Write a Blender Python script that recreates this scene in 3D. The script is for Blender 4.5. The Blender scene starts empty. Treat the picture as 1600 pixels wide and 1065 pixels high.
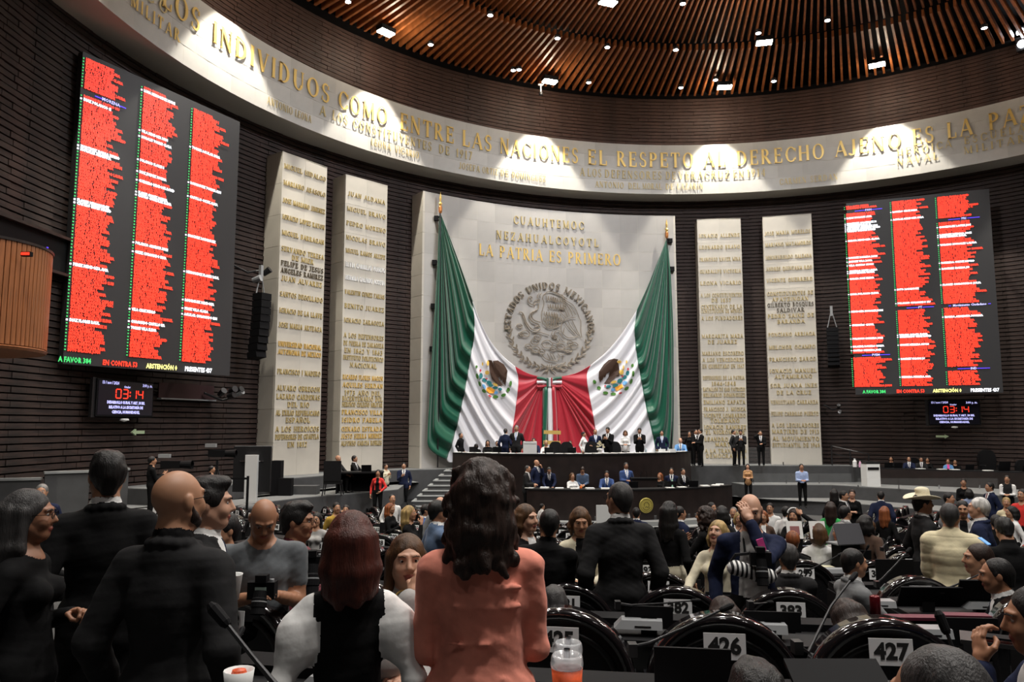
import bpy, bmesh, math, random
import numpy as np
from mathutils import Vector, Matrix
sc = bpy.context.scene
COL = sc.collection
random.seed(7); RNG = np.random.RandomState(7)
PI = math.pi
R = math.radians

# ------------------------------------------------------------------ camera, light, exposure
CAMZ = 3.9
FPX = 1200.0
PITCH = math.atan(133/1200)
cam_d = bpy.data.cameras.new('camera'); cam = bpy.data.objects.new('camera', cam_d); COL.objects.link(cam)
cam.location = (0, 0, CAMZ); cam.rotation_euler = (PI/2+PITCH, 0, 0)
cam_d.sensor_width = 36; cam_d.lens = FPX/1600*36; cam_d.clip_start = .05; cam_d.clip_end = 300
sc.camera = cam
w = bpy.data.worlds.new('world'); sc.world = w; w.use_nodes = True
w.node_tree.nodes['Background'].inputs[0].default_value = (.9, .93, 1, 1)
w.node_tree.nodes['Background'].inputs[1].default_value = .02
sc.view_settings.view_transform = 'Standard'; sc.view_settings.look = 'None'
sc.view_settings.gamma = 1; sc.view_settings.use_curve_mapping = False
sc.view_settings.exposure = 0.0
CX, CY = 8.45, 18.65            # axis of the round hall
AXIS = -18.7                    # direction of the monument, degrees
ZFILL = 11.0+CAMZ
HALO = 17.1+CAMZ                # lamp height
def pol(a, r, z=0.0):
    a = R(a); return Vector((CX+r*math.sin(a), CY+r*math.cos(a), z))
def light(name, kind, loc, power, col=(1, .95, .88), size=.3, target=None, spot=None, blend=.3):
    l = bpy.data.lights.new(name, kind); l.energy = power; l.color = col
    if kind == 'AREA': l.shape = 'DISK'; l.size = size
    else: l.shadow_soft_size = size
    if spot: l.spot_size = R(spot); l.spot_blend = blend
    o = bpy.data.objects.new(name, l); COL.objects.link(o); o.location = loc
    if target is not None:
        o.rotation_euler = (Vector(target)-Vector(loc)).to_track_quat('-Z', 'Y').to_euler()
    return o
FLOOD_A = [-152, -132, -112, -92, -67.5, -46, -20.7, 6.2, 29.5, 54, 78, 100, 122, 144, 166]
for i, a in enumerate(FLOOD_A):                     # floodlights under the ceiling edge that wash the stone band, and their spill on the slats
    if -130 < a < 100:
        light('band_spot', 'SPOT', pol(a, 18.95, HALO-.25), 5200, (1, .93, .80), .12, pol(a, 19.0, 0), 66, .22)
        light('lamp_spill', 'POINT', pol(a, 18.7, HALO-.55), 120, (1, .86, .66), .25)
for a in (-175, -130, -85, -40, 5, 50, 95, 140):      # floodlights of the second ring for the hall floor
    light('hall_light', 'SPOT', pol(a, 12, HALO+.2), 3000, (1, .95, .89), .5, pol(a+8, 8.0, 0), 130, .7)
    light('lamp_spill', 'POINT', pol(a, 13, HALO-.2), 80, (1, .86, .66), .3)
for a, pw in ((-100, 300), (-62, 3600), (-34, 2500), (-19, 2300), (-3, 2700), (22, 2600), (60, 900)):   # stage lights on the stone
    light('stage_spot', 'SPOT', pol(a+4, 7.5, HALO-.8), pw, (.95, .96, 1.0), .3, pol(a, 20.6, 8.5), 84, .8)

for x, y, pw in ((-2.5, .5, 3800), (2.5, .5, 4200), (7.5, 2.5, 3200), (-5, 6, 1700)):          # spots added over the rear seats to brighten the near people
    light('hall_light', 'SPOT', (x, y, HALO-.4), pw, (1, .95, .89), .5, (x+1.2, y+4.5, 2), 110, .8)
for x, y in ((-3.5, -4.5), (2.0, -5.0), (7, -4)):        # unseen fill spots added behind the camera to light turned backs
    light('back_fill', 'SPOT', (x, y, ZFILL), 200, (1, .95, .9), .3, (x, y+6, 2), 110, .8)
# ------------------------------------------------------------------ pixel helpers (real rays from the camera)
cp, sp = math.cos(PITCH), math.sin(PITCH)
def ray(x, y):
    u = (x-800)/FPX; v = (532.5-y)/FPX
    return Vector((u, cp-v*sp, sp+v*cp))
def PY(x, y, Y):
    d = ray(x, y); return Vector((0, 0, CAMZ))+d*(Y/d.y)
def PZ(x, y, z):
    d = ray(x, y); return Vector((0, 0, CAMZ))+d*((z-CAMZ)/d.z)
def PR(x, y, rad):
    q = ray(x, y); a = q.x**2+q.y**2; b = q.x*CX+q.y*CY; c = CX*CX+CY*CY-rad*rad
    t = (b+math.sqrt(max(0, b*b-a*c)))/a; P = q*t; P.z += CAMZ; return P
def AR(x, y, rad):
    P = PR(x, y, rad); return math.degrees(math.atan2(P.x-CX, P.y-CY)), P.z

# ------------------------------------------------------------------ materials
MATS = {}
def mat(name, col, rough=.6, metal=0.0, var=0.0, scale=8.0, bump=0.0, emit=0.0, stretch=(1, 1, 1), coat=0.0, sheen=0.0, spec=None, alpha=None, trans=0.0, detail=3):
    if name in MATS: return MATS[name]
    m = bpy.data.materials.new(name); m.use_nodes = True; nt = m.node_tree; b = nt.nodes['Principled BSDF']
    b.inputs['Base Color'].default_value = (*col, 1); b.inputs['Roughness'].default_value = rough
    b.inputs['Metallic'].default_value = metal; b.inputs['Coat Weight'].default_value = coat
    b.inputs['Sheen Weight'].default_value = sheen
    if spec is not None: b.inputs['Specular IOR Level'].default_value = spec
    if trans: b.inputs['Transmission Weight'].default_value = trans
    if alpha is not None: b.inputs['Alpha'].default_value = alpha
    if emit:
        b.inputs['Emission Color'].default_value = (*col, 1); b.inputs['Emission Strength'].default_value = emit
    if var or bump:
        tc = nt.nodes.new('ShaderNodeTexCoord'); mp = nt.nodes.new('ShaderNodeMapping'); no = nt.nodes.new('ShaderNodeTexNoise')
        mp.inputs['Scale'].default_value = stretch; no.inputs['Scale'].default_value = scale; no.inputs['Detail'].default_value = detail
        nt.links.new(tc.outputs['Object'], mp.inputs['Vector']); nt.links.new(mp.outputs['Vector'], no.inputs['Vector'])
        if var:
            cr = nt.nodes.new('ShaderNodeValToRGB')
            cr.color_ramp.elements[0].position = .3; cr.color_ramp.elements[1].position = .7
            cr.color_ramp.elements[0].color = (*[max(0, c*(1-var)) for c in col], 1)
            cr.color_ramp.elements[1].color = (*[min(1, c*(1+var)) for c in col], 1)
            nt.links.new(no.outputs['Fac'], cr.inputs['Fac']); nt.links.new(cr.outputs['Color'], b.inputs['Base Color'])
        if bump:
            bu = nt.nodes.new('ShaderNodeBump'); bu.inputs['Strength'].default_value = bump; bu.inputs['Distance'].default_value = .02
            nt.links.new(no.outputs['Fac'], bu.inputs['Height']); nt.links.new(bu.outputs['Normal'], b.inputs['Normal'])
    MATS[name] = m; return m
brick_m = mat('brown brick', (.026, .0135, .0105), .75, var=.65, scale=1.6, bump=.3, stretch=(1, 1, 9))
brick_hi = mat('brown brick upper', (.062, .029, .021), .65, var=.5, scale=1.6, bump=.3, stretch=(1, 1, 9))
black_m = mat('matt black', (.005, .005, .006), .7, spec=.15)
def per_piece(m, k=.10):
    """slight tone difference from one stone or brick to the next"""
    nt = m.node_tree; b = nt.nodes['Principled BSDF']; src = b.inputs['Base Color'].links[0].from_socket; oi = nt.nodes.new('ShaderNodeObjectInfo'); mr = nt.nodes.new('ShaderNodeMapRange'); mr.inputs['To Min'].default_value = 1-k; mr.inputs['To Max'].default_value = 1+k
    hs = nt.nodes.new('ShaderNodeHueSaturation'); nt.links.new(oi.outputs['Random'], mr.inputs['Value']); nt.links.new(mr.outputs['Result'], hs.inputs['Value']); nt.links.new(src, hs.inputs['Color']); nt.links.new(hs.outputs['Color'], b.inputs['Base Color']); return m
joint_m = mat('dark joint', (.012, .009, .008), .9)
stone_m = per_piece(mat('limestone', (.47, .46, .435), .55, var=.13, scale=.9, bump=.05, detail=6), .09)
stone_j = mat('stone joint', (.47, .45, .40), .8)
gold_m = mat('gold lettering', (.72, .50, .15), .4, metal=.25)
dgold_m = mat('dull gold lettering', (.50, .39, .17), .5, metal=.15)
dark_let = mat('dark lettering', (.10, .08, .05), .5)
bronze_m = mat('stone coloured bronze', (.24, .20, .15), .5, metal=.1, var=.2, scale=6)
wood_m = mat('reddish slat wood', (.27, .085, .025), .4, var=.35, scale=3, bump=.1, stretch=(1, 1, .3))
bwood_m = mat('balcony wood', (.30, .11, .04), .4, var=.3, scale=3, stretch=(6, 6, .4))
carpet_m = mat('grey carpet', (.05, .051, .052), .95, var=.25, scale=60)
carpet_l = mat('light grey carpet', (.15, .155, .155), .9, var=.15, scale=30)
gwall_m = mat('grey painted wall', (.058, .059, .061), .8, var=.12, scale=3)
edge_m = mat('pale nosing', (.26, .27, .27), .6)
screen_m = mat('unlit led panel', (.030, .030, .033), .55)
red_e = mat('lit red diodes', (1, .045, .02), .5, emit=1.15)
white_e = mat('lit white diodes', (.9, .93, 1), .5, emit=1.2)
green_e = mat('lit green diodes', (.05, .6, .15), .5, emit=.9)
yellow_e = mat('lit yellow diodes', (.95, .9, .3), .5, emit=1.0)
blue_e = mat('lit blue diodes', (.10, .05, .85), .5, emit=1.2)
lav_e = mat('lit pale blue diodes', (.5, .5, .95), .5, emit=1.1)
deskb_m = mat('dark brown desk', (.016, .010, .009), .4, var=.3, scale=3)
lamp_e = mat('lit lamp', (1, .93, .78), .5, emit=30)
lampc_e = mat('lit small lamp', (.9, .95, 1), .5, emit=22)
gloss_m = mat('glossy black rim', (.006, .006, .007), .14, coat=.6)
leath_m = mat('black leather', (.008, .008, .009), .38, bump=.15, scale=40)
grey_m = mat('grey housing', (.27, .28, .29), .45)
card_m = mat('white card', (.88, .89, .90), .6)
ink_m = mat('black ink', (.01, .01, .01), .7)
chrome_m = mat('chrome', (.6, .6, .62), .2, metal=1)
dmetal_m = mat('dark metal', (.03, .03, .032), .4, metal=.5)
white_m = mat('white plastic', (.75, .76, .75), .5)
paper_m = mat('white paper', (.8, .8, .78), .8)
dtop_m = mat('dark worktop', (.010, .010, .011), .6, spec=.2)

# ------------------------------------------------------------------ mesh helpers
class MB:
    def __init__(s): s.v = []; s.f = []; s.m = []
    def add(s, vs, fs, mi=0):
        n = len(s.v); s.v += [tuple(v) for v in vs]; s.f += [tuple(i+n for i in f) for f in fs]; s.m += [mi]*len(fs); return s
    def box(s, c, d, rz=0, mi=0, M=None):
        x, y, z = d[0]/2, d[1]/2, d[2]/2; c = Vector(c); ca, sa = math.cos(rz), math.sin(rz); vs = []
        for a in (-x, x):
            for b in (-y, y):
                for e in (-z, z):
                    p = Vector((a*ca-b*sa, a*sa+b*ca, e)) if M is None else M @ Vector((a, b, e))
                    vs.append(p+c)
        return s.add(vs, [(0, 1, 3, 2), (4, 6, 7, 5), (0, 4, 5, 1), (2, 3, 7, 6), (0, 2, 6, 4), (1, 5, 7, 3)], mi)
    def prism(s, poly, z0, z1, mi=0):
        n = len(poly); vs = [(p[0], p[1], z0) for p in poly]+[(p[0], p[1], z1) for p in poly]
        a = sum(poly[i][0]*poly[(i+1) % n][1]-poly[(i+1) % n][0]*poly[i][1] for i in range(n))
        fs = [tuple(range(n))[::-1], tuple(range(n, 2*n))]+[(i, (i+1) % n, (i+1) % n+n, i+n) for i in range(n)]
        if a < 0: fs = [f[::-1] for f in fs]
        return s.add(vs, fs, mi)
    def xz(s, poly, y0, y1, mi=0, M=None):      # polygon in the XZ plane, thickness along Y (y0 is the front)
        n = len(poly); vs = [Vector((p[0], y0, p[1])) for p in poly]+[Vector((p[0], y1, p[1])) for p in poly]
        if M is not None: vs = [M @ v for v in vs]
        a = sum(poly[i][0]*poly[(i+1) % n][1]-poly[(i+1) % n][0]*poly[i][1] for i in range(n))
        fs = [tuple(range(n)), tuple(range(n, 2*n))[::-1]]+[((i+1) % n, i, i+n, (i+1) % n+n) for i in range(n)]
        if a < 0: fs = [f[::-1] for f in fs]
        return s.add(vs, fs, mi)
    def tube(s, pts, r, n=6, mi=0, cap=True):
        pts = [Vector(p) for p in pts]; m = len(pts); rs = r if isinstance(r, (list, tuple)) else [r]*m; vs = []
        u0 = None
        for i, p in enumerate(pts):
            t = (pts[min(i+1, m-1)]-pts[max(i-1, 0)]).normalized()
            if u0 is None: u0 = t.orthogonal().normalized()
            u0 = (u0-t*u0.dot(t)).normalized(); w_ = t.cross(u0)
            for k in range(n):
                a = 2*PI*k/n; vs.append(p+(u0*math.cos(a)+w_*math.sin(a))*rs[i])
        fs = [(i*n+k, i*n+(k+1) % n, (i+1)*n+(k+1) % n, (i+1)*n+k) for i in range(m-1) for k in range(n)]
        if cap: fs += [tuple(range(n))[::-1], tuple((m-1)*n+k for k in range(n))]
        return s.add(vs, fs, mi)
    def lathe(s, prof, c=(0, 0, 0), n=16, mi=0, a0=0, a1=2*PI):
        c = Vector(c); full = abs(a1-a0-2*PI) < 1e-6; k_ = n if full else n+1; vs = []
        for r, z in prof:
            for k in range(k_):
                a = a0+(a1-a0)*k/n; vs.append(c+Vector((r*math.cos(a), r*math.sin(a), z)))
        fs = []
        for i in range(len(prof)-1):
            for k in range(n):
                k2 = (k+1) % k_ if full else k+1
                fs.append((i*k_+k, i*k_+k2, (i+1)*k_+k2, (i+1)*k_+k))
        return s.add(vs, fs, mi)
    def sweep(s, sect, a0, a1, n, rad0, z0, closed=True, mi=0):      # section (dr,dz) swept about the hall axis, angles in degrees
        vs = []; k = len(sect)
        for i in range(n+1):
            a = a0+(a1-a0)*i/n
            for dr, dz in sect: vs.append(pol(a, rad0+dr, z0+dz))
        fs = [(i*k+j, i*k+(j+1) % k, (i+1)*k+(j+1) % k, (i+1)*k+j) for i in range(n) for j in range(k if closed else k-1)]
        return s.add(vs, fs, mi)
    def mesh(s, name, mats, smooth=False):
        me = bpy.data.meshes.new(name); me.from_pydata(s.v, [], s.f)
        for m in (mats if isinstance(mats, (list, tuple)) else [mats]): me.materials.append(m)
        if any(s.m): me.polygons.foreach_set('material_index', s.m)
        if smooth: me.polygons.foreach_set('use_smooth', [True]*len(s.f))
        me.update(); return me
    def obj(s, name, mats, parent=None, loc=(0, 0, 0), rot=(0, 0, 0), smooth=False):
        return put(name, s.mesh(name, mats, smooth), parent, loc, rot)
def put(name, me, parent=None, loc=(0, 0, 0), rot=(0, 0, 0), scale=None):
    o = bpy.data.objects.new(name, me); COL.objects.link(o); o.location = loc; o.rotation_euler = rot
    if scale is not None: o.scale = scale
    if parent is not None: o.parent = parent
    return o
def tag(o, label=None, cat=None, group=None, kind=None):
    if label: o['label'] = label
    if cat: o['category'] = cat
    if group: o['group'] = group
    if kind: o['kind'] = kind
    return o
def thing(name, label, cat, loc=(0, 0, 0), rz=0, group=None):
    return tag(put(name, None, None, loc, (0, 0, rz)), label, cat, group)
def struct(name, loc=(0, 0, 0)):
    return tag(put(name, None, None, loc), kind='structure')
def clone(o, loc, rz=None, label=None, group=None, swap=None):
    r = o.copy(); COL.objects.link(r); r.location = loc
    if rz is not None: r.rotation_euler = (0, 0, rz)
    if label: r['label'] = label
    if group: r['group'] = group
    for ch in list(o.children):
        c = ch.copy(); COL.objects.link(c); c.parent = r
        for g in list(ch.children):
            d = g.copy(); COL.objects.link(d); d.parent = c
    return r
def grid_mesh(name, P, mats, smooth=True, thick=0.0):
    """P: array (n,m,3) of points; solid sheet when thick"""
    n, m = P.shape[:2]; V = P.reshape(-1, 3); i, j = np.meshgrid(np.arange(n-1), np.arange(m-1), indexing='ij')
    a = (i*m+j).ravel(); F = np.stack([a, a+1, a+m+1, a+m], 1)
    me = bpy.data.meshes.new(name); me.from_pydata(V.tolist(), [], F.tolist())
    for q in (mats if isinstance(mats, (list, tuple)) else [mats]): me.materials.append(q)
    if smooth: me.polygons.foreach_set('use_smooth', [True]*len(F))
    return me

# ------------------------------------------------------------------ lettering: a serif stroke alphabet of our own
T_, t_ = .17, .07
def _st(x0, y0, x1, y1, w):                 # one stroke as a quad
    dx, dy = x1-x0, y1-y0; L = math.hypot(dx, dy) or 1; nx, ny = -dy/L*w/2, dx/L*w/2
    return [(x0+nx, y0+ny), (x0-nx, y0-ny), (x1-nx, y1-ny), (x1+nx, y1+ny)]
def _arc(cx, cy, rx, ry, a0, a1, thick=T_, thin=t_, n=10):
    out = []; pr = None
    for i in range(n+1):
        a = R(a0+(a1-a0)*i/n); w_ = thin+(thick-thin)*abs(math.cos(a))**1.5
        o = (cx+(rx)*math.cos(a), cy+(ry)*math.sin(a)); q = (cx+(rx-w_)*math.cos(a), cy+(ry-w_)*math.sin(a))
        if pr: out.append([pr[0], o, q, pr[1]])
        pr = (o, q)
    return out
def _sf(x, y, w=.26): return [(x-w/2, y-.03 if y > .5 else y), (x+w/2, y-.03 if y > .5 else y), (x+w/2, y if y > .5 else y+.03), (x-w/2, y if y > .5 else y+.03)]
def glyph(ch):
    V = lambda x, w_=T_: [_st(x, 0, x, 1, w_), _sf(x, 0), _sf(x, 1)]
    H = lambda x0, x1, y, w_=t_: [_st(x0, y, x1, y, w_)]
    tick = lambda x, y, s: [[(x-.035, y), (x+.035, y), (x+.035, y+s), (x-.035, y+s)]]
    g = {
     'A': (.85, [_st(.1, 0, .43, 1, t_), _st(.43, 1, .76, 0, T_), _st(.22, .34, .64, .34, t_), _sf(.1, 0, .22), _sf(.76, 0, .26)]),
     'B': (.72, V(.17)+_arc(.28, .76, .32, .26, -90, 90)+_arc(.28, .27, .38, .28, -90, 90)+H(.1, .3, .965)+H(.1, .3, .035)+H(.1, .3, .53)),
     'C': (.80, _arc(.45, .5, .40, .51, 40, 320)+tick(.76, .66, .24)+tick(.76, .12, .18)),
     'D': (.84, V(.17)+_arc(.28, .5, .48, .5, -90, 90)+H(.1, .3, .965)+H(.1, .3, .035)),
     'E': (.68, V(.17)+H(.1, .6, .965)+H(.1, .62, .035)+H(.1, .5, .52)+tick(.58, .75, .22)+tick(.6, .03, .25)+tick(.48, .42, .2)),
     'F': (.66, V(.17)+H(.1, .6, .965)+H(.1, .5, .52)+tick(.58, .75, .22)+tick(.48, .42, .2)),
     'G': (.84, _arc(.45, .5, .40, .51, 40, 320)+[_st(.72, .08, .72, .42, T_*.9), _sf(.70, .42, .26)]+tick(.76, .68, .22)),
     'H': (.86, V(.17)+V(.69)+H(.17, .69, .52)),
     'I': (.36, V(.18)),
     'J': (.50, [_st(.30, .12, .30, 1, T_), _sf(.30, 1)]+_arc(.16, .14, .23, .16, 180, 360)),
     'K': (.80, V(.17)+[_st(.22, .46, .62, 1, t_), _st(.32, .55, .68, 0, T_), _sf(.62, 1, .22), _sf(.68, 0, .24)]),
     'L': (.66, V(.17)+H(.1, .6, .035)+tick(.58, .03, .28)),
     'M': (.98, [_st(.14, 0, .14, 1, t_), _st(.14, 1, .49, .08, T_*.9), _st(.49, .08, .82, 1, t_), _st(.82, 0, .82, 1, T_), _sf(.14, 0, .22), _sf(.82, 0), _sf(.12, 1, .2), _sf(.84, 1, .2)]),
     'N': (.86, [_st(.14, 0, .14, 1, t_), _st(.14, 1, .70, 0, T_), _st(.70, 0, .70, 1, t_), _sf(.14, 0, .22), _sf(.70, 1, .22), _sf(.12, 1, .18)]),
     'O': (.88, _arc(.44, .5, .40, .51, 0, 360, n=20)),
     'P': (.70, V(.17)+_arc(.28, .73, .35, .28, -90, 90)+H(.1, .3, .965)+H(.1, .3, .47)),
     'Q': (.88, _arc(.44, .5, .40, .51, 0, 360, n=20)+[_st(.42, .12, .76, -.16, .1)]),
     'R': (.80, V(.17)+_arc(.28, .74, .32, .27, -90, 90)+H(.1, .3, .965)+H(.1, .3, .49)+[_st(.34, .5, .68, 0, T_), _sf(.7, 0, .22)]),
     'S': (.62, _arc(.31, .745, .24, .27, 50, 270, T_*.8, .09)+_arc(.31, .26, .26, .28, -130, 90, T_*.8, .09)+tick(.5, .72, .2)+tick(.1, .08, .2)),
     'T': (.76, V(.38)+H(.06, .70, .965)+tick(.08, .74, .24)+tick(.68, .74, .24)),
     'U': (.84, [_st(.17, .3, .17, 1, T_), _st(.68, .3, .68, 1, t_), _sf(.17, 1), _sf(.68, 1, .22)]+_arc(.41, .3, .30, .31, 180, 360)),
     'V': (.82, [_st(.12, 1, .42, 0, T_), _st(.42, 0, .70, 1, t_), _sf(.12, 1), _sf(.7, 1, .22)]),
     'X': (.80, [_st(.14, 1, .66, 0, T_), _st(.12, 0, .64, 1, t_), _sf(.14, 1), _sf(.66, 1, .2), _sf(.12, 0, .2), _sf(.66, 0)]),
     'Y': (.78, [_st(.12, 1, .40, .48, T_), _st(.40, .48, .66, 1, t_), _st(.40, 0, .40, .5, T_), _sf(.4, 0), _sf(.12, 1), _sf(.66, 1, .2)]),
     'Z': (.72, [_st(.60, .97, .12, .03, T_)]+H(.08, .64, .965)+H(.08, .64, .035)+tick(.1, .75, .22)+tick(.62, .03, .24)),
     '0': (.66, _arc(.33, .5, .28, .5, 0, 360, n=16)), '1': (.42, [_st(.22, 0, .22, 1, T_), _sf(.22, 0, .3), _st(.06, .82, .2, .97, t_)]),
     '2': (.62, _arc(.30, .72, .24, .28, -30, 160)+[_st(.48, .6, .08, .04, .1)]+H(.06, .54, .05, .1)),
     '3': (.60, _arc(.27, .76, .23, .25, -90, 150)+_arc(.26, .27, .27, .28, -150, 90)),
     '4': (.66, [_st(.44, 0, .44, 1, T_), _st(.44, .97, .06, .3, t_), _sf(.44, 0)]+H(.04, .62, .29)),
     '5': (.60, [_st(.12, .52, .14, .98, t_)]+H(.1, .5, .95, .1)+_arc(.26, .31, .27, .32, -150, 110)),
     '6': (.64, _arc(.32, .3, .27, .31, 0, 360, n=14)+[_st(.10, .35, .44, 1, .11)]),
     '7': (.60, [_st(.52, .95, .22, 0, T_)]+H(.06, .56, .95, .1)),
     '8': (.64, _arc(.32, .75, .22, .25, 0, 360, n=14)+_arc(.32, .27, .26, .28, 0, 360, n=14)),
     '9': (.64, _arc(.32, .7, .27, .31, 0, 360, n=14)+[_st(.54, .65, .2, 0, .11)]),
     '.': (.24, [[(.06, 0), (.18, 0), (.18, .12), (.06, .12)]]), '"': (.3, [[(.06, .75), (.12, .75), (.12, 1), (.06, 1)], [(.18, .75), (.24, .75), (.24, 1), (.18, 1)]]),
     '-': (.4, [[(.05, .4), (.35, .4), (.35, .5), (.05, .5)]]),
    }
    acc = {'Á': 'A', 'É': 'E', 'Í': 'I', 'Ó': 'O', 'Ú': 'U', 'Ñ': 'N'}
    if ch in acc:
        w_, q = g[acc[ch]]; m = w_/2
        return w_, q+([_st(m-.05, 1.06, m+.1, 1.22, .07)] if ch != 'Ñ' else [_st(m-.16, 1.1, m+.16, 1.14, .06)])
    return g.get(ch, (.4, []))
def text_w(s, sp=.1): return sum((glyph(c)[0] if c != ' ' else .45)+sp for c in s)-sp
def text_polys(s, h, sp=.1, sx=1.0):
    x = -text_w(s, sp)*h*sx/2; out = []
    for c in s:
        w_, q = glyph(c) if c != ' ' else (.45, [])
        out.append((c, x, w_*h*sx, [[(x+a*h*sx, b*h) for a, b in p] for p in q])); x += (w_+sp)*h*sx
    return out
GL = {}
def glyph_mesh(c, m, depth):
    k = (c, m.name)
    if k not in GL:
        b = MB()
        for p in glyph(c)[1]: b.xz([(a-glyph(c)[0]/2, z) for a, z in p], -depth, 0)
        GL[k] = b.mesh('letter', m)
    return GL[k]
def wall_text(s, a_mid, z, h, rad, m, parent, sp=.1, sx=1.0, name='letter', depth=.1, each=True):
    """letters standing on the inside of the round wall, one object each (or one per line)"""
    b = MB()
    for c, x, w_, polys in text_polys(s, h, sp, sx):
        if c == ' ': continue
        a = a_mid+math.degrees((x+w_/2)/rad)
        if each: put(name, glyph_mesh(c, m, depth), parent, pol(a, rad, z), (0, 0, -R(a)), (h*sx, h, h))
        else:
            Mx = Matrix.Translation(pol(a, rad, z)) @ Matrix.Rotation(-R(a), 4, 'Z')
            for p in polys: b.xz([(px-x-w_/2, pz) for px, pz in p], -depth*h, 0, M=Mx)
    if not each: b.obj(name, m, parent)
def bf_text(body, size, name, m, parent=None, loc=(0, 0, 0), rot=(PI/2, 0, 0), align='CENTER', offset=0.0, ext=0.0, spacing=1.0, line=1.0, res=2, yalign='CENTER', sx=1.0):
    c = bpy.data.curves.new(name, 'FONT'); c.body = body; c.size = size; c.align_x = align; c.align_y = yalign; c.offset = offset
    c.extrude = ext; c.space_character = spacing; c.space_line = line; c.resolution_u = res
    o = bpy.data.objects.new(name, c); COL.objects.link(o)
    me = bpy.data.meshes.new_from_object(o.evaluated_get(bpy.context.evaluated_depsgraph_get()))
    bpy.data.objects.remove(o); bpy.data.curves.remove(c); me.materials.clear(); me.materials.append(m)
    return put(name, me, parent, loc, rot, (sx, 1, 1))
# ------------------------------------------------------------------ setting: round brick wall, stone band, slatted ceiling
ZB, ZT, ZC = 12.0+CAMZ, 14.65+CAMZ, 17.2+CAMZ     # band bottom, band top, ceiling edge
wall = struct('wall_back')
b = MB(); b.sweep([(0, 0), (0, ZB+.4)], -112, 92, 100, 21.75, 0, closed=False); b.obj('backing', joint_m, wall)
P_ = .19
variants = []
for k in range(4):
    b = MB(); n = 136; rr = random.Random(k)
    offs = [rr.uniform(0, .035) for _ in range(n)]
    # one course of long thin bricks, each its own protrusion, with gaps between them
    for i in range(n):
        a0 = -112+204*i/n+(.35 if k % 2 else 0); a1 = a0+204/n-.015; o = 21.62-offs[i]
        vs = [pol(a0, o, 0), pol(a1, o, 0), pol(a1, o, .148), pol(a0, o, .148), pol(a0, 21.8, 0), pol(a1, 21.8, 0), pol(a1, 21.8, .148), pol(a0, 21.8, .148)]
        b.add(vs, [(0, 1, 2, 3), (4, 5, 1, 0), (3, 2, 6, 7), (0, 3, 7, 4), (1, 5, 6, 2)])
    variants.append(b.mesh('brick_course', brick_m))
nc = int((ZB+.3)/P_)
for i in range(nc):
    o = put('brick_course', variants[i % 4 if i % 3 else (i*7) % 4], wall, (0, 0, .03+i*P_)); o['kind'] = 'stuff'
drum = struct('wall_upper')
b = MB(); b.sweep([(0, 0), (0, 3.4)], -180, 180, 160, 21.0, ZT-.3, closed=False); b.obj('backing', joint_m, drum)
ums = []
for v_ in range(3):
    b = MB(); n = 250; rr = random.Random(11+v_)
    for i in range(n):
        a0 = -180+360*(i+v_*.37)/n; a1 = a0+360/n-.02; o = 20.86-rr.uniform(0, .03)
        b.add([pol(a0, o, 0), pol(a1, o, 0), pol(a1, o, .155), pol(a0, o, .155), pol(a0, 21.02, 0), pol(a1, 21.02, 0), pol(a1, 21.02, .155), pol(a0, 21.02, .155)],
              [(0, 1, 2, 3), (4, 5, 1, 0), (3, 2, 6, 7), (0, 3, 7, 4), (1, 5, 6, 2)])
    ums.append(b.mesh('brick_course', brick_hi))
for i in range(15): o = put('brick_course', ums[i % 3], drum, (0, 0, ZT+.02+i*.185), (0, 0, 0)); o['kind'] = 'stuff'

band = struct('trim_1')
b = MB(); b.sweep([(0, 0), (0, 2.64), (.75, 2.64), (1.6, .3), (1.6, 0)], -180, 180, 240, 20.285, ZB+.005); b.obj('backing', stone_j, band)
bl = MB(); bw = 1.18; bh = 2.65/4
bl.box((0, .03, bh/2), (bw-.014, .11, bh-.014)); blm = bl.mesh('stone_block', stone_m)
da = math.degrees(bw/20.3)
n = 0
for r_ in range(4):
    a = -125+(r_ % 2)*da/2
    while a < 62:
        if n < 290 or True:
            put('stone_block', blm, band, pol(a, 20.3, ZB+r_*bh), (0, 0, -R(a)))
        a += da; n += 1
# gold writing of the band
MAIN = 'ENTRE LOS INDIVIDUOS COMO ENTRE LAS NACIONES EL RESPETO AL DERECHO AJENO ES LA PAZ'
anch = {6: (283, 35), 10: (262, 0)}
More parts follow.
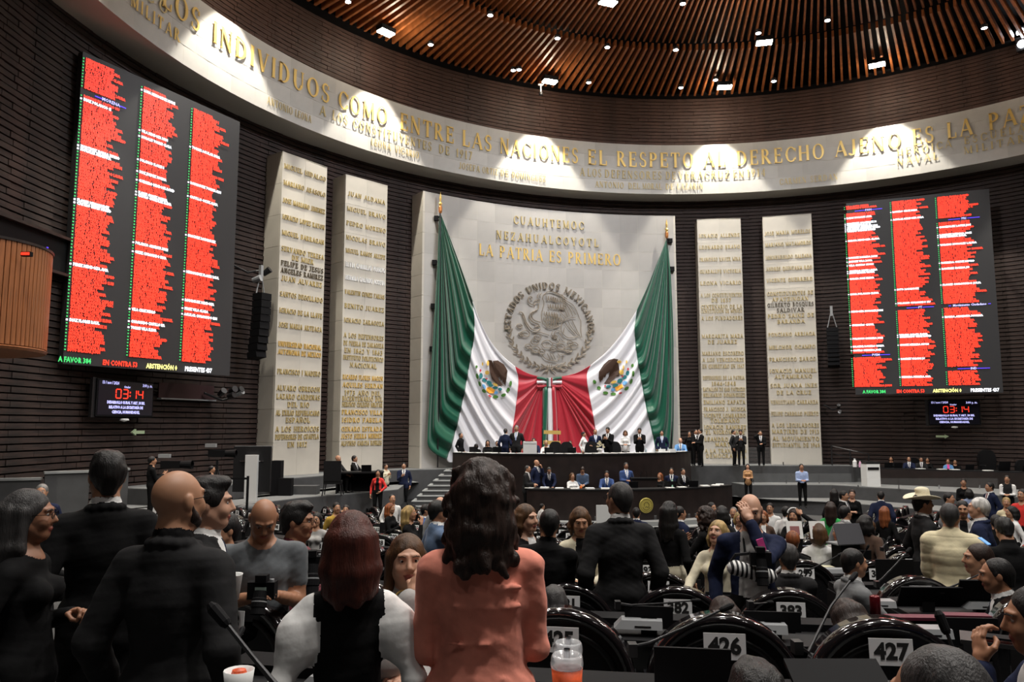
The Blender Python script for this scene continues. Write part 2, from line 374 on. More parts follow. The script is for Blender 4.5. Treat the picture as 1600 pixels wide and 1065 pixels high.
# words placed one by one where they stand
def word_on_band(w_, x0, x1, ymid, h, m=gold_m, rad=20.238, sp=.12, each=True):
    a0, z0 = AR(x0, ymid[0], rad); a1, z1 = AR(x1, ymid[1], rad)
    W = R(a1-a0)*rad; tw = text_w(w_, sp)*h; s = W/tw
    wall_text(w_, (a0+a1)/2, (z0+z1)/2-h/2, h, rad, m, band, sp, s, each=each, depth=.026, name='letter' if each else 'lettering')
def band_line(words, z, h, m=gold_m, each=True, sp=.14, sx=1.0):
    for w_, a0, a1 in words:
        rad = 20.238; W = R(a1-a0)*rad; s = W/(text_w(w_, sp)*h)
        wall_text(w_, (a0+a1)/2, z, h, rad, m, band, sp, s, each=each, depth=.026, name='letter' if each else 'lettering')
def A1(x, y): return AR(x, y, 20.22)[0]
zmain = ZB+1.42
band_line([('LOS', A1(314, 30)-(A1(516, 142)-A1(333, 45))*.31, A1(314, 30)), ('INDIVIDUOS', A1(333, 45), A1(516, 142)), ('COMO', A1(529, 138), A1(606, 175)), ('ENTRE', A1(625, 190), A1(710, 205)),
           ('LAS', A1(722, 210), A1(769, 222)), ('NACIONES', A1(781, 226), A1(904, 240)), ('EL', A1(918, 240), A1(949, 242)), ('RESPETO', A1(963, 243), A1(1084, 243)),
           ('AL', A1(1099, 243), A1(1134, 240)), ('DERECHO', A1(1150, 238), A1(1288, 228)), ('AJENO', A1(1303, 224), A1(1408, 212)), ('ES', A1(1424, 210), A1(1459, 200)),
           ('LA', A1(1478, 196), A1(1519, 188)), ('PAZ', A1(1543, 184), A1(1612, 172)), ('ENTRE', A1(314, 30)-(A1(516, 142)-A1(333, 45))*.95, A1(314, 30)-(A1(516, 142)-A1(333, 45))*.41)], zmain, .80)
band_line([('ATLIXCO', A1(160, 0)-5, A1(262, 15)), ('MILITAR', A1(196, 12)-1.5, A1(283, 62)-.2)], ZB+.82, .34, dgold_m, sp=.2) if False else None
band_line([('MILITAR', A1(204, 20), A1(282, 65))], ZB+.62, .42, gold_m, each=False, sp=.25)
band_line([('ICO', A1(214, 0), A1(262, 28))], ZB+1.22, .40, dgold_m, each=False, sp=.5)
band_line([('ANTONIO', A1(418, 150), A1(458, 172)), ('LEONA', A1(462, 172), A1(487, 185))], ZB+.28, .30, dgold_m, each=False)
band_line([('A', A1(500, 165), A1(510, 169)), ('LOS', A1(520, 172), A1(544, 182)), ('CONSTITUYENTES', A1(552, 186), A1(675, 228)), ('DE', A1(686, 232), A1(703, 237)), ('1917', A1(713, 238), A1(738, 243))], ZB+.80, .42, dgold_m, each=False, sp=.2)
band_line([('LEONA', A1(580, 222), A1(611, 233)), ('VICARIO', A1(617, 235), A1(655, 247))], ZB+.28, .32, dgold_m, each=False)
band_line([('JOSEFA', A1(718, 258), A1(750, 265)), ('ORTIZ', A1(754, 265), A1(778, 270)), ('DE', A1(782, 272), A1(795, 275)), ('DOMINGUEZ', A1(800, 275), A1(853, 284))], ZB+.26, .32, dgold_m, each=False)
band_line([('A', A1(906, 267), A1(914, 268)), ('LOS', A1(918, 268), A1(940, 270)), ('DEFENSORES', A1(945, 270), A1(1034, 272)), ('DE', A1(1040, 272), A1(1056, 272)), ('VERACRUZ', A1(1060, 272), A1(1140, 270)), ('EN', A1(1145, 270), A1(1162, 269)), ('1914', A1(1167, 268), A1(1196, 265))], ZB+.78, .42, dgold_m, each=False, sp=.2)
band_line([('ANTONIO', A1(930, 291), A1(975, 293)), ('DEL', A1(982, 293), A1(1000, 294)), ('MORAL', A1(1004, 294), A1(1034, 294)), ('DE', A1(1040, 294), A1(1053, 294)), ('LAZARIN', A1(1058, 294), A1(1099, 293))], ZB+.24, .32, dgold_m, each=False)
band_line([('CARMEN', A1(1218, 288), A1(1260, 284)), ('SERDAN', A1(1266, 283), A1(1309, 277))], ZB+.26, .32, dgold_m, each=False)
band_line([('HEROICA', A1(1401, 240), A1(1487, 225)), ('ESCUELA', A1(1506, 222), A1(1602, 205))], ZB+1.02, .36, dgold_m, each=False, sp=.3)
band_line([('NAVAL', A1(1401, 254), A1(1466, 243)), ('MILITAR', A1(1506, 238), A1(1602, 222))], ZB+.54, .36, dgold_m, each=False, sp=.3)

# ceiling: dark vault and radial timber slats in two tiers
ceil = struct('ceiling')
b = MB(); b.sweep([(.9, -.25), (.9, 1.2), (-4.5, 1.9), (-20.6, 3.4)], -180, 180, 96, 20.3, ZC, closed=False); b.obj('vault', black_m, ceil)
b = MB(); b.sweep([(0, 0), (.75, 0), (.75, .12), (0, .12)], -180, 180, 160, 20.25, ZC+.2); b.obj('rim', black_m, ceil)
def slat_mesh(r0, z0, r1, z1, w0, h):
    b = MB(); v = []
    for r_, z_ in ((r0, z0), (r1, z1)):
        for sx in (-w0/2, w0/2):
            for dz in (0, h): v.append((sx, r_, z_+dz))
    b.add(v, [(0, 1, 3, 2), (4, 6, 7, 5), (0, 4, 5, 1), (2, 3, 7, 6), (0, 2, 6, 4), (1, 5, 7, 3)]); return b
outer = slat_mesh(20.1, ZC+.05, 15.9, ZC+.45, .10, .30); inner = slat_mesh(16.3, ZC+1.0, 5.0, ZC+2.2, .085, .26)
om, im = outer.mesh('slat', wood_m), inner.mesh('slat', wood_m)
NS = 330; cnt = 0; rest = MB()
for i in range(NS):
    a = -180+360*i/NS
    for bb, me_, lo, hi in ((outer, om, -98, 66), (inner, im, -90, 46)):
        if lo < a < hi and cnt < 298:
            put('slat', me_, ceil, (CX, CY, 0), (0, 0, -R(a))); cnt += 1
        else:
            Mx = Matrix.Translation((CX, CY, 0)) @ Matrix.Rotation(-R(a), 4, 'Z')
            rest.add([Mx @ Vector(v) for v in bb.v], bb.f)
o = rest.obj('slats_beyond', wood_m, ceil); o['kind'] = 'stuff'
# lamps of the ceiling
hous = MB(); hous.box((0, 0, .1), (.74, .46, .2))
hm = hous.mesh('housing', black_m)
pm = MB(); [pm.box((x, 0, -.03), (.32, .40, .06)) for x in (-.18, .18)]; pmm = pm.mesh('lamp_panel', lamp_e)
def flood(a, r_, z_, lab):
    t = thing('floodlight', lab, 'lamp', pol(a, r_, z_), -R(a), 'ceiling floodlights')
    put('housing', hm, t); put('lamp_panel', pmm, t)
for px, py, z_, lab in ((603, 46, 17.1, 'bright twin floodlight under the slatted ceiling, left of all floodlights'), (859, 123, 17.1, 'bright twin floodlight at the ceiling edge above the letters NACIONES'),
                        (1132, 132, 17.1, 'bright twin floodlight at the ceiling edge above the words AL DERECHO'), (1370, 97, 17.1, 'bright twin floodlight at the ceiling edge above the word AJENO'),
                        (1194, 62, 17.5, 'bright twin floodlight where the two tiers of slats meet'), (950, -1, 17.6, 'bright twin floodlight cut by the top edge of the photo')):
    P = PZ(px, py, z_+CAMZ); a = math.degrees(math.atan2(P.x-CX, P.y-CY)); flood(a, math.hypot(P.x-CX, P.y-CY), P.z-.12, lab)
sp_m = MB(); sp_m.lathe([(.0, .16), (.12, .16), (.14, .1), (.12, 0), (.10, 0)], n=12); spm = sp_m.mesh('lamp_can', dmetal_m)
sb = MB(); sb.lathe([(.0, -.01), (.115, -.01), (.115, .02)], n=12); sbm = sb.mesh('bulb', lampc_e)
names = ['left of the largest floodlight', 'between two floodlights', 'on the tier edge', 'close to the ceiling edge']
spots = [(544, 3), (673, 70), (766, 24), (920, 129), (871, 60), (949, 74), (1056, 78), (1064, 137), (1067, 6), (1209, 127), (1293, 32), (1538, 44), (811, 109), (802, 110), (1118, 125), (1185, 52)]
DL = ['cut by the top edge, left of all', 'right of the leftmost floodlight', 'right of centre gap, alone above the second one', 'right of the NACIONES floodlight', 'left one on the tier edge', 'second from the left on the tier edge', 'third from the left on the tier edge', 'below the middle of the tier edge',
      'near the top edge above the middle', 'between the AL DERECHO and AJENO floodlights', 'right end of the tier edge', 'farthest right', 'right one of the close pair', 'left one of the close pair', 'touching the AL DERECHO floodlight', 'touching the tier edge floodlight']
for i, (px, py) in enumerate(spots):
    inn = py < 80 and 760 < px < 1300
    P = PZ(px, py, (17.5 if inn else 17.25)+CAMZ-.1)
    t = thing('downlight', 'small round white downlight among the slats, '+DL[i], 'lamp', P, 0, 'small ceiling downlights')
    put('lamp_can', spm, t); put('bulb', sbm, t)
# hanging camera pod under the ceiling edge
t = thing('ceiling_microphone', 'small white hanging rod with a knob at the ceiling edge below a floodlight', 'microphone', PZ(845, 146, 16.6+CAMZ))
MB().tube([(0, 0, .0), (0, 0, .45)], .035).obj('rod', white_m, t); MB().lathe([(0, -.12), (.1, -.08), (.1, .05), (0, .08)]).obj('capsule', dmetal_m, t); MB().box((0, 0, .46), (.26, .1, .06)).obj('bracket', white_m, t)
t = thing('wall_floodlight', 'black double floodlight on the upper brick wall, cut by the right edge of the photo', 'lamp', PR(1597, 60, 20.4), -R(60))
MB().box((0, .1, 0), (.5, .3, 1.1)).obj('housing', dmetal_m, t)
for dz in (-.28, .28): MB().lathe([(0, 0), (.17, 0), (.17, .05)], n=14).obj('bulb', lampc_e, t, (0, -.06, dz), (PI/2, 0, 0))

# floor: well, tiers towards the camera
SX, SY = 5.0, 33.0
ROWY = [4.0, 5.9, 7.7, 9.5, 11.2, 12.9, 14.6, 16.3, 18.0, 19.7, 21.4, 23.0]
ROWZ = [CAMZ-2.03, CAMZ-2.28, CAMZ-2.50, CAMZ-2.66, CAMZ-2.83, CAMZ-3.0, CAMZ-3.15, CAMZ-3.3, CAMZ-3.45, CAMZ-3.6, CAMZ-3.72, CAMZ-3.84]
def sarc(k_r, a): return Vector((SX+k_r*math.sin(a), SY-k_r*math.cos(a), 0))
ROWR = [SY-y+.0 for y in ROWY]            # radius about the rostrum
ROWR = [math.hypot(SX-min(2.0, .12*y+1.0), SY-y)-.15 for y in ROWY]
fl = struct('floor')
b = MB(); n = 96; b.prism([(CX+23*math.sin(2*PI*i/n), CY+23*math.cos(2*PI*i/n)) for i in range(n)][::-1], -.3, 0); b.obj('slab', carpet_m, fl)
def tier(r_in, r_out, z0, z1, name, m=carpet_m):
    b = MB(); n = 60; inn = [sarc(r_in, R(-75+150*i/n)) for i in range(n+1)]; out = [sarc(r_out, R(-75+150*i/n)) for i in range(n+1)]
    vs = [Vector((p.x, p.y, z)) for z in (z0, z1) for p in inn+out]; k = n+1
    fs = []
    for i in range(n):
        fs += [(2*k+i, 3*k+i, 3*k+i+1, 2*k+i+1), (i, 2*k+i, 2*k+i+1, i+1), (k+i, k+i+1, 3*k+i+1, 3*k+i)]
    fs += [(0, k, 3*k, 2*k), (n, 2*k+n, 3*k+n, k+n)]
    b.add(vs, fs); return b.obj(name, m, fl)
edges = [r_-.95 for r_ in ROWR]
for k in range(11): tier(edges[k+1]+.0, edges[k], 0, ROWZ[k], 'tier')
tier(edges[0], edges[0]+1.6, 0, CAMZ-1.80, 'tier'); tier(edges[0]+1.6, edges[0]+12, 0, CAMZ-1.70, 'tier')
tier(edges[11]-.9, edges[11], 0, ROWZ[11], 'tier')
def slab(name, poly, z0, z1, parent, m=gwall_m, top=carpet_l, nos=True):
    b = MB(); n = len(poly); b.prism(poly, z0, z1-.03, 0); b.prism(poly, z1-.03, z1, 1); return b.obj(name, [m, top], parent)
plat = struct('floor_platform')
def wl(a): p = pol(a, 21.6); return (p.x, p.y)
def q2(p): return (p.x, p.y)
deskA = [Vector((-2.75, 33.7, 0)), Vector((2.6, 31.9, 0)), Vector((8.2, 35.5, 0))]
def arc3(A, M_, B, n=24, off=0.0):
    ax, ay, bx, by, cx, cy = A.x, A.y, M_.x, M_.y, B.x, B.y
    d = 2*(ax*(by-cy)+bx*(cy-ay)+cx*(ay-by))
    ux = ((ax*ax+ay*ay)*(by-cy)+(bx*bx+by*by)*(cy-ay)+(cx*cx+cy*cy)*(ay-by))/d
    uy = ((ax*ax+ay*ay)*(cx-bx)+(bx*bx+by*by)*(ax-cx)+(cx*cx+cy*cy)*(bx-ax))/d
    r_ = math.hypot(ax-ux, ay-uy); a0 = math.atan2(ay-uy, ax-ux); a1 = math.atan2(cy-uy, cx-ux)
    while a1 < a0: a1 += 2*PI
    return [Vector((ux+(r_+off)*math.cos(a0+(a1-a0)*i/n), uy+(r_+off)*math.sin(a0+(a1-a0)*i/n), 0)) for i in range(n+1)]
frontA = arc3(*deskA)
left_edge = [PZ(300, 765, 2.0), PZ(400, 751, 2.0), PZ(500, 743, 2.0), PZ(572, 735, 2.0), PZ(700, 732, 2.0)]
poly = [q2(p) for p in left_edge]+[q2(p) for p in arc3(*deskA, off=-.15)]+[q2(PZ(1080, 727, 2.0)), q2(PZ(1200, 727, 2.0)), q2(PZ(1333, 727, 2.0))]+[wl(a) for a in np.linspace(25, -75, 40)]
slab('platform', poly, 0, 2.0, plat)
# stairs on the left of the rostrum
st = struct('floor_stairs')
for i in range(8):
    z1 = 2.0-.1875*(i+.0); f = i/7
    y1 = 33.4-.27*i; x0 = PY(694-58*f, 700, y1).x; x1 = PY(716, 700, y1).x
    b = MB(); b.box(((x0+x1+.6)/2, y1+.6, z1/2-.02), (x1-x0+.6, 1.2, z1-.04)); b.box(((x0+x1+.6)/2, y1+.59, z1-.02), (x1-x0+.62, 1.24, .04), mi=1); b.obj('step', [gwall_m, edge_m], st)
lst = struct('floor_stage_left')
poly = [q2(PZ(60, 850, 1.5)), q2(PZ(200, 817, 1.5)), q2(PZ(340, 793, 1.5)), q2(PZ(470, 777, 1.5)), q2(PZ(580, 768, 1.5)), q2(PZ(622, 764, 1.5)), q2(PZ(640, 750, 1.5)), (-4, 33.5)]+[wl(a) for a in np.linspace(-52, -104, 20)]
slab('stage', poly, 0, 1.5, lst)
slab('ramp', [q2(PZ(470, 815, .75)), q2(PZ(569, 803, .75)), q2(PZ(605, 796, .75)), q2(PZ(640, 792, .75)), (-4.3, 33), (-9, 29)], 0, .75, lst)
rst = struct('floor_terraces_right')
poly = [q2(PZ(1165, 757, 1.2)), q2(PZ(1300, 757, 1.2)), q2(PZ(1420, 764, 1.2)), q2(PZ(1520, 770, 1.2)), q2(PZ(1760, 790, 1.2))]+[wl(a) for a in np.linspace(70, 5, 30)]
slab('terrace', poly, 0, 1.2, rst)
poly = [q2(PZ(1120, 772, .6)), q2(PZ(1200, 779, .6)), q2(PZ(1320, 785, .6)), q2(PZ(1440, 795, .6)), q2(PZ(1640, 815, .6)), (23, 26), (22, 34), (14, 38), (9, 37)]
slab('terrace', poly, 0, .6, rst)
# small steps at the end of the right platform, with a handrail
for i in range(3):
    z1 = 2.0-.2*(i+1); P0 = PZ(1333+i*12, 727+i*9, z1)
    b = MB(); b.box((P0.x+.3, P0.y+.8, z1/2), (.62, 1.9, z1)); b.obj('step', edge_m, rst)
t = thing('handrail', 'black metal handrail beside the small steps at the end of the platform', 'handrail', PZ(1303, 727, 2.0))
b0 = t.location; e = PZ(1338, 740, 1.5)-b0
MB().tube([(0, .2, .95), (e.x, .2, e.z+1.05)], .03).obj('rail', chrome_m, t); MB().tube([(0, .2, .6), (e.x, .2, e.z+.65)], .02).obj('rail', dmetal_m, t)
for f in (0, .5, 1): MB().tube([(e.x*f, .2, e.z*f), (e.x*f, .2, e.z*f+1.0)], .035).obj('post', dmetal_m, t)
# glass screens on the right platform and terrace
glass_m = mat('clear glass', (.9, .95, .95), .03, alpha=.025)
for (xa, xb, yb, z_, h_, lab) in ((1100, 1290, 727, 2.0, .85, 'long clear glass balustrade standing on the platform before two inscribed slabs'), (1180, 1335, 756, 1.2, .45, 'low clear glass screen on the terrace edge left of the secretaries desk'), (1345, 1600, 764, 1.2, .42, 'low clear glass screen in front of the long dark desk by the right scoreboard')):
    A, B = PZ(xa, yb, z_), PZ(xb, yb, z_); A.y += .25; B.y += .25; d = (B-A); L = d.length; rz = math.atan2(d.y, d.x); k = max(2, int(L/1.5))
    t = thing('glass_balustrade', lab, 'balustrade', A, rz)
    for i in range(k):
        MB().box(((i+.5)*L/k, 0, h_/2+.03), (L/k-.03, .012, h_)).obj('pane', glass_m, t)
        MB().box((i*L/k, 0, .08), (.04, .05, .16)).obj('clamp', chrome_m, t)
# dark outer walls behind the viewer, closing the hall
ow = struct('wall_outer')
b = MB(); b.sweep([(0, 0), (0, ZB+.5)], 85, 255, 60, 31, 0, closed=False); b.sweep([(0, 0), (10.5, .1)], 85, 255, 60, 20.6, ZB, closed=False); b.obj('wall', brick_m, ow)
b = MB()
for aa in (92, 248): 
    p0, p1 = pol(aa, 21.7), pol(aa, 31); b.add([(p0.x, p0.y, 0), (p1.x, p1.y, 0), (p1.x, p1.y, ZB), (p0.x, p0.y, ZB)], [(0, 1, 2, 3)])
b.obj('return_wall', brick_m, ow)
b = MB(); b.sweep([(0, 0), (12, 0)], 80, 260, 60, 20, -.05, closed=False); b.obj('ground', carpet_m, fl)
# ------------------------------------------------------------------ inscribed stone slabs and the central stone
stone2_m = per_piece(mat('limestone slab', (.52, .49, .43), .5, var=.10, scale=.8, bump=.04, detail=6), .05)
def slab_panel(a0, a1, zt, rows, cx0, cx1, ytb, label):
    am = (a0+a1)/2; Rf = 20.6; W = 2*Rf*math.sin(R(a1-a0)/2); H = zt-2.0
    t = thing('inscribed_slab', label, 'stone slab', pol(am, Rf, 2.0), -R(am), 'inscribed stone slabs')
    MB().box((0, .465, H/2), (W-.06, .92, H-.04)).obj('core', stone_j, t)
    bb = MB(); ncol, nrow = 2, 10; bw_, bh_ = W/ncol, H/nrow
    bb.box((0, .05, 0), (bw_-.012, .10, bh_-.012)); me = bb.mesh('stone_block', stone2_m)
    sb_ = MB(); sb_.box((0, 0, 0), (.06, .95, bh_-.012)); ms = sb_.mesh('side_block', stone2_m)
    tb_ = MB(); tb_.box((0, 0, 0), (W, 1.0, .05)); 
    for i in range(nrow):
        for j in range(ncol): put('stone_block', me, t, (-W/2+(j+.5)*bw_, 0, (i+.5)*bh_))
        for s in (-1, 1): put('side_block', ms, t, (s*(W/2-.03), .55, (i+.5)*bh_))
    tb_.obj('cap', stone2_m, t, (0, .5, H-.02))
    for row in rows:
        y, s = row[0], row[1]; m = row[2] if len(row) > 2 else dgold_m; f = (y-ytb[0])/(ytb[1]-ytb[0]); x = cx0+(cx1-cx0)*f
        P = PR(x, y, Rf); h = .20; wd = text_w(s, .12)*h; sx = min(1.0, (W-.16)/wd); b_ = MB()
        for c, gx, gw, pols in text_polys(s, h, .12, sx):
            for p in pols: b_.xz(p, -.035, 0)
        tag(b_.obj('lettering', m, t, (0, -.001, P.z-2.0-h/2)), kind='stuff')
D = dark_let
slab_panel(-58.3, -51.9, 10.85+CAMZ, [(270, 'MIGUEL HIDALGO'), (295, 'MARIANO ABASOLO'), (322, 'JOSE MARIANO JIMENEZ'), (347, 'IGNACIO LOPEZ RAYON'), (371, 'MIGUEL BARRAGAN'), (395, 'SERVANDO TERESA'), (406, 'DE MIER'),
  (417, 'FELIPE DE JESUS', D), (428, 'ANGELES RAMIREZ', D), (440, 'JUAN ALVAREZ'), (464, 'SANTOS DEGOLLADO'), (489, 'IGNACIO DE LA LLAVE'), (511, 'JOSE MARIA ARTEAGA'), (540, 'UNIVERSIDAD NACIONAL', gold_m), (552, 'AUTONOMA DE MEXICO', gold_m), (582, 'FRANCISCO I MADERO'),
  (607, 'ALVARO OBREGON'), (620, 'LAZARO CARDENAS'), (632, 'DEL RIO'), (645, 'AL EXILIO REPUBLICANO'), (656, 'ESPAÑOL'), (670, 'A LOS HEROICOS'), (682, 'DEFENSORES DE CUAUTLA'), (694, 'EN 1812')], 478, 462, (235, 737),
  'tall limestone slab with gold names, first on the left, beside the large scoreboard')
slab_panel(-49.2, -43.0, 10.8+CAMZ, [(310, 'JUAN ALDAMA'), (333, 'MIGUEL BRAVO'), (355, 'PEDRO MORENO'), (377, 'NICOLAS BRAVO'), (397, 'MIGUEL RAMOS ARIZPE'), (418, 'ELVIA CARRILLO PUERTO', card_m), (438, 'HERMILA GALINDO ACOSTA', card_m), (460, 'VALENTIN GOMEZ FARIAS'),
  (481, 'BENITO JUAREZ'), (503, 'IGNACIO ZARAGOZA'), (526, 'A LOS DEFENSORES'), (538, 'DE PUEBLA DE ZARAGOZA'), (549, 'EN 1862 Y 1863'), (560, 'INSTITUTO POLITECNICO'), (571, 'NACIONAL'), (590, 'RICARDO FLORES MAGON', gold_m), (602, 'AQUILES SERDAN', gold_m), (614, '1973 AÑO DEL'), (623, 'BICENTENARIO DEL'),
  (632, 'HEROICO COLEGIO MILITAR'), (644, 'FRANCISCO VILLA', gold_m), (656, 'ISIDRO FABELA', gold_m), (670, 'GENARO ESTRADA', gold_m), (681, 'JUSTO SIERRA MENDEZ', gold_m), (692, 'ALFONSO GARCIA ROBLES')], 576, 563, (272, 732),
  'tall limestone slab with gold names, just left of the stone wall with flags')
slab_panel(3.4, 9.6, 10.75+CAMZ, [(368, 'IGNACIO ALLENDE'), (386, 'LEONARDO BRAVO'), (405, 'FRANCISCO XAVIER MINA'), (424, 'GUADALUPE VICTORIA'), (442, 'LEONA VICARIO'), (461, 'A LOS CONSTITUYENTES'), (469, 'DE 1857'), (479, 'CENTENARIO DE LA'), (486, 'CONSTITUCION DE MEXICO'),
  (497, 'A LOS FUNDADORES'), (525, 'MARGARITA MAZA'), (534, 'DE JUAREZ'), (552, 'MARIANO ESCOBEDO'), (562, 'A LOS VENCEDORES'), (572, 'EN QUERETARO EN 1867'), (590, 'DEFENSORES DE LA PATRIA'), (599, '1846-1848'), (608, 'BATALLON DE SAN PATRICIO'), (617, 'BELISARIO DOMINGUEZ'), (628, 'EMILIANO ZAPATA'),
  (639, 'FRANCISCO J. MUGICA'), (649, 'VICENTE LOMBARDO'), (657, 'TOLEDANO'), (667, 'IGNACIO RAMIREZ'), (675, '"EL NIGROMANTE"'), (686, 'LEANDRO VALLE'), (694, 'MARTIR'), (704, 'A LA TRANSICION'), (712, 'DEMOCRATICA')], 1124, 1136, (345, 722),
  'tall limestone slab with gold names, just right of the stone wall with flags')
slab_panel(12.6, 19.2, 10.75+CAMZ, [(363, 'JOSE MARIA MORELOS'), (381, 'MARIANO MATAMOROS'), (401, 'HERMENEGILDO GALEANA'), (419, 'ANDRES QUINTANA ROO'), (437, 'VICENTE GUERRERO'), (458, 'CONSTITUYENTES DE'), (467, 'APATZINGAN'), (475.5, 'GILBERTO BOSQUES', D), (484, 'SALDIVAR', D), (493, 'PEDRO SAINZ DE'), (502, 'BARANDA'),
  (522, 'PONCIANO ARRIAGA'), (542, 'MELCHOR OCAMPO'), (561, 'FRANCISCO ZARCO'), (579, 'IGNACIO MANUEL'), (588, 'ALTAMIRANO'), (602, 'SOR JUANA INES'), (613, 'DE LA CRUZ'), (628, 'VENUSTIANO CARRANZA'), (646, 'FELIPE CARRILLO PUERTO'), (664, 'A LOS LEGISLADORES'), (674, 'MARTIRES DE 1913'), (685, 'AL MOVIMIENTO'), (695, 'ESTUDIANTIL DE 1968')], 1231, 1243, (340, 725),
  'tall limestone slab with gold names, last on the right, beside the far scoreboard')

MZ = 10.95+CAMZ; MA0, MA1 = -37.6, .1
mon = thing('stone_monument', 'broad curved limestone wall with the bronze eagle seal and gold motto behind the flags', 'monument', pol(-18.7, 20.6, 2.0))
mo = mon.location.copy()
b = MB(); b.sweep([(.006, 0), (.006, MZ-2.03), (1.0, MZ-2.03), (1.0, 0)], MA0+.1, MA1-.1, 140, 20.6, 2.0); o = b.obj('core', stone_j, None); o.parent = mon; o.location = -mo
for (k, aa) in ((0, MA0), (1, MA1)):
    for i in range(13):
        h_ = (MZ-2)/13; MBb = MB(); MBb.box((0, .5, h_/2), (.1, 1.0, h_-.012)); MBb.obj('side_block', stone2_m, mon, pol(aa, 20.6, 2+i*h_)-mo, (0, 0, -R(aa)))
nc_, nr_ = 14, 13; bw_ = R(MA1-MA0)*20.6/nc_; bh_ = (MZ-2)/nr_
bb = MB(); bb.box((0, .05, bh_/2), (bw_-.012, .1, bh_-.012)); me = bb.mesh('stone_block', per_piece(mat('limestone monument', (.41, .395, .375), .5, var=.10, scale=.7, bump=.04, detail=6), .06))
for i in range(nr_):
    for j in range(nc_):
        a = MA0+(j+.5)*(MA1-MA0)/nc_
        put('stone_block', me, mon, pol(a, 20.6, 2+i*bh_)-mo, (0, 0, -R(a)))
def mon_text(s, x0, x1, y0, y1, h, m, each=True, sp=.12):
    ra = 20.59; a0, z0 = AR(x0, y0, ra); a1, z1 = AR(x1, y1, ra); W = R(a1-a0)*ra; sx = W/(text_w(s, sp)*h)
    n0 = len(bpy.data.objects)
    for c, x, w_, polys in text_polys(s, h, sp, sx):
        if c == ' ': continue
        a = (a0+a1)/2+math.degrees((x+w_/2)/ra)
        put('letter', glyph_mesh(c, m, .09), mon, pol(a, ra, (z0+z1)/2-h/2)-mo, (0, 0, -R(a)), (h*sx, h, h))
mon_text('CUAUHTEMOC', 802, 912, 343, 353, .42, dgold_m, sp=.3)
mon_text('NEZAHUALCOYOTL', 775, 935, 366, 380, .42, dgold_m, sp=.3)
mon_text('LA PATRIA ES PRIMERO', 748, 970, 388, 407, .58, gold_m)

# bronze seal in relief: an eagle with a snake on a cactus, wreath below, circular writing above
EC = AR(858, 510, 20.55); ES = .15/1200*38.7*1.0
def EM(u, v, d=0.0): return pol(EC[0]+math.degrees((u-525)*ES*1.06/20.55), 20.55-d, EC[1]+(535-v)*ES)-mo
emb = put('bronze_seal', None, mon)
def em_part(name, strokes, r=6, depth=.05):
    r = r*.72
    b = MB()
    for s in strokes:
        pts = []
        for i in range(len(s)-1):
            for k in range(3):
                f = k/3; pts.append((s[i][0]*(1-f)+s[i+1][0]*f, s[i][1]*(1-f)+s[i+1][1]*f))
        pts.append(s[-1])
        for _ in range(2): pts = [pts[0]]+[((pts[i-1][0]+2*pts[i][0]+pts[i+1][0])/4, (pts[i-1][1]+2*pts[i][1]+pts[i+1][1])/4) for i in range(1, len(pts)-1)]+[pts[-1]]
        b.tube([EM(u, v, depth) for u, v in pts], r*ES, 5)
    return b.obj(name, bronze_m, emb)
rr = random.Random(5)
eagle = [[(355, 300), (380, 262), (420, 262), (428, 285), (405, 300), (385, 290), (365, 320), (372, 335)], [(395, 270), (412, 272)], [(425, 265), (400, 245), (405, 205), (420, 195)], [(430, 240), (422, 215), (445, 190)],
  [(455, 250), (460, 210), (495, 180), (525, 165), (600, 175), (660, 205), (715, 240)], [(455, 250), (475, 290), (450, 365), (440, 430), (450, 510), (500, 545)], [(525, 165), (600, 185), (680, 230), (705, 262), (760, 285), (800, 330), (840, 440)],
  [(690, 265), (745, 310), (800, 400)], [(700, 290), (740, 340), (770, 415)], [(680, 310), (715, 360), (735, 420)], [(670, 345), (700, 390), (715, 430)], [(640, 380), (680, 420), (700, 440)],
  [(840, 440), (858, 470), (850, 560), (862, 640)], [(800, 430), (720, 440), (660, 480)], [(660, 480), (640, 560), (665, 610), (720, 655), (820, 628)], [(690, 490), (720, 540), (790, 600)], [(720, 470), (760, 550), (830, 620)], [(760, 455), (800, 540), (850, 640)], [(680, 540), (670, 600)],
  [(640, 580), (600, 570), (570, 600), (590, 650), (620, 700)], [(620, 590), (650, 640), (680, 665)], [(560, 580), (540, 620), (575, 650)], [(560, 700), (600, 720), (640, 690), (620, 660)], [(640, 690), (690, 690)], [(500, 545), (560, 560), (640, 520)]]
for (x, y, n) in ((470, 380, 5), (465, 440, 6), (490, 490, 5), (490, 220, 4), (510, 300, 6), (560, 230, 5), (590, 300, 4), (560, 400, 3), (600, 430, 3)):
    for i in range(n):
        xx = x+i*27; s = rr.uniform(-5, 5); eagle.append([(xx, y+s), (xx+3, y+38+s), (xx+14, y+52+s), (xx+24, y+38+s), (xx+24, y+5+s)])
for i in range(9): a = -.9+i*.28; eagle.append([(600+75*math.cos(a), 270+90*math.sin(a)), (615+75*math.cos(a), 262+90*math.sin(a)), (622+75*math.cos(a), 280+90*math.sin(a))])
em_part('eagle', eagle, 5.5)
em_part('snake', [[(360, 320), (305, 305), (300, 250), (330, 230), (350, 250), (330, 275)], [(410, 310), (410, 360), (370, 385), (325, 400), (310, 450), (340, 500), (410, 515), (420, 540)], [(385, 370), (350, 400), (335, 440), (360, 480), (430, 495)],
   [(205, 405), (240, 400), (265, 450), (280, 510), (340, 580), (400, 590), (430, 560)], [(240, 420), (260, 500), (320, 590)], [(370, 545), (400, 535), (430, 545)]], 8)
cac = []
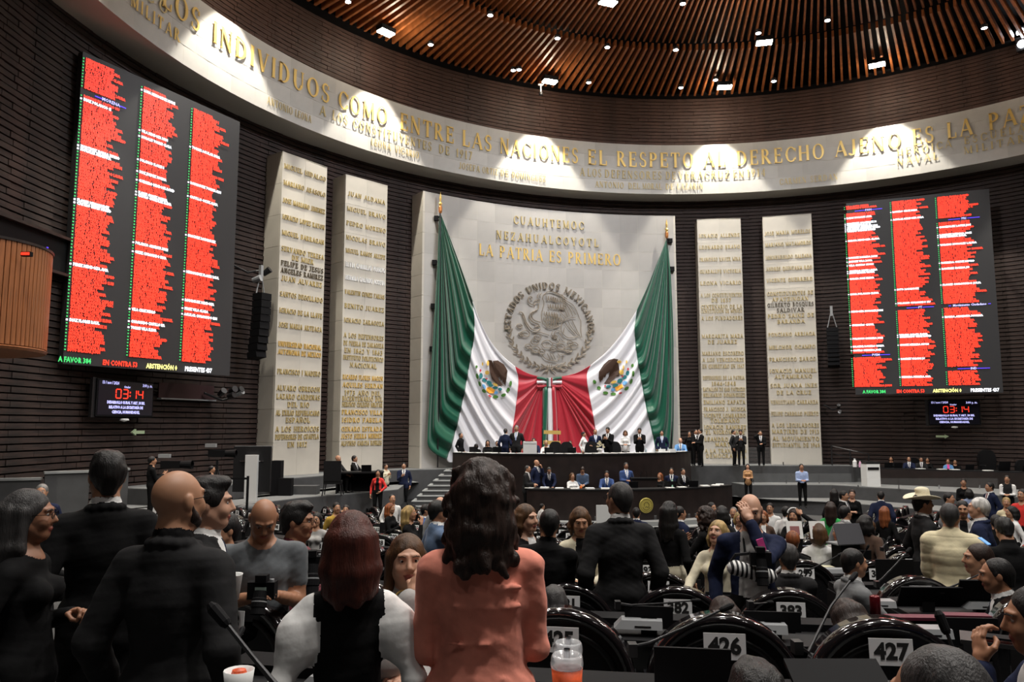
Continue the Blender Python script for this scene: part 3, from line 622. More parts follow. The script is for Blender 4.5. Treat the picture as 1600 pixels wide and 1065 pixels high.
for (x, y, r_) in ((270, 620, 45), (225, 630, 25), (210, 545, 28), (500, 720, 55), (400, 650, 35), (640, 740, 40), (780, 720, 40), (720, 770, 40), (370, 700, 40), (380, 780, 45), (440, 800, 35), (300, 750, 30), (580, 640, 25), (740, 700, 30), (560, 770, 28)):
    n = 9; cac.append([(x+r_*math.cos(2*PI*i/n)*(1+.14*(i % 2)), y+.72*r_*math.sin(2*PI*i/n)*(1+.14*(i % 2))) for i in range(n+1)])
    for i in range(3): cac.append([(x-12+i*12, y-6), (x-8+i*12, y+6)])
cac += [[(340, 600), (440, 600)], [(430, 600), (520, 625)], [(440, 820), (480, 880), (600, 893)], [(500, 815), (530, 880)], [(530, 815), (560, 880)], [(555, 815), (585, 875)], [(610, 815), (640, 850), (610, 880)], [(640, 820), (690, 820)], [(660, 830), (660, 875)], [(600, 770), (700, 780), (760, 790)], [(310, 760), (360, 800), (430, 815)]]
em_part('cactus', cac, 6)
wr = []
for side in (-1, 1):
    for i in range(15):
        a = R(178-i*6.2) if side < 0 else R(2+i*6.2)
        cxx, cyy = 525+(430-18*(i % 2))*math.cos(a), 560+(430-18*(i % 2))*math.sin(a)*.97
        for dd in (-.5, .5):
            t2 = a+(PI/2 if side < 0 else -PI/2)+dd*1.2; L = 46
            wr.append([(cxx, cyy), (cxx+L*.5*math.cos(t2+.3), cyy+L*.5*math.sin(t2+.3)), (cxx+L*math.cos(t2), cyy+L*math.sin(t2))]); wr.append([(cxx, cyy), (cxx+L*.5*math.cos(t2-.3), cyy+L*.5*math.sin(t2-.3)), (cxx+L*math.cos(t2), cyy+L*math.sin(t2))])
wr += [[(460, 940), (520, 960), (590, 940)], [(500, 930), (500, 980)], [(520, 930), (522, 975)], [(545, 930), (545, 975)], [(480, 990), (450, 1020)], [(510, 990), (500, 1030)], [(560, 990), (590, 1020)], [(600, 940), (680, 910)], [(590, 950), (650, 990), (720, 970), (700, 940), (640, 940)]]
em_part('wreath', wr, 6)
s = 'ESTADOS UNIDOS MEXICANOS'; b = MB(); n = len(s); tot = text_w(s, .16)
x = 0
sxn = R(192)*438/tot
for c in s:
    w_ = glyph(c)[0] if c != ' ' else .45; am = R(186)-(x+w_/2)*sxn/438; x += w_+.16
    if c == ' ': continue
    for p in glyph(c)[1]:
        q = []
        for gx, gy in p:
            rr_ = 405+gy*66; aa = am-(gx-w_/2)*sxn/438
            q.append((525+rr_*math.cos(aa), 545-rr_*math.sin(aa)))
        k = len(q); vs = [EM(u, v, .08) for u, v in q]+[EM(u, v, 0) for u, v in q]
        b.add(vs, [tuple(range(k))[::-1]]+[(i, (i+1) % k, (i+1) % k+k, i+k) for i in range(k)])
b.obj('lettering', bronze_m, emb)

# ------------------------------------------------------------------ the two draped flags
green_f = mat('green satin', (.003, .095, .052), .36, sheen=.3, bump=.03, scale=90)
white_f = mat('white satin', (.74, .74, .78), .45, sheen=.2, bump=.03, scale=90)
red_f = mat('red satin', (.42, .012, .03), .42, sheen=.3, bump=.03, scale=90)
def resample(pts, n):
    P = np.array(pts, float)
    for _ in range(2):                                # corner cutting keeps the ends
        if len(P) > 2: Q = 0.75*P[:-1]+.25*P[1:]; S = .25*P[:-1]+.75*P[1:]; P = np.vstack([P[:1], np.stack([Q, S], 1).reshape(-1, 2), P[-1:]])
    d = np.r_[0, np.cumsum(np.hypot(*np.diff(P, axis=0).T))]; t = np.linspace(0, d[-1], n)
    return np.stack([np.interp(t, d, P[:, 0]), np.interp(t, d, P[:, 1])], 1)
def folds(t, s, ph):
    w_ = t+.035*np.sin(5*s+ph)+.02*np.sin(9*t+ph)
    f = np.sin(2*PI*9.0*w_+ph); g = np.sin(2*PI*5.3*w_+1.7*ph+1.1*s); h = np.sin(2*PI*17*w_+2*ph+3*s)
    return .55*np.sign(f)*np.abs(f)**.8+.35*g+.18*h
FS = {}
def drape(side, name, top, bottom, left, right, s0, s1, m, parent, ampf, N=90, Mn=170, vs=1.0):
    T, B, L, Q = resample(top, N), resample(bottom, N), resample(left, Mn), resample(right, Mn)
    u = np.linspace(0, 1, N)[:, None, None]; v = np.linspace(0, 1, Mn)[None, :, None]
    G = (1-v)*T[:, None]+v*B[:, None]+(1-u)*L[None]+u*Q[None]-((1-u)*(1-v)*T[0]+u*(1-v)*T[-1]+(1-u)*v*B[0]+u*v*B[-1])
    S = s0+(s1-s0)*np.linspace(0, 1, N)[:, None]; V = vs*np.linspace(0, 1, Mn)[None, :]
    D_ = .34+ampf(S, V)*folds(V, S, 1.0 if side < 0 else 2.3)
    P = np.zeros((N, Mn, 3))
    for i in range(N):
        for j in range(Mn):
            P[i, j] = PR(G[i, j, 0], G[i, j, 1], 20.6-max(.06, D_[i, j]))
    FS[(side, name)] = (G, D_)
    me = grid_mesh(name, P-np.array(parent.location)[None, None], m)
    o = put(name, me, parent); md = o.modifiers.new('thick', 'SOLIDIFY'); md.thickness = .02; return o
fl1 = thing('flag', 'huge national flag draped in folds, hanging from the pole on the stone wall, seal facing the knot from the left', 'flag', PR(688, 705, 20.3))
fl1['label'] = 'huge green, white and red flag draped from the left pole of the stone wall'
fl2 = thing('flag', 'huge green, white and red flag draped from the right pole of the stone wall', 'flag', PR(1050, 705, 20.3))
amp = .25
aG = lambda S, V: amp*np.clip(S*3.2, 0, 1)**.8+0*V
aW = lambda S, V: amp*.62*(1-.0*S)*np.clip(.35+V*1.1, 0, 1)
aR = lambda S, V: amp*.8*np.clip((1-S)*3.2, .12, 1)*np.clip(.3+V*1.5, 0, 1)
GWl = [(738, 470), (742, 500), (741, 530), (735, 560), (729, 600), (718, 650), (708, 690), (698, 718)]
WRl = [(805, 572), (811, 592), (808, 620), (804, 650), (800, 680), (799, 724)]
drape(-1, 'green_cloth', [(688, 334), (700, 365), (718, 413), (738, 470)], [(687, 335), (683, 420), (678, 500), (672, 600), (667, 685), (669, 700), (684, 712), (698, 718)], [(688, 334), (687, 335)], GWl, 0, .33, green_f, fl1, aG)
drape(-1, 'white_cloth', [(738, 470), (750, 502), (766, 533), (785, 556), (805, 572)], [(698, 718), (701, 722), (704, 722)], GWl, WRl+[(799.2, 724), (760, 724), (704, 722)], .33, .68, white_f, fl1, aW)
drape(-1, 'red_cloth', [(805, 572), (825, 584), (848, 589)], [(847, 724), (848, 690), (848, 603)], WRl+[(799.2, 724), (820, 725), (847, 724)], [(848, 589), (848, 603)], .68, 1.0, red_f, fl1, aR, vs=.814)
GWr = [(995, 484), (991, 512), (993, 545), (1001, 590), (1010, 640), (1020, 680), (1028, 722)]
WRr = [(923, 570), (915, 585), (921, 620), (929, 660), (937, 722)]
drape(1, 'green_cloth', [(1042, 373), (1030, 402), (1014, 443), (995, 484)], [(1042, 374), (1048, 430), (1052, 520), (1053, 620), (1052, 690), (1046, 722), (1028, 722)], [(1042, 373), (1042, 374)], GWr, 0, .33, green_f, fl2, aG)
drape(1, 'white_cloth', [(995, 484), (975, 517), (950, 548), (923, 570)], [(1028, 722), (1025, 724), (1022, 724)], GWr, WRr+[(936.8, 722), (980, 724), (1022, 724)], .33, .68, white_f, fl2, aW)
drape(1, 'red_cloth', [(923, 570), (900, 584), (870, 589)], [(867, 724), (866, 690), (868, 603)], WRr+[(936.8, 722), (900, 725), (867, 724)], [(870, 589), (868, 603)], .68, 1.0, red_f, fl2, aR, vs=.93)
# seals on the flags, sewn shapes lying on the cloth
ebr = mat('seal brown', (.045, .018, .008), .7); ego = mat('seal yellow', (.75, .50, .10), .6); egr = mat('seal green', (.07, .22, .03), .6); ete = mat('seal teal', (.02, .19, .21), .6); ebl = mat('seal blue', (.15, .38, .7), .6); eor = mat('seal orange', (.75, .33, .03), .6); ere = mat('seal red', (.6, .06, .08), .6)
def on_flag(side, x, y, lift=.05):
    best = None
    for nm in ('white_cloth',):
        G, D_ = FS[(side, nm)]; d2 = (G[..., 0]-x)**2+(G[..., 1]-y)**2; k = np.unravel_index(np.argmin(d2), d2.shape); best = D_[k]
    return PR(x, y, 20.6-best-lift)
def patch(side, parent, name, poly, m, lift=.05, sub=2):
    b = MB(); pts = list(poly)
    c = (sum(p[0] for p in pts)/len(pts), sum(p[1] for p in pts)/len(pts)); n = len(pts)
    o = parent.location
    rings = [[on_flag(side, c[0]+(p[0]-c[0])*f, c[1]+(p[1]-c[1])*f, lift)-o for p in pts] for f in (1, .66, .33)]
    vs = sum(rings, [])+[on_flag(side, *c, lift)-o]; fs = []
    for r_ in range(2):
        for i in range(n): fs.append((r_*n+i, r_*n+(i+1) % n, (r_+1)*n+(i+1) % n, (r_+1)*n+i))
    fs += [(2*n+i, 2*n+(i+1) % n, 3*n) for i in range(n)]
    b.add(vs, fs); return b, vs, fs
def sew(side, parent, name, polys, m, lift=.05):
    B_ = MB()
    for p in polys:
        b, vs, fs = patch(side, parent, name, p, m, lift); B_.add(vs, fs)
    return B_.obj(name, m, parent)
def ell(cx, cy, rx, ry, rot=0, n=10): return [(cx+rx*math.cos(a)*math.cos(rot)-ry*math.sin(a)*math.sin(rot), cy+rx*math.cos(a)*math.sin(rot)+ry*math.sin(a)*math.cos(rot)) for a in [2*PI*i/n for i in range(n)]]
for side, fl_, ox, oy, k, fx in ((-1, fl1, 730, 550, 160/1002, lambda x: x), (1, fl2, 900, 550, 170/1065, None)):
    e = put('seal', None, fl_)
    if side < 0: c = lambda pts: [(ox+x*k, oy+y*k) for x, y in pts]; 
    else: c = lambda pts: [(ox+x*k, oy+y*k) for x, y in pts]
    if side < 0:
        br = [[(205, 75), (240, 80), (260, 130), (270, 180), (280, 230), (355, 330), (300, 315), (240, 260), (222, 200), (215, 130)], [(250, 85), (300, 80), (360, 120), (395, 180), (385, 260), (372, 335), (366, 270), (350, 300), (346, 255), (330, 285), (320, 240), (300, 250), (270, 200), (262, 130)]]
        ye = [ell(203, 105, 12, 25), ell(195, 200, 22, 22), ell(275, 318, 28, 14, .5), ell(150, 115, 8, 18)]
        te = [ell(135, 230, 18, 28), ell(170, 272, 26, 18, .5), ell(215, 300, 28, 20, .6), ell(232, 325, 24, 14), ell(275, 348, 26, 14), ell(322, 362, 20, 16)]
        bl_ = [ell(165, 335, 14, 26, -.5), ell(280, 395, 22, 16)]; orr = [[(190, 345), (225, 340), (272, 372), (262, 402), (215, 400), (188, 375)]]
        lv = [ell(92, 142, 11, 14), ell(98, 235, 13, 28, -.2), ell(122, 310, 12, 28, -.3), ell(165, 380, 24, 16, .6), ell(278, 436, 28, 16, .1), ell(355, 420, 25, 16, -.4), ell(402, 368, 17, 22, .4), ell(425, 305, 13, 26, .1)]
        rd = [ell(130, 178, 9, 14), ell(190, 258, 12, 7), ell(222, 428, 18, 9, .6)]
    else:
        br = [[(415, 70), (370, 62), (320, 75), (270, 120), (225, 190), (222, 250), (236, 300), (240, 240), (256, 280), (262, 225), (285, 250), (300, 210), (320, 200), (350, 160), (390, 110)], [(385, 80), (415, 110), (425, 170), (425, 235), (390, 245), (330, 305), (275, 305), (320, 240), (330, 180), (345, 120)]]
        ye = [ell(425, 95, 22, 15), ell(445, 195, 24, 26), ell(370, 292, 30, 13, -.3), ell(495, 95, 9, 18), ell(465, 150, 9, 24)]
        te = [ell(505, 205, 18, 26, .2), ell(475, 245, 24, 20, -.5), ell(430, 280, 28, 22, -.4), ell(385, 325, 30, 16, -.2), ell(318, 335, 26, 15)]
        bl_ = [ell(478, 300, 26, 20, -.5), ell(362, 365, 20, 16)]; orr = [[(380, 345), (450, 310), (465, 345), (395, 380)]]
        lv = [ell(182, 290, 16, 22, -.5), ell(225, 350, 20, 18, .4), ell(290, 398, 26, 16, .1), ell(365, 408, 28, 15), ell(495, 355, 26, 16, -.7), ell(540, 285, 14, 28, .3), ell(560, 210, 13, 30), ell(553, 130, 14, 18)]
        rd = [ell(510, 165, 10, 14), ell(455, 235, 12, 8), ell(285, 330, 9, 9), ell(435, 400, 18, 9, -.3)]
    for nm, ps, m, lf in (('eagle', br, ebr, .07), ('talons', ye, ego, .09), ('cactus', te, ete, .08), ('water', bl_, ebl, .07), ('rock', orr, eor, .09), ('wreath', lv, egr, .07), ('ribbon', rd, ere, .1)):
        B_ = MB()
        for p in ps:
            b, vs, fs = patch(side, fl_, nm, c(p), m, lf); B_.add(vs, fs)
        tag(B_.obj(nm, m, e), kind='stuff')
# flagpoles
for (x, y0, x2, lab, brs) in ((688, 333, 672, 'gold-tipped flagpole fixed by black brackets at the left edge of the stone wall', ((341, 682), (410, 679), (478, 677), (545, 675))), (1042, 372, 1051, 'gold-tipped flagpole fixed by black brackets at the right edge of the stone wall', ((376, 1047), (420, 1050)))):
    top = PR(x, y0, 20.25); t = thing('flagpole', lab, 'flagpole', (top.x, top.y, 2.05))
    H = top.z-2.05
    MB().tube([(0, 0, 0), (0, 0, H)], .035, 8).obj('pole', dmetal_m, t)
    MB().lathe([(0, H-.02), (.06, H), (.085, H+.1), (.085, H+.3), (.05, H+.36)], n=12).obj('socket', mat('copper', (.55, .22, .07), .35, metal=.6), t)
    MB().lathe([(.05, H+.36), (.09, H+.45), (.035, H+.55), (.06, H+.72), (.0, H+1.05)], n=12).obj('finial', gold_m, t)
    for (by, bx) in brs:
        P = PR(bx, by, 20.5); q = P-t.location; 
        MB().box(q, (.22, .2, .22)).tube([q, (0, 0, q.z+.05)], .03).obj('bracket', black_m, t)
# knot of ribbon in the middle
kt = thing('ribbon_knot', 'tricolour ribbon bow and tails where the two flags meet on the stone wall', 'ribbon', PR(858, 700, 20.3)); ko = kt.location
def band_r(pts, wdt, m, name, lift0=.45):
    N = 16; Pc = resample(pts, N); b = MB(); vs = []
    for i in range(N):
        d = Pc[min(i+1, N-1)]-Pc[max(i-1, 0)]; d = d/np.hypot(*d); nx, ny = -d[1]*wdt/2, d[0]*wdt/2
        for f in (-1, -.5, 0, .5, 1): vs.append(PR(Pc[i][0]+nx*f, Pc[i][1]+ny*f, 20.6-lift0-.08*(1-abs(f)))-ko)
    fs = [(i*5+j, i*5+j+1, (i+1)*5+j+1, (i+1)*5+j) for i in range(N-1) for j in range(4)]
    o = b.add(vs, fs).obj(name, m, kt, smooth=True); md = o.modifiers.new('t', 'SOLIDIFY'); md.thickness = .03
band_r([(839, 590), (848, 591), (857, 594)], 4.5, green_f, 'green_loop'); band_r([(878, 590), (868, 591), (860, 594)], 4.5, green_f, 'green_loop')
band_r([(839, 597), (848, 597), (856, 598)], 5.5, white_f, 'white_loop'); band_r([(878, 597), (868, 597), (860, 598)], 5.5, white_f, 'white_loop')
band_r([(839, 604), (848, 604), (857, 602)], 5.5, red_f, 'red_loop'); band_r([(878, 604), (868, 604), (860, 602)], 5.5, red_f, 'red_loop')
band_r([(855.5, 590), (855.5, 604)], 3, green_f, 'knot_green', .55); band_r([(859, 590), (859, 604)], 4, white_f, 'knot_white', .56); band_r([(862, 590), (862, 604)], 3, red_f, 'knot_red', .55)
band_r([(854, 604), (852, 650), (849, 722)], 7, green_f, 'green_tail', .5); band_r([(859, 604), (860, 650), (860, 722)], 8, white_f, 'white_tail', .5); band_r([(864, 604), (867, 650), (869, 722)], 7, red_f, 'red_tail', .5)

# ------------------------------------------------------------------ scoreboards with rows of names
SUR = 'GARCIA LOPEZ HERNANDEZ MARTINEZ GONZALEZ RODRIGUEZ PEREZ SANCHEZ RAMIREZ CRUZ FLORES GOMEZ MORALES REYES ORTIZ AGUILAR CASTILLO MENDOZA VARGAS ROMERO TORRES CASTRO JIMENEZ SALAZAR HERRERA MEDINA GUERRERO SOTO VELA ROJAS LUNA IBARRA CORONADO POLANCO DIAZ ARMENTA BARRERA'.split()
GIV = 'JUAN MARIA JOSE LUIS ANA CARLOS ROSA PEDRO LAURA MIGUEL JULIA ELENA RAUL SILVIA MARIO IRMA OSCAR CLARA DAVID NORMA HUGO SARA IVAN ALMA'.split()
def board(label, k1, Y1, k2, Y2, zb, H, colpx, ymid, nrows, whites, blues, footer, start):
    A = Vector((k1*Y1, Y1, zb)); B = Vector((k2*Y2, Y2, zb)); d = B-A; W = d.length; rz = math.atan2(d.y, d.x); ux = d.normalized()
    t = thing('scoreboard', label, 'scoreboard', A, rz)
    MB().box((W/2, .13, H/2), (W, .22, H)).obj('panel', screen_m, t)
    for k in range(4):
        for zz in (.15, .85): MB().box((W*(.1+.27*k), .55, H*zz), (.12, .7, .12)).obj('bracket', dmetal_m, t)
    def s_of(px):       # distance along the board of a pixel column
        q = ray(px, ymid); q2_ = Vector((q.x, q.y)); a = Vector((A.x, A.y)); u2 = Vector((ux.x, ux.y))
        det = q2_.x*(-u2.y)+u2.x*q2_.y; lam = (a.x*(-u2.y)+u2.x*a.y)/det; P = q2_*lam; return (P-a).dot(u2)
    top = H-.16; pitch = (H-.52)/(nrows); rnd = random.Random(len(label))
    for ci, (px0, px1) in enumerate(colpx):
        x0, x1 = s_of(px0), s_of(px1); full = x1-x0
        R_, W_, dots, wd = [], [], MB(), MB(); redw = MB()
        for i in range(nrows):
            if i < start[ci]: R_.append(' '); W_.append(' '); continue
            nm = ' '.join([rnd.choice(SUR), rnd.choice(SUR), rnd.choice(GIV)])[:rnd.randint(15, 26)]
            z = top-(i+.5)*pitch
            if (ci, i) in blues or (ci, i+1) in blues or (ci, i-1) in blues and False:
                R_.append(' '); W_.append(' ')
                continue
            if (ci, i) in whites: W_.append(nm); R_.append(' '); wd.box((x0-.07, 0, z), (.05, .02, .05))
            else: R_.append(nm); W_.append(' '); dots.box((x0-.07, 0, z), (.035, .02, .035))
        sz = pitch*1.22
        def col(lines, m, name):
            # rows written one under another, one flat lit print per column
            b_ = []
            o = bf_text('\n'.join(lines), sz, name, m, t, (x0, -.012, 0), (PI/2, 0, 0), align='LEFT', offset=.009, res=1, yalign='TOP_BASELINE', line=pitch/sz)
            v = np.zeros(len(o.data.vertices)*3); o.data.vertices.foreach_get('co', v); v = v.reshape(-1, 3)
            v[:, 0] *= full/ (v[:, 0].max() if len(v) else 1); 
            if m is white_e: v[:, 0] *= .88
            v[:, 2] = 0; o.data.vertices.foreach_set('co', v.ravel()); o.data.update()
            o.location.z = top-pitch*.86; o['kind'] = 'stuff'; return o
        col(R_, red_e, 'red_names'); 
        if any(l.strip() for l in W_): col(W_, white_e, 'white_names')
        tag(dots.obj('vote_dots', green_e, t), kind='stuff')
        if wd.v: tag(wd.obj('vote_dots', white_e, t), kind='stuff')
    for (ci, i), s in blues.items():
        x0, x1 = s_of(colpx[ci][0]), s_of(colpx[ci][1]); z = top-(i)*pitch; xm = (x0+x1)/2+.15; hw = (x1-x0)*.36
        bf_text(s, pitch*1.5, 'blue_heading', lav_e, t, (xm, -.012, z), offset=.004, res=1)
        tw = len(s)*pitch*.5
        for sg in (-1, 1): MB().box((xm+sg*(tw+hw)/2, 0, z), (max(.1, hw-tw), .01, .03)).obj('heading_line', blue_e, t)
    for (px, s, m) in footer:
        bf_text(s, .21, 'total', m, t, (s_of(px), -.012, .12), align='LEFT', offset=.008, res=1, sx=.78)
    return t
wl_ = {(0, 13), (0, 28), (0, 29), (0, 45), (0, 46), (0, 65), (0, 82), (1, 2), (1, 16), (1, 18), (1, 26), (1, 30), (1, 33), (1, 37), (1, 38), (1, 54), (1, 57), (1, 76), (1, 80), (1, 82), (2, 15), (2, 28), (2, 33), (2, 47), (2, 60), (2, 70), (2, 73), (2, 75)}
board('large led scoreboard full of red name rows, beside the wooden balcony', -.586, 21.6, -.3675, 26.9, 1.75+CAMZ, 9.25, [(119, 190), (214, 278), (295, 353)], 330, 92, wl_, {(0, 11): 'MORENA'},
      [(106, 'A FAVOR 384', green_e), (174, 'EN CONTRA 53', red_e), (241, 'ABSTENCIÓN 0', yellow_e), (300, 'PRESENTES 437', white_e)], [0, 1, 1])
wr_ = {(0, 6), (0, 9), (0, 10), (0, 11), (0, 12), (0, 13), (0, 18), (0, 27), (0, 29), (0, 31), (0, 34), (0, 35), (0, 38), (0, 46), (0, 55), (0, 62), (0, 69), (0, 73), (0, 75), (1, 5), (1, 9), (1, 45), (1, 52), (1, 68), (1, 69), (1, 73), (1, 80), (1, 89), (2, 15), (2, 19), (2, 20), (2, 24), (2, 33), (2, 36), (2, 44), (2, 60)}
board('large led scoreboard of red name rows, farther one above the long dark desk', .4468, 36.2, .639, 33.9, 1.47+CAMZ, 9.25, [(1328, 1388), (1401, 1460), (1473, 1542)], 450, 94, wr_,
      {(0, 3): 'PAN', (0, 78): 'PVEM', (1, 55): 'PT', (2, 12): 'PRI', (2, 55): 'Movimiento Ciudadano', (2, 86): 'IND'}, [(1340, 'A FAVOR 384', green_e), (1392, 'EN CONTRA 53', red_e), (1448, 'ABSTENCIÓN 0', yellow_e), (1506, 'PRESENTES 437', white_e)], [0, 0, 0])
def clock(px0, py0, px1, py1, rad, label):
    A, B, C_ = PR(px0, py1, rad), PR(px1, py1, rad), PR(px0, py0, rad); d = B-A; W = math.hypot(d.x, d.y); H = C_.z-A.z; rz = math.atan2(d.y, d.x)
    t = thing('clock_display', label, 'display', (A.x, A.y, A.z), rz)
    MB().box((W/2, .1, H/2), (W, .16, H)).obj('housing', black_m, t); MB().box((-.05, .12, H/2), (.14, .1, H*1.05)).obj('side_speaker', dmetal_m, t)
    MB().box((W/2, .014, H/2), (W-.1, .012, H-.1)).obj('screen', mat('display black', (.004, .004, .012), .3), t)
    W2 = W; q = lambda s, sz, m, fx, fz, al='CENTER', off=0.003: bf_text(s, sz*H, 'screen_text', m, t, (W2*fx, 0.0, H*fz), align=al, offset=off, res=1, sx=.85)
    q('13 / nov / 2024', .115, lav_e, .07, .90, 'LEFT', .004); q('3:00 p. m.', .115, lav_e, .96, .88, 'RIGHT', .004); q('Orador', .09, lav_e, .50, .81)
    b = MB(); SEG = {'0': 'abcdef', '3': 'abgcd', '1': 'bc', '4': 'fgbc'}; dw, dh, th = W*.085, H*.24, .035
    x = W*.31; z0 = H*.50
    for c in '03:14':
        if c == ':':
            b.box((x+.01, 0, z0+dh*.3), (.04, .01, .05)).box((x+.01, 0, z0+dh*.7), (.04, .01, .05)); x += W*.03; continue
        for sg in SEG[c]:
            cx_, cz_, w_, h_ = {'a': (.5, 1, 1, 0), 'd': (.5, 0, 1, 0), 'g': (.5, .5, 1, 0), 'f': (0, .75, 0, .5), 'b': (1, .75, 0, .5), 'e': (0, .25, 0, .5), 'c': (1, .25, 0, .5)}[sg]
            b.box((x+cx_*dw, 0, z0+cz_*dh), (w_*dw*.85+th*(w_ == 0), .012, h_*dh*.85+th*(h_ == 0)))
        x += dw*(1.42)
    b.obj('time_digits', red_e, t)
    q('DESARROLLO RURAL Y ART. 38 BIS.', .105, lav_e, .5, .38, off=.006); q('RELATIVO A LA SECRETARÍA DE', .105, lav_e, .5, .25, off=.006); q('CIENCIA, HUMANIDADES,', .105, lav_e, .5, .12, off=.006)
    MB().lathe([(0, -.08), (.14, -.03), (.12, .02), (0, .03)], (W/2, .05, -.08), 12).obj('dome_camera', white_m, t)
clock(150, 590, 239, 650, 21.15, 'black clock display reading 03:14 below the scoreboard near the balcony')
clock(1451, 625, 1533, 664, 21.15, 'black clock display reading 03:14 below the scoreboard near the hall corner')
sig = mat('pale green sign', (.35, .45, .28), .6)
for (x, y, s, lab) in ((215, 675, -1, 'pale green arrow sign pointing left on the brick wall'), (1473, 681.5, 1, 'pale green arrow sign pointing right on the brick wall')):
    P = PR(x, y, 21.3); a = math.degrees(math.atan2(P.x-CX, P.y-CY)); t = MB().xz([(s*.25, 0), (s*.08, .1), (s*.08, .05), (-s*.28, .05), (-s*.28, -.05), (s*.08, -.05), (s*.08, -.1)], -.02, .05).obj('arrow_sign', sig, None, P, (0, 0, -R(a)))
    tag(t, lab, 'sign')
# line array loudspeakers
def array(x, y0, y1, wpx, lab):
    P = PR(x, y1, 20.7); Q = PR(x, y0, 20.7); a = math.degrees(math.atan2(P.x-CX, P.y-CY)); n = 9; H = Q.z-P.z; ww = wpx/1200*P.y
    t = thing('line_array', lab, 'loudspeaker', P, -R(a))
    for i in range(n):
        f = i/(n-1); MB().box((0, .18*(1-f)**2-.1, (i+.5)*H/n), (ww, .5, H/n-.02), M=Matrix.Rotation(-.18*(1-f)**2, 4, 'X')).obj('speaker_box', black_m, t)
    b = MB(); 
    for s in (-1, 1): b.tube([(s*ww*.4, 0, H), (0, 0, H+.9)], .025)
    b.tube([(0, 0, H+.9), (0, .8, H+.9)], .03); b.box((0, 0, H+.85), (.12, .12, .5)); b.obj('rigging', grey_m, t)
array(403, 458, 560, 20, 'black curved line array loudspeaker hung by the first inscribed slab')
array(1303, 512, 572, 17, 'black curved line array loudspeaker hung between the last slab and the far scoreboard')
def cluster(x, y, lab, n, sc_=1.0):
    P = PR(x, y, 21.0); a = math.degrees(math.atan2(P.x-CX, P.y-CY)); t = thing('wall_lamp_bracket', lab, 'spotlight', P, -R(a)); rnd = random.Random(x)
    MB().tube([(-.6*sc_, .35, .25), (0, .1, .0), (.45*sc_, -.1, .15)], .04).obj('arm', dmetal_m, t)
    for i in range(n):
        px, pz = rnd.uniform(-.6, .6)*sc_, rnd.uniform(-.35, .35)*sc_
        b = MB(); b.lathe([(0, 0), (.09*sc_, 0), (.12*sc_, .3*sc_), (0, .3*sc_)], n=10); b.obj('lamp_can', dmetal_m if i else grey_m, t, (px, -.1, pz), (R(50+30*rnd.random()), R(rnd.uniform(-50, 50)), 0))
cluster(350, 625, 'cluster of dark stage spotlights on the brick wall right of the left clock', 5, 1.0)
cluster(390, 425, 'pair of dark stage spotlights above the line array by the first slab', 2, 1.1)
cluster(1302, 640, 'small dark spotlight cluster on the wall below the far line array', 3, .7)
# control window and wooden balcony on the left
t = thing('control_window', 'dark control room opening in the brick wall above the wooden balcony', 'window', PR(50, 385, 21.4), -R(AR(50, 385, 21.4)[0]))
q0, q1, q2_, q3 = [PR(x, y, 21.45)-t.location for x, y in ((2, 355), (98, 372), (98, 408), (2, 400))]
Wd = 3.3
b = MB(); b.box((0, .05, 0), (Wd, .1, 1.0)); b.obj('opening', black_m, t)
b = MB(); b.box((0, -.06, .52), (Wd+.1, .16, .08)).box((0, -.06, -.52), (Wd+.1, .16, .08)).box((Wd/2, -.06, 0), (.08, .16, 1.1)); b.obj('frame', deskb_m, t)
MB().box((.55, -.04, .1), (.06, .02, .03)).obj('indicator_light', blue_e, t)
bal = thing('wooden_balcony', 'curved reddish wooden balcony projecting from the brick wall, cut by the left edge', 'balcony', PY(-20, 545, 17.0))
nb = 46; Rb = 1.75; zt = PY(0, 388, 17.6).z-bal.location.z; b = MB(); b.lathe([(Rb-.05, 0), (Rb-.05, zt), (0, zt-.4)], n=48); b.lathe([(0, .02), (Rb, 0), (Rb+.04, .06), (Rb-.03, .1)], n=48); b.obj('body', bwood_m, bal, (-1.1, .6, 0))
sm_ = MB(); sm_.box((0, 0, zt/2+.05), (.10, .03, zt-.1)); sm_ = sm_.mesh('slat', bwood_m)
for i in range(90):
    a = 2*PI*i/90; put('slat', sm_, bal, (-1.1+Rb*math.cos(a), .6+Rb*math.sin(a), 0), (0, 0, a+PI/2))
b = MB(); b.lathe([(Rb-.06, zt), (Rb+.04, zt), (Rb+.04, zt+.06), (Rb-.06, zt+.06), (Rb-.06, zt)], n=48); b.obj('top_rail', deskb_m, bal, (-1.1, .6, 0))
t = thing('balcony_lamp', 'small red lit lamp on the balcony edge', 'lamp', PY(42, 397, 16.9)); MB().box((0, 0, 0), (.22, .1, .1)).obj('housing', black_m, t); MB().box((0, -.06, 0), (.18, .02, .06)).obj('lens', red_e, t)
for (x0, y0, x1, y1, lab) in ((252, 604, 338, 622, 'narrow dark slot with a pale ledge in the bricks beside the near clock'),):
    A, B = PR(x0, y1, 21.35), PR(x1, y1, 21.35); d = B-A; t = thing('wall_slot', lab, 'ledge', A, math.atan2(d.y, d.x))
    L = d.length; MB().box((L/2, .1, .0), (L, .2, .04)).obj('ledge', grey_m, t); MB().box((L/2, .15, .28), (L, .05, .5)).obj('recess', mat('maroon recess', (.03, .006, .008), .6), t)
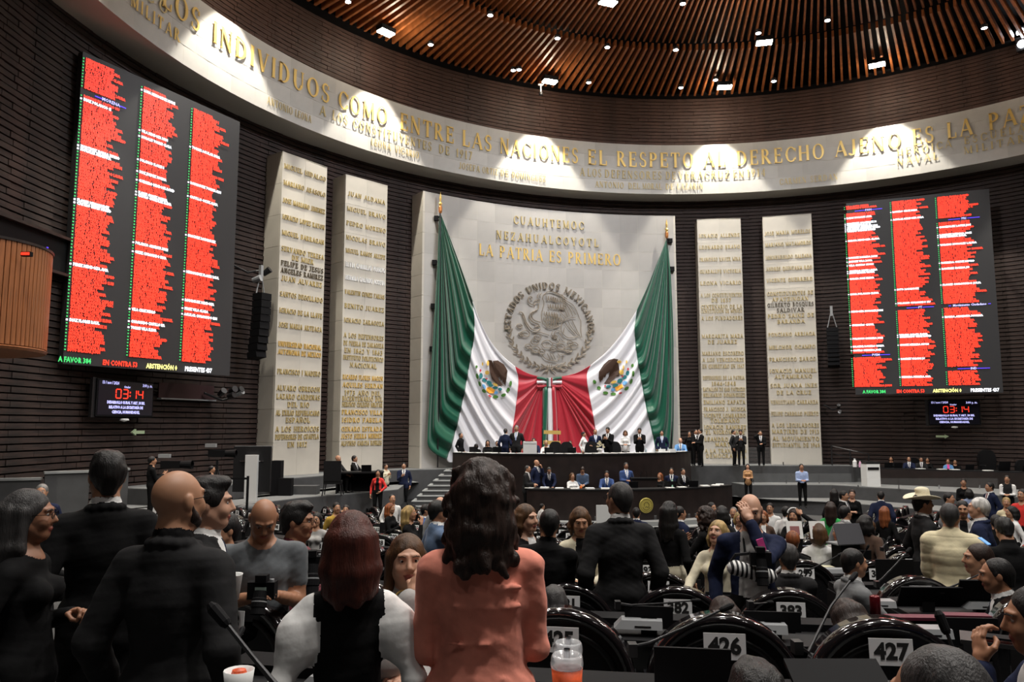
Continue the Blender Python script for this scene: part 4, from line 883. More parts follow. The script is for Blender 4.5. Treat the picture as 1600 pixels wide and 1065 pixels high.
# ------------------------------------------------------------------ rostrum desks
def arc_desk(name, label, A, M_, B, z0, z1, depth, n=30, parent_mat=deskb_m):
    F = arc3(A, M_, B, n); Bk = arc3(A, M_, B, n, off=-depth); F2 = arc3(A, M_, B, n, off=-.06); L = arc3(A, M_, B, n, off=.03)
    base = F[n//2].copy(); t = thing(name, label, 'desk', (base.x, base.y, z0)); o = Vector((base.x, base.y, z0)); H = z1-z0
    def ring(P, Q, za, zb):
        vs = [Vector((p.x, p.y, z0+z))-o for z in (za, zb) for p in P+Q]; k = len(P); fs = []
        for i in range(k-1):
            fs += [(i, i+1, 2*k+i+1, 2*k+i), (k+i+1, k+i, 3*k+i, 3*k+i+1), (2*k+i, 2*k+i+1, 3*k+i+1, 3*k+i), (i+1, i, k+i, k+i+1)]
        fs += [(0, 2*k, 3*k, k), (k-1, 2*k-1, 4*k-1, 3*k-1)]; return vs, fs
    MB().add(*ring(F, F2, 0, H-.05)).obj('front_panel', parent_mat, t)
    MB().add(*ring(L, Bk, H-.05, H)).obj('worktop', dtop_m, t)
    e = MB()
    for P, Q in ((F[0], Bk[0]), (F[-1], Bk[-1])):
        d = (Q-P).normalized(); nrm = Vector((-d.y, d.x, 0))*.03; vs = [Vector((p.x, p.y, z0+z))-o for z in (0, H-.05) for p in (P-nrm, Q-nrm, Q+nrm, P+nrm)]
        e.add(vs, [(0, 1, 2, 3)[::-1], (4, 5, 6, 7), (0, 1, 5, 4), (1, 2, 6, 5), (2, 3, 7, 6), (3, 0, 4, 7)])
    e.obj('end_panel', parent_mat, t); return t, F, Bk
upper, UF, UB = arc_desk('rostrum_desk', 'long curved dark presiding desk on the platform, in front of the flags', Vector((-2.55, 33.55, 0)), Vector((2.6, 31.65, 0)), Vector((8.1, 35.2, 0)), .5, 2.77, .85)
LA, LM, LB = PZ(824, 763, 1.5), PZ(985, 763, 1.5), PZ(1143, 757, 1.5)
LA.z = LM.z = LB.z = 0
lower, LF, LBk = arc_desk('secretaries_desk', 'curved dark desk below the presiding desk, with a gold seal on its front', LA, Vector((LM.x, LM.y-.35, 0)), LB, 0.0, 1.5, .75)
b = MB(); b.lathe([(0, 0), (.27, 0), (.29, .02), (.27, .035), (0, .035)], n=36)
sealg = mat('gold seal', (.50, .42, .10), .4, metal=.3)
SP = PZ(1009, 789, .86); 
def on_front(F, X):
    for i in range(len(F)-1):
        if F[i].x <= X <= F[i+1].x: f = (X-F[i].x)/(F[i+1].x-F[i].x); d = F[i+1]-F[i]; return F[i].lerp(F[i+1], f), math.atan2(d.y, d.x)
    return F[-1].copy(), 0
Yg = on_front(LF, (1009-800)/1200*30*.995)[0].y; SP = PY(1009, 789, Yg); p_, a_ = on_front(LF, SP.x)
seal = thing('gold_seal', 'round gold seal on the front of the lower dark desk', 'seal', (p_.x, p_.y-.03, SP.z), a_)
b.obj('disc', sealg, seal, (0, 0, 0), (PI/2, 0, 0))
b = MB(); [b.tube([(math.cos(a)*.235, -.04, math.sin(a)*.235) for a in np.linspace(0, 2*PI, 30)], .008, 4), b.tube([(-.08, -.04, -.02), (-.1, -.04, .06), (-.03, -.04, .12), (.05, -.04, .12), (.12, -.04, .02), (.08, -.04, -.08), (0, -.04, -.04), (-.05, -.04, -.08)], .014, 4), b.tube([(-.15, -.04, -.06), (-.1, -.04, -.14), (0, -.04, -.17), (.1, -.04, -.14), (.15, -.04, -.06)], .012, 4)]; b.obj('relief', mat('dark gold', (.12, .10, .02), .5), seal)
for k, (z1, off) in enumerate(((.34, .55), (.17, 1.1))):
    F = arc3(LA, Vector((LM.x, LM.y-.35, 0)), LB, 30, off=off); Bk = arc3(LA, Vector((LM.x, LM.y-.35, 0)), LB, 30, off=.02)
    b = MB(); k_ = len(F); vs = [Vector((p.x, p.y, z)) for z in (0, z1) for p in F+Bk]; fs = []
    for i in range(k_-1): fs += [(i, i+1, 2*k_+i+1, 2*k_+i), (2*k_+i, 2*k_+i+1, 3*k_+i+1, 3*k_+i)]
    b.add(vs, fs+[(0, 2*k_, 3*k_, k_), (k_-1, 2*k_-1, 4*k_-1, 3*k_-1)]); b.obj('step', edge_m, st)
slab('podium', [q2(p) for p in arc3(LA, Vector((LM.x, LM.y-.35, 0)), LB, 24, off=-.0)]+[(9.5, 36), (-2.9, 34.0), (-1.2, 31)], 0, .5, plat)
L_ = thing('lectern', 'black speaker lectern rising behind the lower dark desk', 'lectern', PY(1006, 762, 31.3)); L_.location.z = .5
MB().box((0, 0, .65), (1.0, .5, 1.3)).obj('body', deskb_m, L_); MB().box((0, -.02, 1.32), (1.06, .56, .05)).obj('top', black_m, L_)
for s in (-.12, .12): MB().tube([(s, 0, 1.33), (s*1.1, -.05, 1.5), (s*.6, -.1, 1.62)], .012).obj('microphone', dmetal_m, L_)

# swivel chairs
def big_chair(label, P, rz, group):
    t = thing('high_back_chair', label, 'chair', P, rz, group)
    b = MB(); b.box((0, 0, .48), (.56, .54, .12)); b.obj('seat', leath_m, t)
    b = MB(); pts = [(.30*math.copysign(abs(math.cos(a))**.7, math.cos(a)), .85+.37*math.sin(a)) for a in np.linspace(0, PI, 11)]+[(-.27, .52), (.27, .52)]; b.xz(pts, .22, .34); b.obj('backrest', leath_m, t)
    b = MB(); b.box((0, .36, .78), (.44, .02, .02)).box((0, .36, .6), (.3, .04, .16)); b.obj('back_trim', grey_m, t)
    for s in (-1, 1): MB().tube([(s*.3, -.2, .7), (s*.3, .15, .7), (s*.3, .2, .5)], .025).obj('armrest', dmetal_m, t)
    b = MB(); b.tube([(0, 0, .08), (0, 0, .42)], .03); [b.tube([(0, 0, .1), (.28*math.cos(a), .28*math.sin(a), .04)], .022) for a in np.arange(5)*2*PI/5]; b.obj('base', dmetal_m, t)
    return t
# backs seen from the front of the rostrum: the chairs there face the hall
bc = big_chair('high-backed black leather chair behind the presiding desk, fourth from the right of the ballot box', PZ(886, 727, 2.0), 0, 'high-backed chairs at the presiding desk')
bc['label'] = 'empty high-backed black chair behind the presiding desk, nearest to the gold stand'
def face_chair(x, y, z, lab, Y=None, rz=0, group='high-backed chairs at the rostrum'):
    P = PZ(x, y, z) if Y is None else PY(x, y, Y); P.z = z
    return clone(bc, P, rz, lab, group)
bc.location = PY(886, 700, 34.0); bc.location.z = 2.0; bc['group'] = 'high-backed chairs at the rostrum'
face_chair(917, 0, 2.0, 'empty high-backed black chair behind the presiding desk, next to the woman in a white shawl', Y=34.5)
face_chair(951, 0, 2.0, 'empty high-backed black chair behind the presiding desk, right of the flower vase', Y=34.6)
face_chair(864, 0, 2.0, 'high-backed black chair partly hidden by the seated woman in white', Y=34.6)
for i, (x, Y, lab) in enumerate(((829, 31.4, 'black chair behind the lower desk beside the bald men'), (886, 31.5, 'black chair behind the woman in white at the lower desk'), (929, 31.6, 'empty black chair between the woman in white and the bearded man'), (997, 31.6, 'black chair just left of the lectern top'), (1021, 31.6, 'black chair behind the lectern'),
                                 (1057, 31.9, 'large black chair right of the red-haired woman'))):
    face_chair(x, 0, .5, lab, Y=Y)

# table clutter of the rostrum: papers, laptops, vase, bottles, ballot box
def on_desk(x, Y, z): P = PY(x, 700, Y); P.z = z; return P
def paper(P, rz, label, w_=.24, d_=.33, h_=.012, m=paper_m, group='papers on the rostrum desks'):
    o = MB().box((0, 0, h_/2), (w_, d_, h_)).obj('paper_stack', m, None, P, (0, 0, rz)); return tag(o, label, 'paper', group)
rnd = random.Random(3)
for i in range(30):
    f = (i+.5)/30; k = f*30; P = UF[int(k)].lerp(UB[int(k)], .25+.3*rnd.random()); P.z = 2.77
    paper(P, rnd.uniform(-.5, .5), 'loose white papers lying on the presiding desk', .3, .3, .015+.02*rnd.random(), group='papers on the presiding desk')
for i in range(16):
    f = (i+.5)/16; k = int(f*30); P = LF[k].lerp(LBk[k], .2+.3*rnd.random()); P.z = 1.5
    if PY(1006, 700, 31).x-.7 < P.x < PY(1006, 700, 31).x+.7: continue
    paper(P, rnd.uniform(-.5, .5), 'loose white papers lying on the lower desk', .32, .3, .02+.03*rnd.random(), group='papers on the lower desk')
def laptop(P, rz, label, group='laptops and screens on the desks', w_=.36, h_=.24, tilt=.25, z0=0):
    t = thing('laptop', label, 'laptop', P, rz, group)
    MB().box((0, 0, .01), (w_, .25, .02)).obj('keyboard_base', dmetal_m, t); MB().box((0, 0, h_/2), (w_, .012, h_)).obj('lid', black_m, t, (0, -.12, .02), (tilt, 0, 0)); return t
for x, Y, z, lab in ((777, 33.2, 2.77, 'black laptop lid on the presiding desk before the man with dark hair'), (857, 32.4, 2.77, 'black laptop lid on the presiding desk before the woman in white'), (893, 32.4, 2.77, 'black laptop lid near the gold stand'), (740, 33.4, 2.77, 'black laptop lid near the left end of the presiding desk'),
                     (988, 30.6, 1.5, 'dark laptop left of the lectern'), (1047, 30.8, 1.5, 'dark laptop before the red-haired woman'), (1081, 31.0, 1.5, 'dark laptop at the right end of the lower desk')):
    laptop(on_desk(x, Y, z), 0, lab)
bx = thing('ballot_box', 'white ballot box on the presiding desk', 'box', on_desk(828, 32.1, 2.77)); MB().box((0, 0, .25), (.56, .4, .5)).obj('body', white_m, bx); MB().box((-.03, -.05, .51), (.3, .08, .02)).obj('slot', black_m, bx); MB().box((0, -.205, .42), (.5, .01, .01)).obj('lid_line', grey_m, bx)
gs = thing('gold_stand', 'dark stand with two gold bars before the ribbon tails', 'stand', on_desk(860, 35.6, 2.0))
for dz in (.95, 1.42): MB().box((0, -.06, dz+.2), (.78, .05, .17)).obj('gold_bar', gold_m, gs, (.03, 0, 0), (0, R(2), 0))
for s in (-.37, .37): MB().tube([(s, 0, 0), (s, 0, 1.8)], .02).obj('post', dmetal_m, gs)
va = thing('flower_vase', 'white flower arrangement on the presiding desk', 'vase', on_desk(937, 32.6, 2.77)); b = MB(); b.lathe([(0, 0), (.09, 0), (.06, .06), (.13, .16), (.1, .2), (0, .2)], n=14); b.obj('bowl', white_m, va)
fw = mat('cream flowers', (.55, .50, .33), .8); b = MB()
for i in range(26):
    a = rnd.uniform(0, 2*PI); r_ = rnd.uniform(0, .2); z = .2+.22*(1-r_/.22)+rnd.uniform(0, .08); M_ = Matrix.Translation((r_*math.cos(a), r_*math.sin(a), z)); b.box((r_*math.cos(a), r_*math.sin(a), z), (.06, .06, .05), rz=a)
o = b.obj('flowers', fw, va); o['kind'] = 'stuff'
def bottle(P, label, m, h=.24, r=.035, group=None):
    t = thing('bottle', label, 'bottle', P, 0, group); MB().lathe([(0, 0), (r, 0), (r, h*.65), (r*.4, h*.85), (r*.4, h*.93)], n=12).obj('body', m, t); MB().lathe([(r*.45, 0), (r*.45, h*.08), (0, h*.08)], (0, 0, h*.92), n=10).obj('cap', white_m, t); return t
bottle(on_desk(1049, 30.7, 1.5), 'pale green bottle on the lower desk before the red-haired woman', mat('pale green plastic', (.3, .55, .42), .3), .36, .05)
tag(MB().lathe([(0, 0), (.05, 0), (.055, .03), (.04, .09), (0, .1)], n=12).obj('orange_fruit', mat('orange peel', (.8, .18, .02), .5), None, on_desk(907, 30.3, 1.5)), 'small orange fruit on the lower desk papers', 'fruit')
for x, Y, z in ((1009, 33.6, 2.77), (1032, 33.9, 2.77), (1044, 34.1, 2.77)):
    bottle(on_desk(x, Y, z), {1009: 'small water glass bottle on the presiding desk between two standing men', 1032: 'small bottle on the presiding desk under the purple-tie man', 1044: 'small bottle near the right end of the presiding desk'}[x], mat('water bottle', (.35, .45, .5), .15), .2, .04)
for x, lab in ((1020, 'white box of tissues on the presiding desk'), (1036, 'white carton near the right end of the presiding desk')):
    o = MB().box((0, 0, .07), (.3, .16, .14)).obj('tissue_box', white_m, None, on_desk(x+14, 33.7, 2.77)); tag(o, lab, 'box')

# ------------------------------------------------------------------ legislators' rows: arched seats, desks, screens, microphones, numbers
arch_hi = mat('glossy rim', (.010, .008, .009), .12, coat=.8)
def arch_mesh(r0x, r0z, r1x, r1z, y0, y1, zc, n=22, a0=4, a1=176):
    b = MB(); vs = []
    for i in range(n+1):
        a = R(a0+(a1-a0)*i/n)
        for rx, rz_, y in ((r0x, r0z, y0), (r1x, r1z, y0), (r1x, r1z, y1), (r0x, r0z, y1)): vs.append((rx*math.cos(a), y, zc+rz_*math.sin(a)))
    fs = [(i*4+j, i*4+(j+1) % 4, (i+1)*4+(j+1) % 4, (i+1)*4+j) for i in range(n) for j in range(4)]+[(0, 1, 2, 3), (n*4, n*4+3, n*4+2, n*4+1)]
    return b.add(vs, fs)
BW, BH, BZ = .385, .36, .72           # half width, arch height, spring line of the backrest
rimm = arch_mesh(BW, BH, BW-.045, BH-.045, -.07, .08, BZ).mesh('rim', arch_hi, True)
pts = [((BW-.04)*math.cos(a), BZ+(BH-.04)*math.sin(a)) for a in np.linspace(0, PI, 17)]+[(-BW+.07, .42), (BW-.07, .42)]
bkm = MB().xz(pts, -.03, .06).mesh('backrest', leath_m)
inn = arch_mesh(BW-.08, BH-.10, BW-.11, BH-.13, -.045, -.02, BZ-.0, a0=0, a1=180).mesh('piping', leath_m, True)
seatm = MB().box((0, .30, .42), (.56, .52, .12)).mesh('seat', leath_m)
def arm_m(s): return MB().box((s*.35, .28, .62), (.07, .42, .05)).tube([(s*.35, .1, .42), (s*.35, .1, .6)], .02).mesh('armrest', gloss_m)
armL, armR = arm_m(-1), arm_m(1)
pedm = MB().lathe([(.26, 0), (.24, .03), (.05, .05), (.045, .38)], (0, .28, 0), 14).mesh('pedestal', dmetal_m)
rowang = [None]*12; SEATS = []
def seat_pos(k, x=None, X=None):
    """angle of a seat on row k whose centre shows at pixel column x"""
    rad = ROWR[k]+.15
    for _ in range(1):
        lo, hi = -1.2, 1.4
        for __ in range(40):
            m = (lo+hi)/2; p = sarc(rad, m)
            if p.x/p.y < ((x-800)/1200*1.0): lo = m
            else: hi = m
    return m
def ordinal(n): return ORD[n-1]
pitch = [.82, .80, .80, .80]+[.80]*8
ref = {0: (1361, 427, -1), 1: (1218, 383, -1), 2: (1149, 340, -1), 3: (1395, 300, 0)}
plan = {0: [(n, 1361+(n-427)*244-([0, 0, 0, 0, 2][427-n] if 0 <= 427-n < 5 else 0)) for n in range(422, 428)],
        1: [(379, 560), (380, 722), (381, 884), (382, 1050), (383, 1218), (384, 1600)],
        2: [(336, 640), (337, 768), (338, 896), (339, 1022), (340, 1140), (341, 1414), (342, 1537), (343, 1660)],
        3: [(299, 1243), (300, 1352), (301, 1462), (302, 1572), (303, 1680)]}
cardx = {427: 0, 383: 0, 340: 12}
ROWN = ['the nearest row of seats', 'the second row of seats', 'the third row of seats', 'the fourth row of seats']
CARDS = {}
def seat(k, ang, number, near):
    rad = ROWR[k]+.15; p = sarc(rad, ang); p.z = ROWZ[k]
    return p
proto_s = None
num_font_cache = {}
ORD = 'first second third fourth fifth sixth seventh eighth ninth tenth eleventh twelfth thirteenth fourteenth fifteenth sixteenth seventeenth eighteenth nineteenth twentieth'.split()
ORD += ['twenty-'+o for o in ORD[:9]]+['thirtieth']+['thirty-'+o for o in ORD[:9]]+['fortieth']+['forty-'+o for o in ORD[:9]]
def num_mesh(n, sz):
    key = (n, sz)
    if key not in num_font_cache:
        o = bf_text(str(n), sz, 'number', ink_m, None, offset=.0045, res=3); num_font_cache[key] = o.data; bpy.data.objects.remove(o)
    return num_font_cache[key]
cardm = MB().box((0, 0, 0), (.205, .006, .125)).mesh('number_card', card_m)
chl = {427: 'arched black seat with card 427, nearest to the lower right corner', 426: 'arched black seat with card 426, half hidden by a dark screen'}
def make_seat(k, ang, n=None, near=True, lab=None, grp='arched black legislator seats'):
    p = sarc(ROWR[k]+.15, ang); p.z = ROWZ[k]; rz = ang
    t = thing('arched_seat', lab, 'seat', p, rz, grp)
    put('rim', rimm, t); put('backrest', bkm, t)
    if near:
        put('piping', inn, t); put('seat', seatm, t); put('armrest', armL, t); put('armrest', armR, t); put('pedestal', pedm, t)
    if n is not None:
        c = put('number_card', cardm, t, (0.0, -.085, BZ+.22), (R(-4), 0, 0))
        put('number', num_mesh(n, .105), c, (0, -.005, 0), (PI/2, 0, 0))
    SEATS.append((k, ang, p)); return t
rnd = random.Random(9)
# desks of a row: continuous worktop and front panel
def row_desk(k, a0, a1, lab, front=True):
    rad = (ROWR[k]+.15)-1.02; z = ROWZ[k]; n = max(4, int((a1-a0)*rad/.5)); mid = sarc(rad, (a0+a1)/2); mid.z = z
    t = thing('row_desk', lab, 'desk', mid, 0, 'long curved desks of the seat rows')
    def ring(ri, ro, za, zb):
        A_ = [sarc(ri, a0+(a1-a0)*i/n) for i in range(n+1)]; B_ = [sarc(ro, a0+(a1-a0)*i/n) for i in range(n+1)]; kk = n+1
        vs = [Vector((q.x, q.y, z+zz))-mid for zz in (za, zb) for q in A_+B_]; fs = []
        for i in range(n): fs += [(i, i+1, 2*kk+i+1, 2*kk+i), (kk+i+1, kk+i, 3*kk+i, 3*kk+i+1), (2*kk+i+1, 2*kk+i, 3*kk+i, 3*kk+i+1)[::-1], (i+1, i, kk+i, kk+i+1)]
        return vs, fs+[(0, kk, 3*kk, 2*kk), (n, 2*kk+n, 3*kk+n, kk+n)]
    MB().add(*ring(rad-.28, rad+.28, .70, .735)).obj('worktop', dtop_m, t)
    MB().add(*ring(rad-.30, rad-.26, .08, .74)).obj('front_panel', gloss_m, t)
    MB().add(*ring(rad-.24, rad-.06, .735, .78)).obj('cable_duct', black_m, t)
    m_ = MB()
    for i in range(0, n+1, 3):
        q = sarc(rad, a0+(a1-a0)*i/n); q.z = z; m_.box(q-mid+Vector((0, 0, .35)), (.04, .5, .7), rz=a0+(a1-a0)*i/n)
    m_.obj('support', black_m, t); return t
housm = MB()
housm.add([(-.15, -.07, 0), (.15, -.07, 0), (.15, .07, 0), (-.15, .07, 0), (-.10, -.05, .05), (.15, -.05, .05), (.15, .07, .05), (-.10, .07, .05)], [(0, 1, 5, 4), (1, 2, 6, 5), (2, 3, 7, 6), (3, 0, 4, 7), (4, 5, 6, 7), (3, 2, 1, 0)])
housm = housm.mesh('housing', grey_m)
slotm = MB().box((0.03, -.064, .018), (.1, .01, .006)).mesh('slot', black_m)
brandm = None
def mic(P, rz, lab, bend, L=.42, group='gooseneck microphones on the desks', near=True, r=.005):
    t = thing('gooseneck_microphone', lab, 'microphone', P, rz, group)
    bx_, by_, bz_ = bend
    pts = [(0, 0, 0), (0, 0, .05), (bx_*.35, by_*.35, .05+bz_*.25), (bx_*.85, by_*.85, .05+bz_*.8), (bx_, by_, .05+bz_)]
    MB().tube(pts, r, 6).obj('gooseneck', dmetal_m, t)
    d = Vector((bx_*.15, by_*.15, bz_*.2)).normalized(); e = Vector(pts[-1]); MB().tube([e-d*.01, e, e+d*.05, e+d*.065], [r*1.3, r*2.1, r*2.3, r], 8).obj('capsule', black_m, t)
    MB().box((0, 0, .02), (.03, .05, .06)).obj('foot', black_m, t)
    return t
def unit(k, ang, lab, micb=None, mon=None, near=True):
    """voting unit of a seat: grey housing, flip screen"""
    rad = (ROWR[k]+.15)-1.02+.14; p = sarc(rad, ang); p.z = ROWZ[k]+.78-.0
    t = thing('voting_unit', lab, 'console', p, ang, 'grey voting units on the desks')
    put('housing', housm, t)
    if near: put('slot', slotm, t)
    return t, p
def monitor(k, ang, lab, tilt=0.0, w_=.36, h_=.25, dx=.26, yaw=0.0, z=.06):
    rad = (ROWR[k]+.15)-1.02+.10; p = sarc(rad, ang); p.z = ROWZ[k]+.78
    c = Vector((dx, 0, z)); t = thing('flip_screen', lab, 'screen', p+Matrix.Rotation(ang, 3, 'Z') @ c, ang+yaw, 'dark flip screens on the desks')
    MB().box((0, 0, h_/2), (w_, .016, h_)).obj('panel', black_m, t, (0, 0, 0), (tilt, 0, 0)); MB().tube([(-w_*.4, 0, 0), (w_*.4, 0, 0)], .008).obj('hinge', dmetal_m, t)
    MB().box((0, 0, -.0), (.1, .06, .12)).obj('foot', dmetal_m, t); return t
for k in plan:
    for n, x in plan[k]:
        if k == 0 and n == 422: continue
        lab = {427: 'arched black seat with card 427, lowest right of the numbered seats', 426: 'arched black seat with card 426 half hidden by a dark screen', 425: 'arched black seat with card 425 behind the two tumblers', 424: 'arched black seat between the black vest woman and the pink blouse woman',
          423: 'arched black seat with card 423 in front of the man in grey T-shirt', 383: 'arched black seat with card 383 right beside the aisle', 382: 'arched black seat with card 382 in front of the man in dark suit', 381: 'arched black seat with card 381 right of the pink blouse woman', 380: 'arched black seat hidden behind the pink blouse woman',
          379: 'arched black seat hidden behind the auburn-haired woman', 384: 'arched black seat cut by the right edge, second row', 340: 'arched black seat with card 340 below the man in blue jacket', 341: 'arched black seat with card 341 behind the drink can', 342: 'arched black seat with card 342 beside the slanted screen', 343: 'arched black seat cut by the right edge, third row',
          339: 'arched black seat left of card 340, behind the dark suit man', 338: 'arched black seat in front of the black shirt man', 337: 'arched black seat of the third row behind the pink blouse woman', 336: 'arched black seat of the third row behind the brown-haired woman at her wrist', 299: 'arched black seat in front of the cream papers',
          300: 'arched black seat with card 300 right of the man in grey suit', 301: 'arched black seat of the fourth row below the hat man', 302: 'arched black seat of the fourth row below the beige puffer jacket', 303: 'arched black seat cut by the right edge, fourth row'}[n]
        make_seat(k, seat_pos(k, x), n, True, lab)
# cards sit where the photo shows them: shift on some seats
SHOWN = {}
def kids(o): return [c for c in bpy.data.objects if c.parent == o]
for o in [o for o in bpy.data.objects if o.name.startswith('arched_seat')]:
    pass
# far rows
far_n = 0; SC_ = {}
for k in range(3, 12):
    rad = ROWR[k]+.15; step = .80/rad; a = -.92
    i = 0
    while a < 1.05:
        p = sarc(rad, a); X = p.x/p.y*1200+800
        aisle = abs(((p.x-2.95)-(p.y-7.7)*.12)) < .55 or abs(p.x+.2-(p.y-20)*.12) < .5 and k > 5
        inside = math.hypot(p.x-CX, p.y-CY) < 20.4
        left_lim = 500 if k < 6 else 330
        if left_lim < X < 1660 and not aisle and inside and p.y < 27.5:
            if not (k == 3 and X > 1150):
                far_n += 1; hid = k < 6 and 640 < X < 860
                num = (258 - (k-4)*34 + i) if k > 3 else 270+i
                wr = ['fourth', 'fifth', 'sixth', 'seventh', 'eighth', 'ninth', 'tenth', 'eleventh', 'twelfth'][k-3]
                if k > 3 or X < 1150:
                    n_ = max(1, num); ci_ = SC_.get(k, 0); SC_[k] = ci_+1; make_seat(k, a, n_ if k < 10 else None, k < 6, 'arched black seat, %s from the left end of the %s seat row' % (ordinal(ci_+1), wr), 'arched black seats of the %s row' % wr)
        a += step; i += 1
# desks for every row, broken by the aisle
for k in range(12):
    rad = ROWR[k]+.15-1.02
    def ang_at(X, k=k):
        return math.asin(max(-1, min(1, (X-SX)/rad)))
    yk = ROWY[k]+1.0; aisle_x = 2.95+(yk-7.7)*.12
    lo = {0: -2.6, 1: -3.4, 2: -4.0}.get(k, -7.0 if k > 5 else -5.0)
    nmr = ['nearest', 'second', 'third', 'fourth', 'fifth', 'sixth', 'seventh', 'eighth', 'ninth', 'tenth', 'eleventh', 'twelfth'][k]
    row_desk(k, ang_at(lo), ang_at(aisle_x-.45), 'long dark desk of the %s seat row, left of the aisle' % nmr)
    row_desk(k, ang_at(aisle_x+.45 if k else 3.2), ang_at(min(rad*.9+SX, aisle_x+.45+2+yk*.55)), 'long dark desk of the %s seat row, right of the aisle' % nmr)
# the desk in front of the camera (row behind the nearest seats)
ROWR0, ROWZ0 = ROWR[0], ROWZ[0]
ROWR.append(ROWR[0]+2.05); ROWZ.append(CAMZ-1.80)
def ang_px(k, x, dr=-.88):
    rad = ROWR[k]+.15+dr; lo, hi = -1.2, 1.4
    for __ in range(40):
        m = (lo+hi)/2; p = sarc(rad, m)
        if p.x/p.y < (x-800)/1200: lo = m
        else: hi = m
    return m
row_desk(12, ang_px(12, 330), ang_px(12, 1700), 'long dark desk nearest to the camera, under the orange tumblers')
for x, lab in ((1000, 'grey voting unit nearest to the orange tumblers'), (1262, 'grey voting unit nearest to the camera, in front of card 427'), (760, 'grey voting unit behind the woman in pink'), (540, 'grey voting unit behind the woman in the black vest')):
    unit(12, ang_px(12, x), lab)
for x, lab in ((990, 'grey voting unit at the hip of the big man in the dark suit'), (1175, 'grey voting unit in front of the low head with light strands'), (1420, 'grey voting unit at the right edge of the hall aisle'), (840, 'grey voting unit left of the man in the dark suit')):
    unit(0, ang_px(0, x), lab)
for x, lab in ((1085, 'grey voting unit left of the striped bag'), (1510, 'grey voting unit beside the slanted screen'), (1350, 'grey voting unit beside the drink can')):
    unit(1, ang_px(1, x), lab)
nth = ['nearest', 'second', 'third', 'fourth', 'fifth', 'sixth', 'seventh', 'eighth', 'ninth', 'tenth', 'eleventh', 'twelfth']
for k in range(2, 9):
    for j, x in enumerate(range(880 if k < 5 else 560, 1640, int(1200*1.6/ROWY[k]))):
        unit(k, ang_px(k, x+rnd.uniform(-10, 10)), 'small grey voting unit on the desk of the %s row, unit %s from the left' % (nth[k], ordinal(j+1)), near=False)
        if rnd.random() < .75:
            p = sarc(ROWR[k]+.15-.9, ang_px(k, x+30)); p.z = ROWZ[k]+.76
            mic(p, 0, 'thin gooseneck microphone on the desk of the %s row, %s from the left' % (nth[k], ordinal(j+1)), (rnd.uniform(-.25, .25), -.1, rnd.uniform(.12, .3)), near=False, r=.007)
        if rnd.random() < .5:
            monitor(k, ang_px(k, x+45), 'small dark flip screen on the desk of the %s row, %s from the left' % (nth[k], ordinal(j+1)), R(rnd.uniform(-10, 25)), .34, .22, 0, 0)
monitor(12, ang_px(12, 1073, -.86), 'upright dark flip screen covering half of card 426', 0, .28, .20, 0, z=-.03+.03)
monitor(12, ang_px(12, 1330, -.80), 'tilted dark purple-tinted screen in front of card 427', R(-62), .36, .26, 0, .12, z=-.01)
monitor(0, ang_px(0, 1007), 'dark flip screen with a crack, left of card 382', 0, .30, .13, 0, z=-.01)
monitor(0, ang_px(0, 1195), 'dark flip screen covering the lower edge of the card beside the aisle', 0, .34, .12, 0, z=-.01)
monitor(0, ang_px(0, 1494), 'broad dark flip screen right of the red drink can', 0, .34, .16, 0, z=-.06)
monitor(1, ang_px(1, 1125), 'low dark flip screen under the striped bag', 0, .34, .08, 0, z=0.0)
monitor(1, ang_px(1, 1432), 'low dark flip screen behind the drink can', R(30), .5, .2, 0, z=0.0)
monitor(1, ang_px(1, 1513), 'slanted dark screen below card 342', R(25), .42, .26, 0, z=0.0)
monitor(2, ang_px(2, 1080), 'large dark screen left of card 340', 0, .52, .26, 0, z=0.0)
monitor(2, ang_px(2, 1385), 'large dark screen behind the man in the grey suit', 0, .4, .3, 0, z=0.0)
cr = MB().tube([(-.13, -.014, .04), (-.11, -.014, .07), (-.10, -.014, .075), (-.075, -.014, .11)], .0015, 4)
# microphones whose shape shows in the photograph: (foot px), (tip px), distance
def micpx(f, t, Y, lab, r=.005, Yt=None, bow=.15):
    A = PY(f[0], f[1], Y); B = PY(t[0], t[1], Yt or Y+.12); d = B-A; T_h = thing('gooseneck_microphone', lab, 'microphone', A, 0, 'gooseneck microphones on the desks')
    m1 = d*.18; m1.z -= d.length*bow*.2; m2 = d*.6; m2.z -= d.length*.02
    MB().tube([(0, 0, 0), m1, m2, d], [r*1.5, r*1.5, r, r], 8).obj('gooseneck', dmetal_m, T_h)
    u = d.normalized(); MB().tube([d-u*.01, d, d+u*.045, d+u*.058], [r*1.6, r*2.4, r*2.6, r*1.4], 10).obj('capsule', black_m, T_h)
    MB().box((0, 0, -.01), (.035, .05, .05)).obj('foot', dmetal_m, T_h)
micpx((988, 1010), (1128, 952), 3.2, 'gooseneck microphone leaning across in front of card 426')
micpx((1245, 1006), (1330, 905), 3.2, 'tall gooseneck microphone left of card 427', Yt=3.5, bow=.8)
micpx((470, 1110), (352, 972), 1.75, 'gooseneck microphone beside the bald man, nearest to the camera', .0055, Yt=1.8)
micpx((965, 942), (1082, 938), 5.0, 'flat lying gooseneck microphone across card 382')
micpx((1172, 942), (1200, 941), 5.0, 'gooseneck microphone lying flat in front of card 383')
micpx((1370, 910), (1417, 862), 6.6, 'gooseneck microphone slanting before card 300', .006)
micpx((1470, 920), (1545, 890), 6.6, 'gooseneck microphone slanting towards card 342', .006)
micpx((1108, 890), (1148, 858), 8.3, 'gooseneck microphone beside the man in the blue jacket', .006)
micpx((1260, 890), (1310, 867), 8.3, 'gooseneck microphone left of the man in the grey suit', .006)
micpx((350, 1035), (372, 995), 3.3, 'short gooseneck microphone in front of card 423')
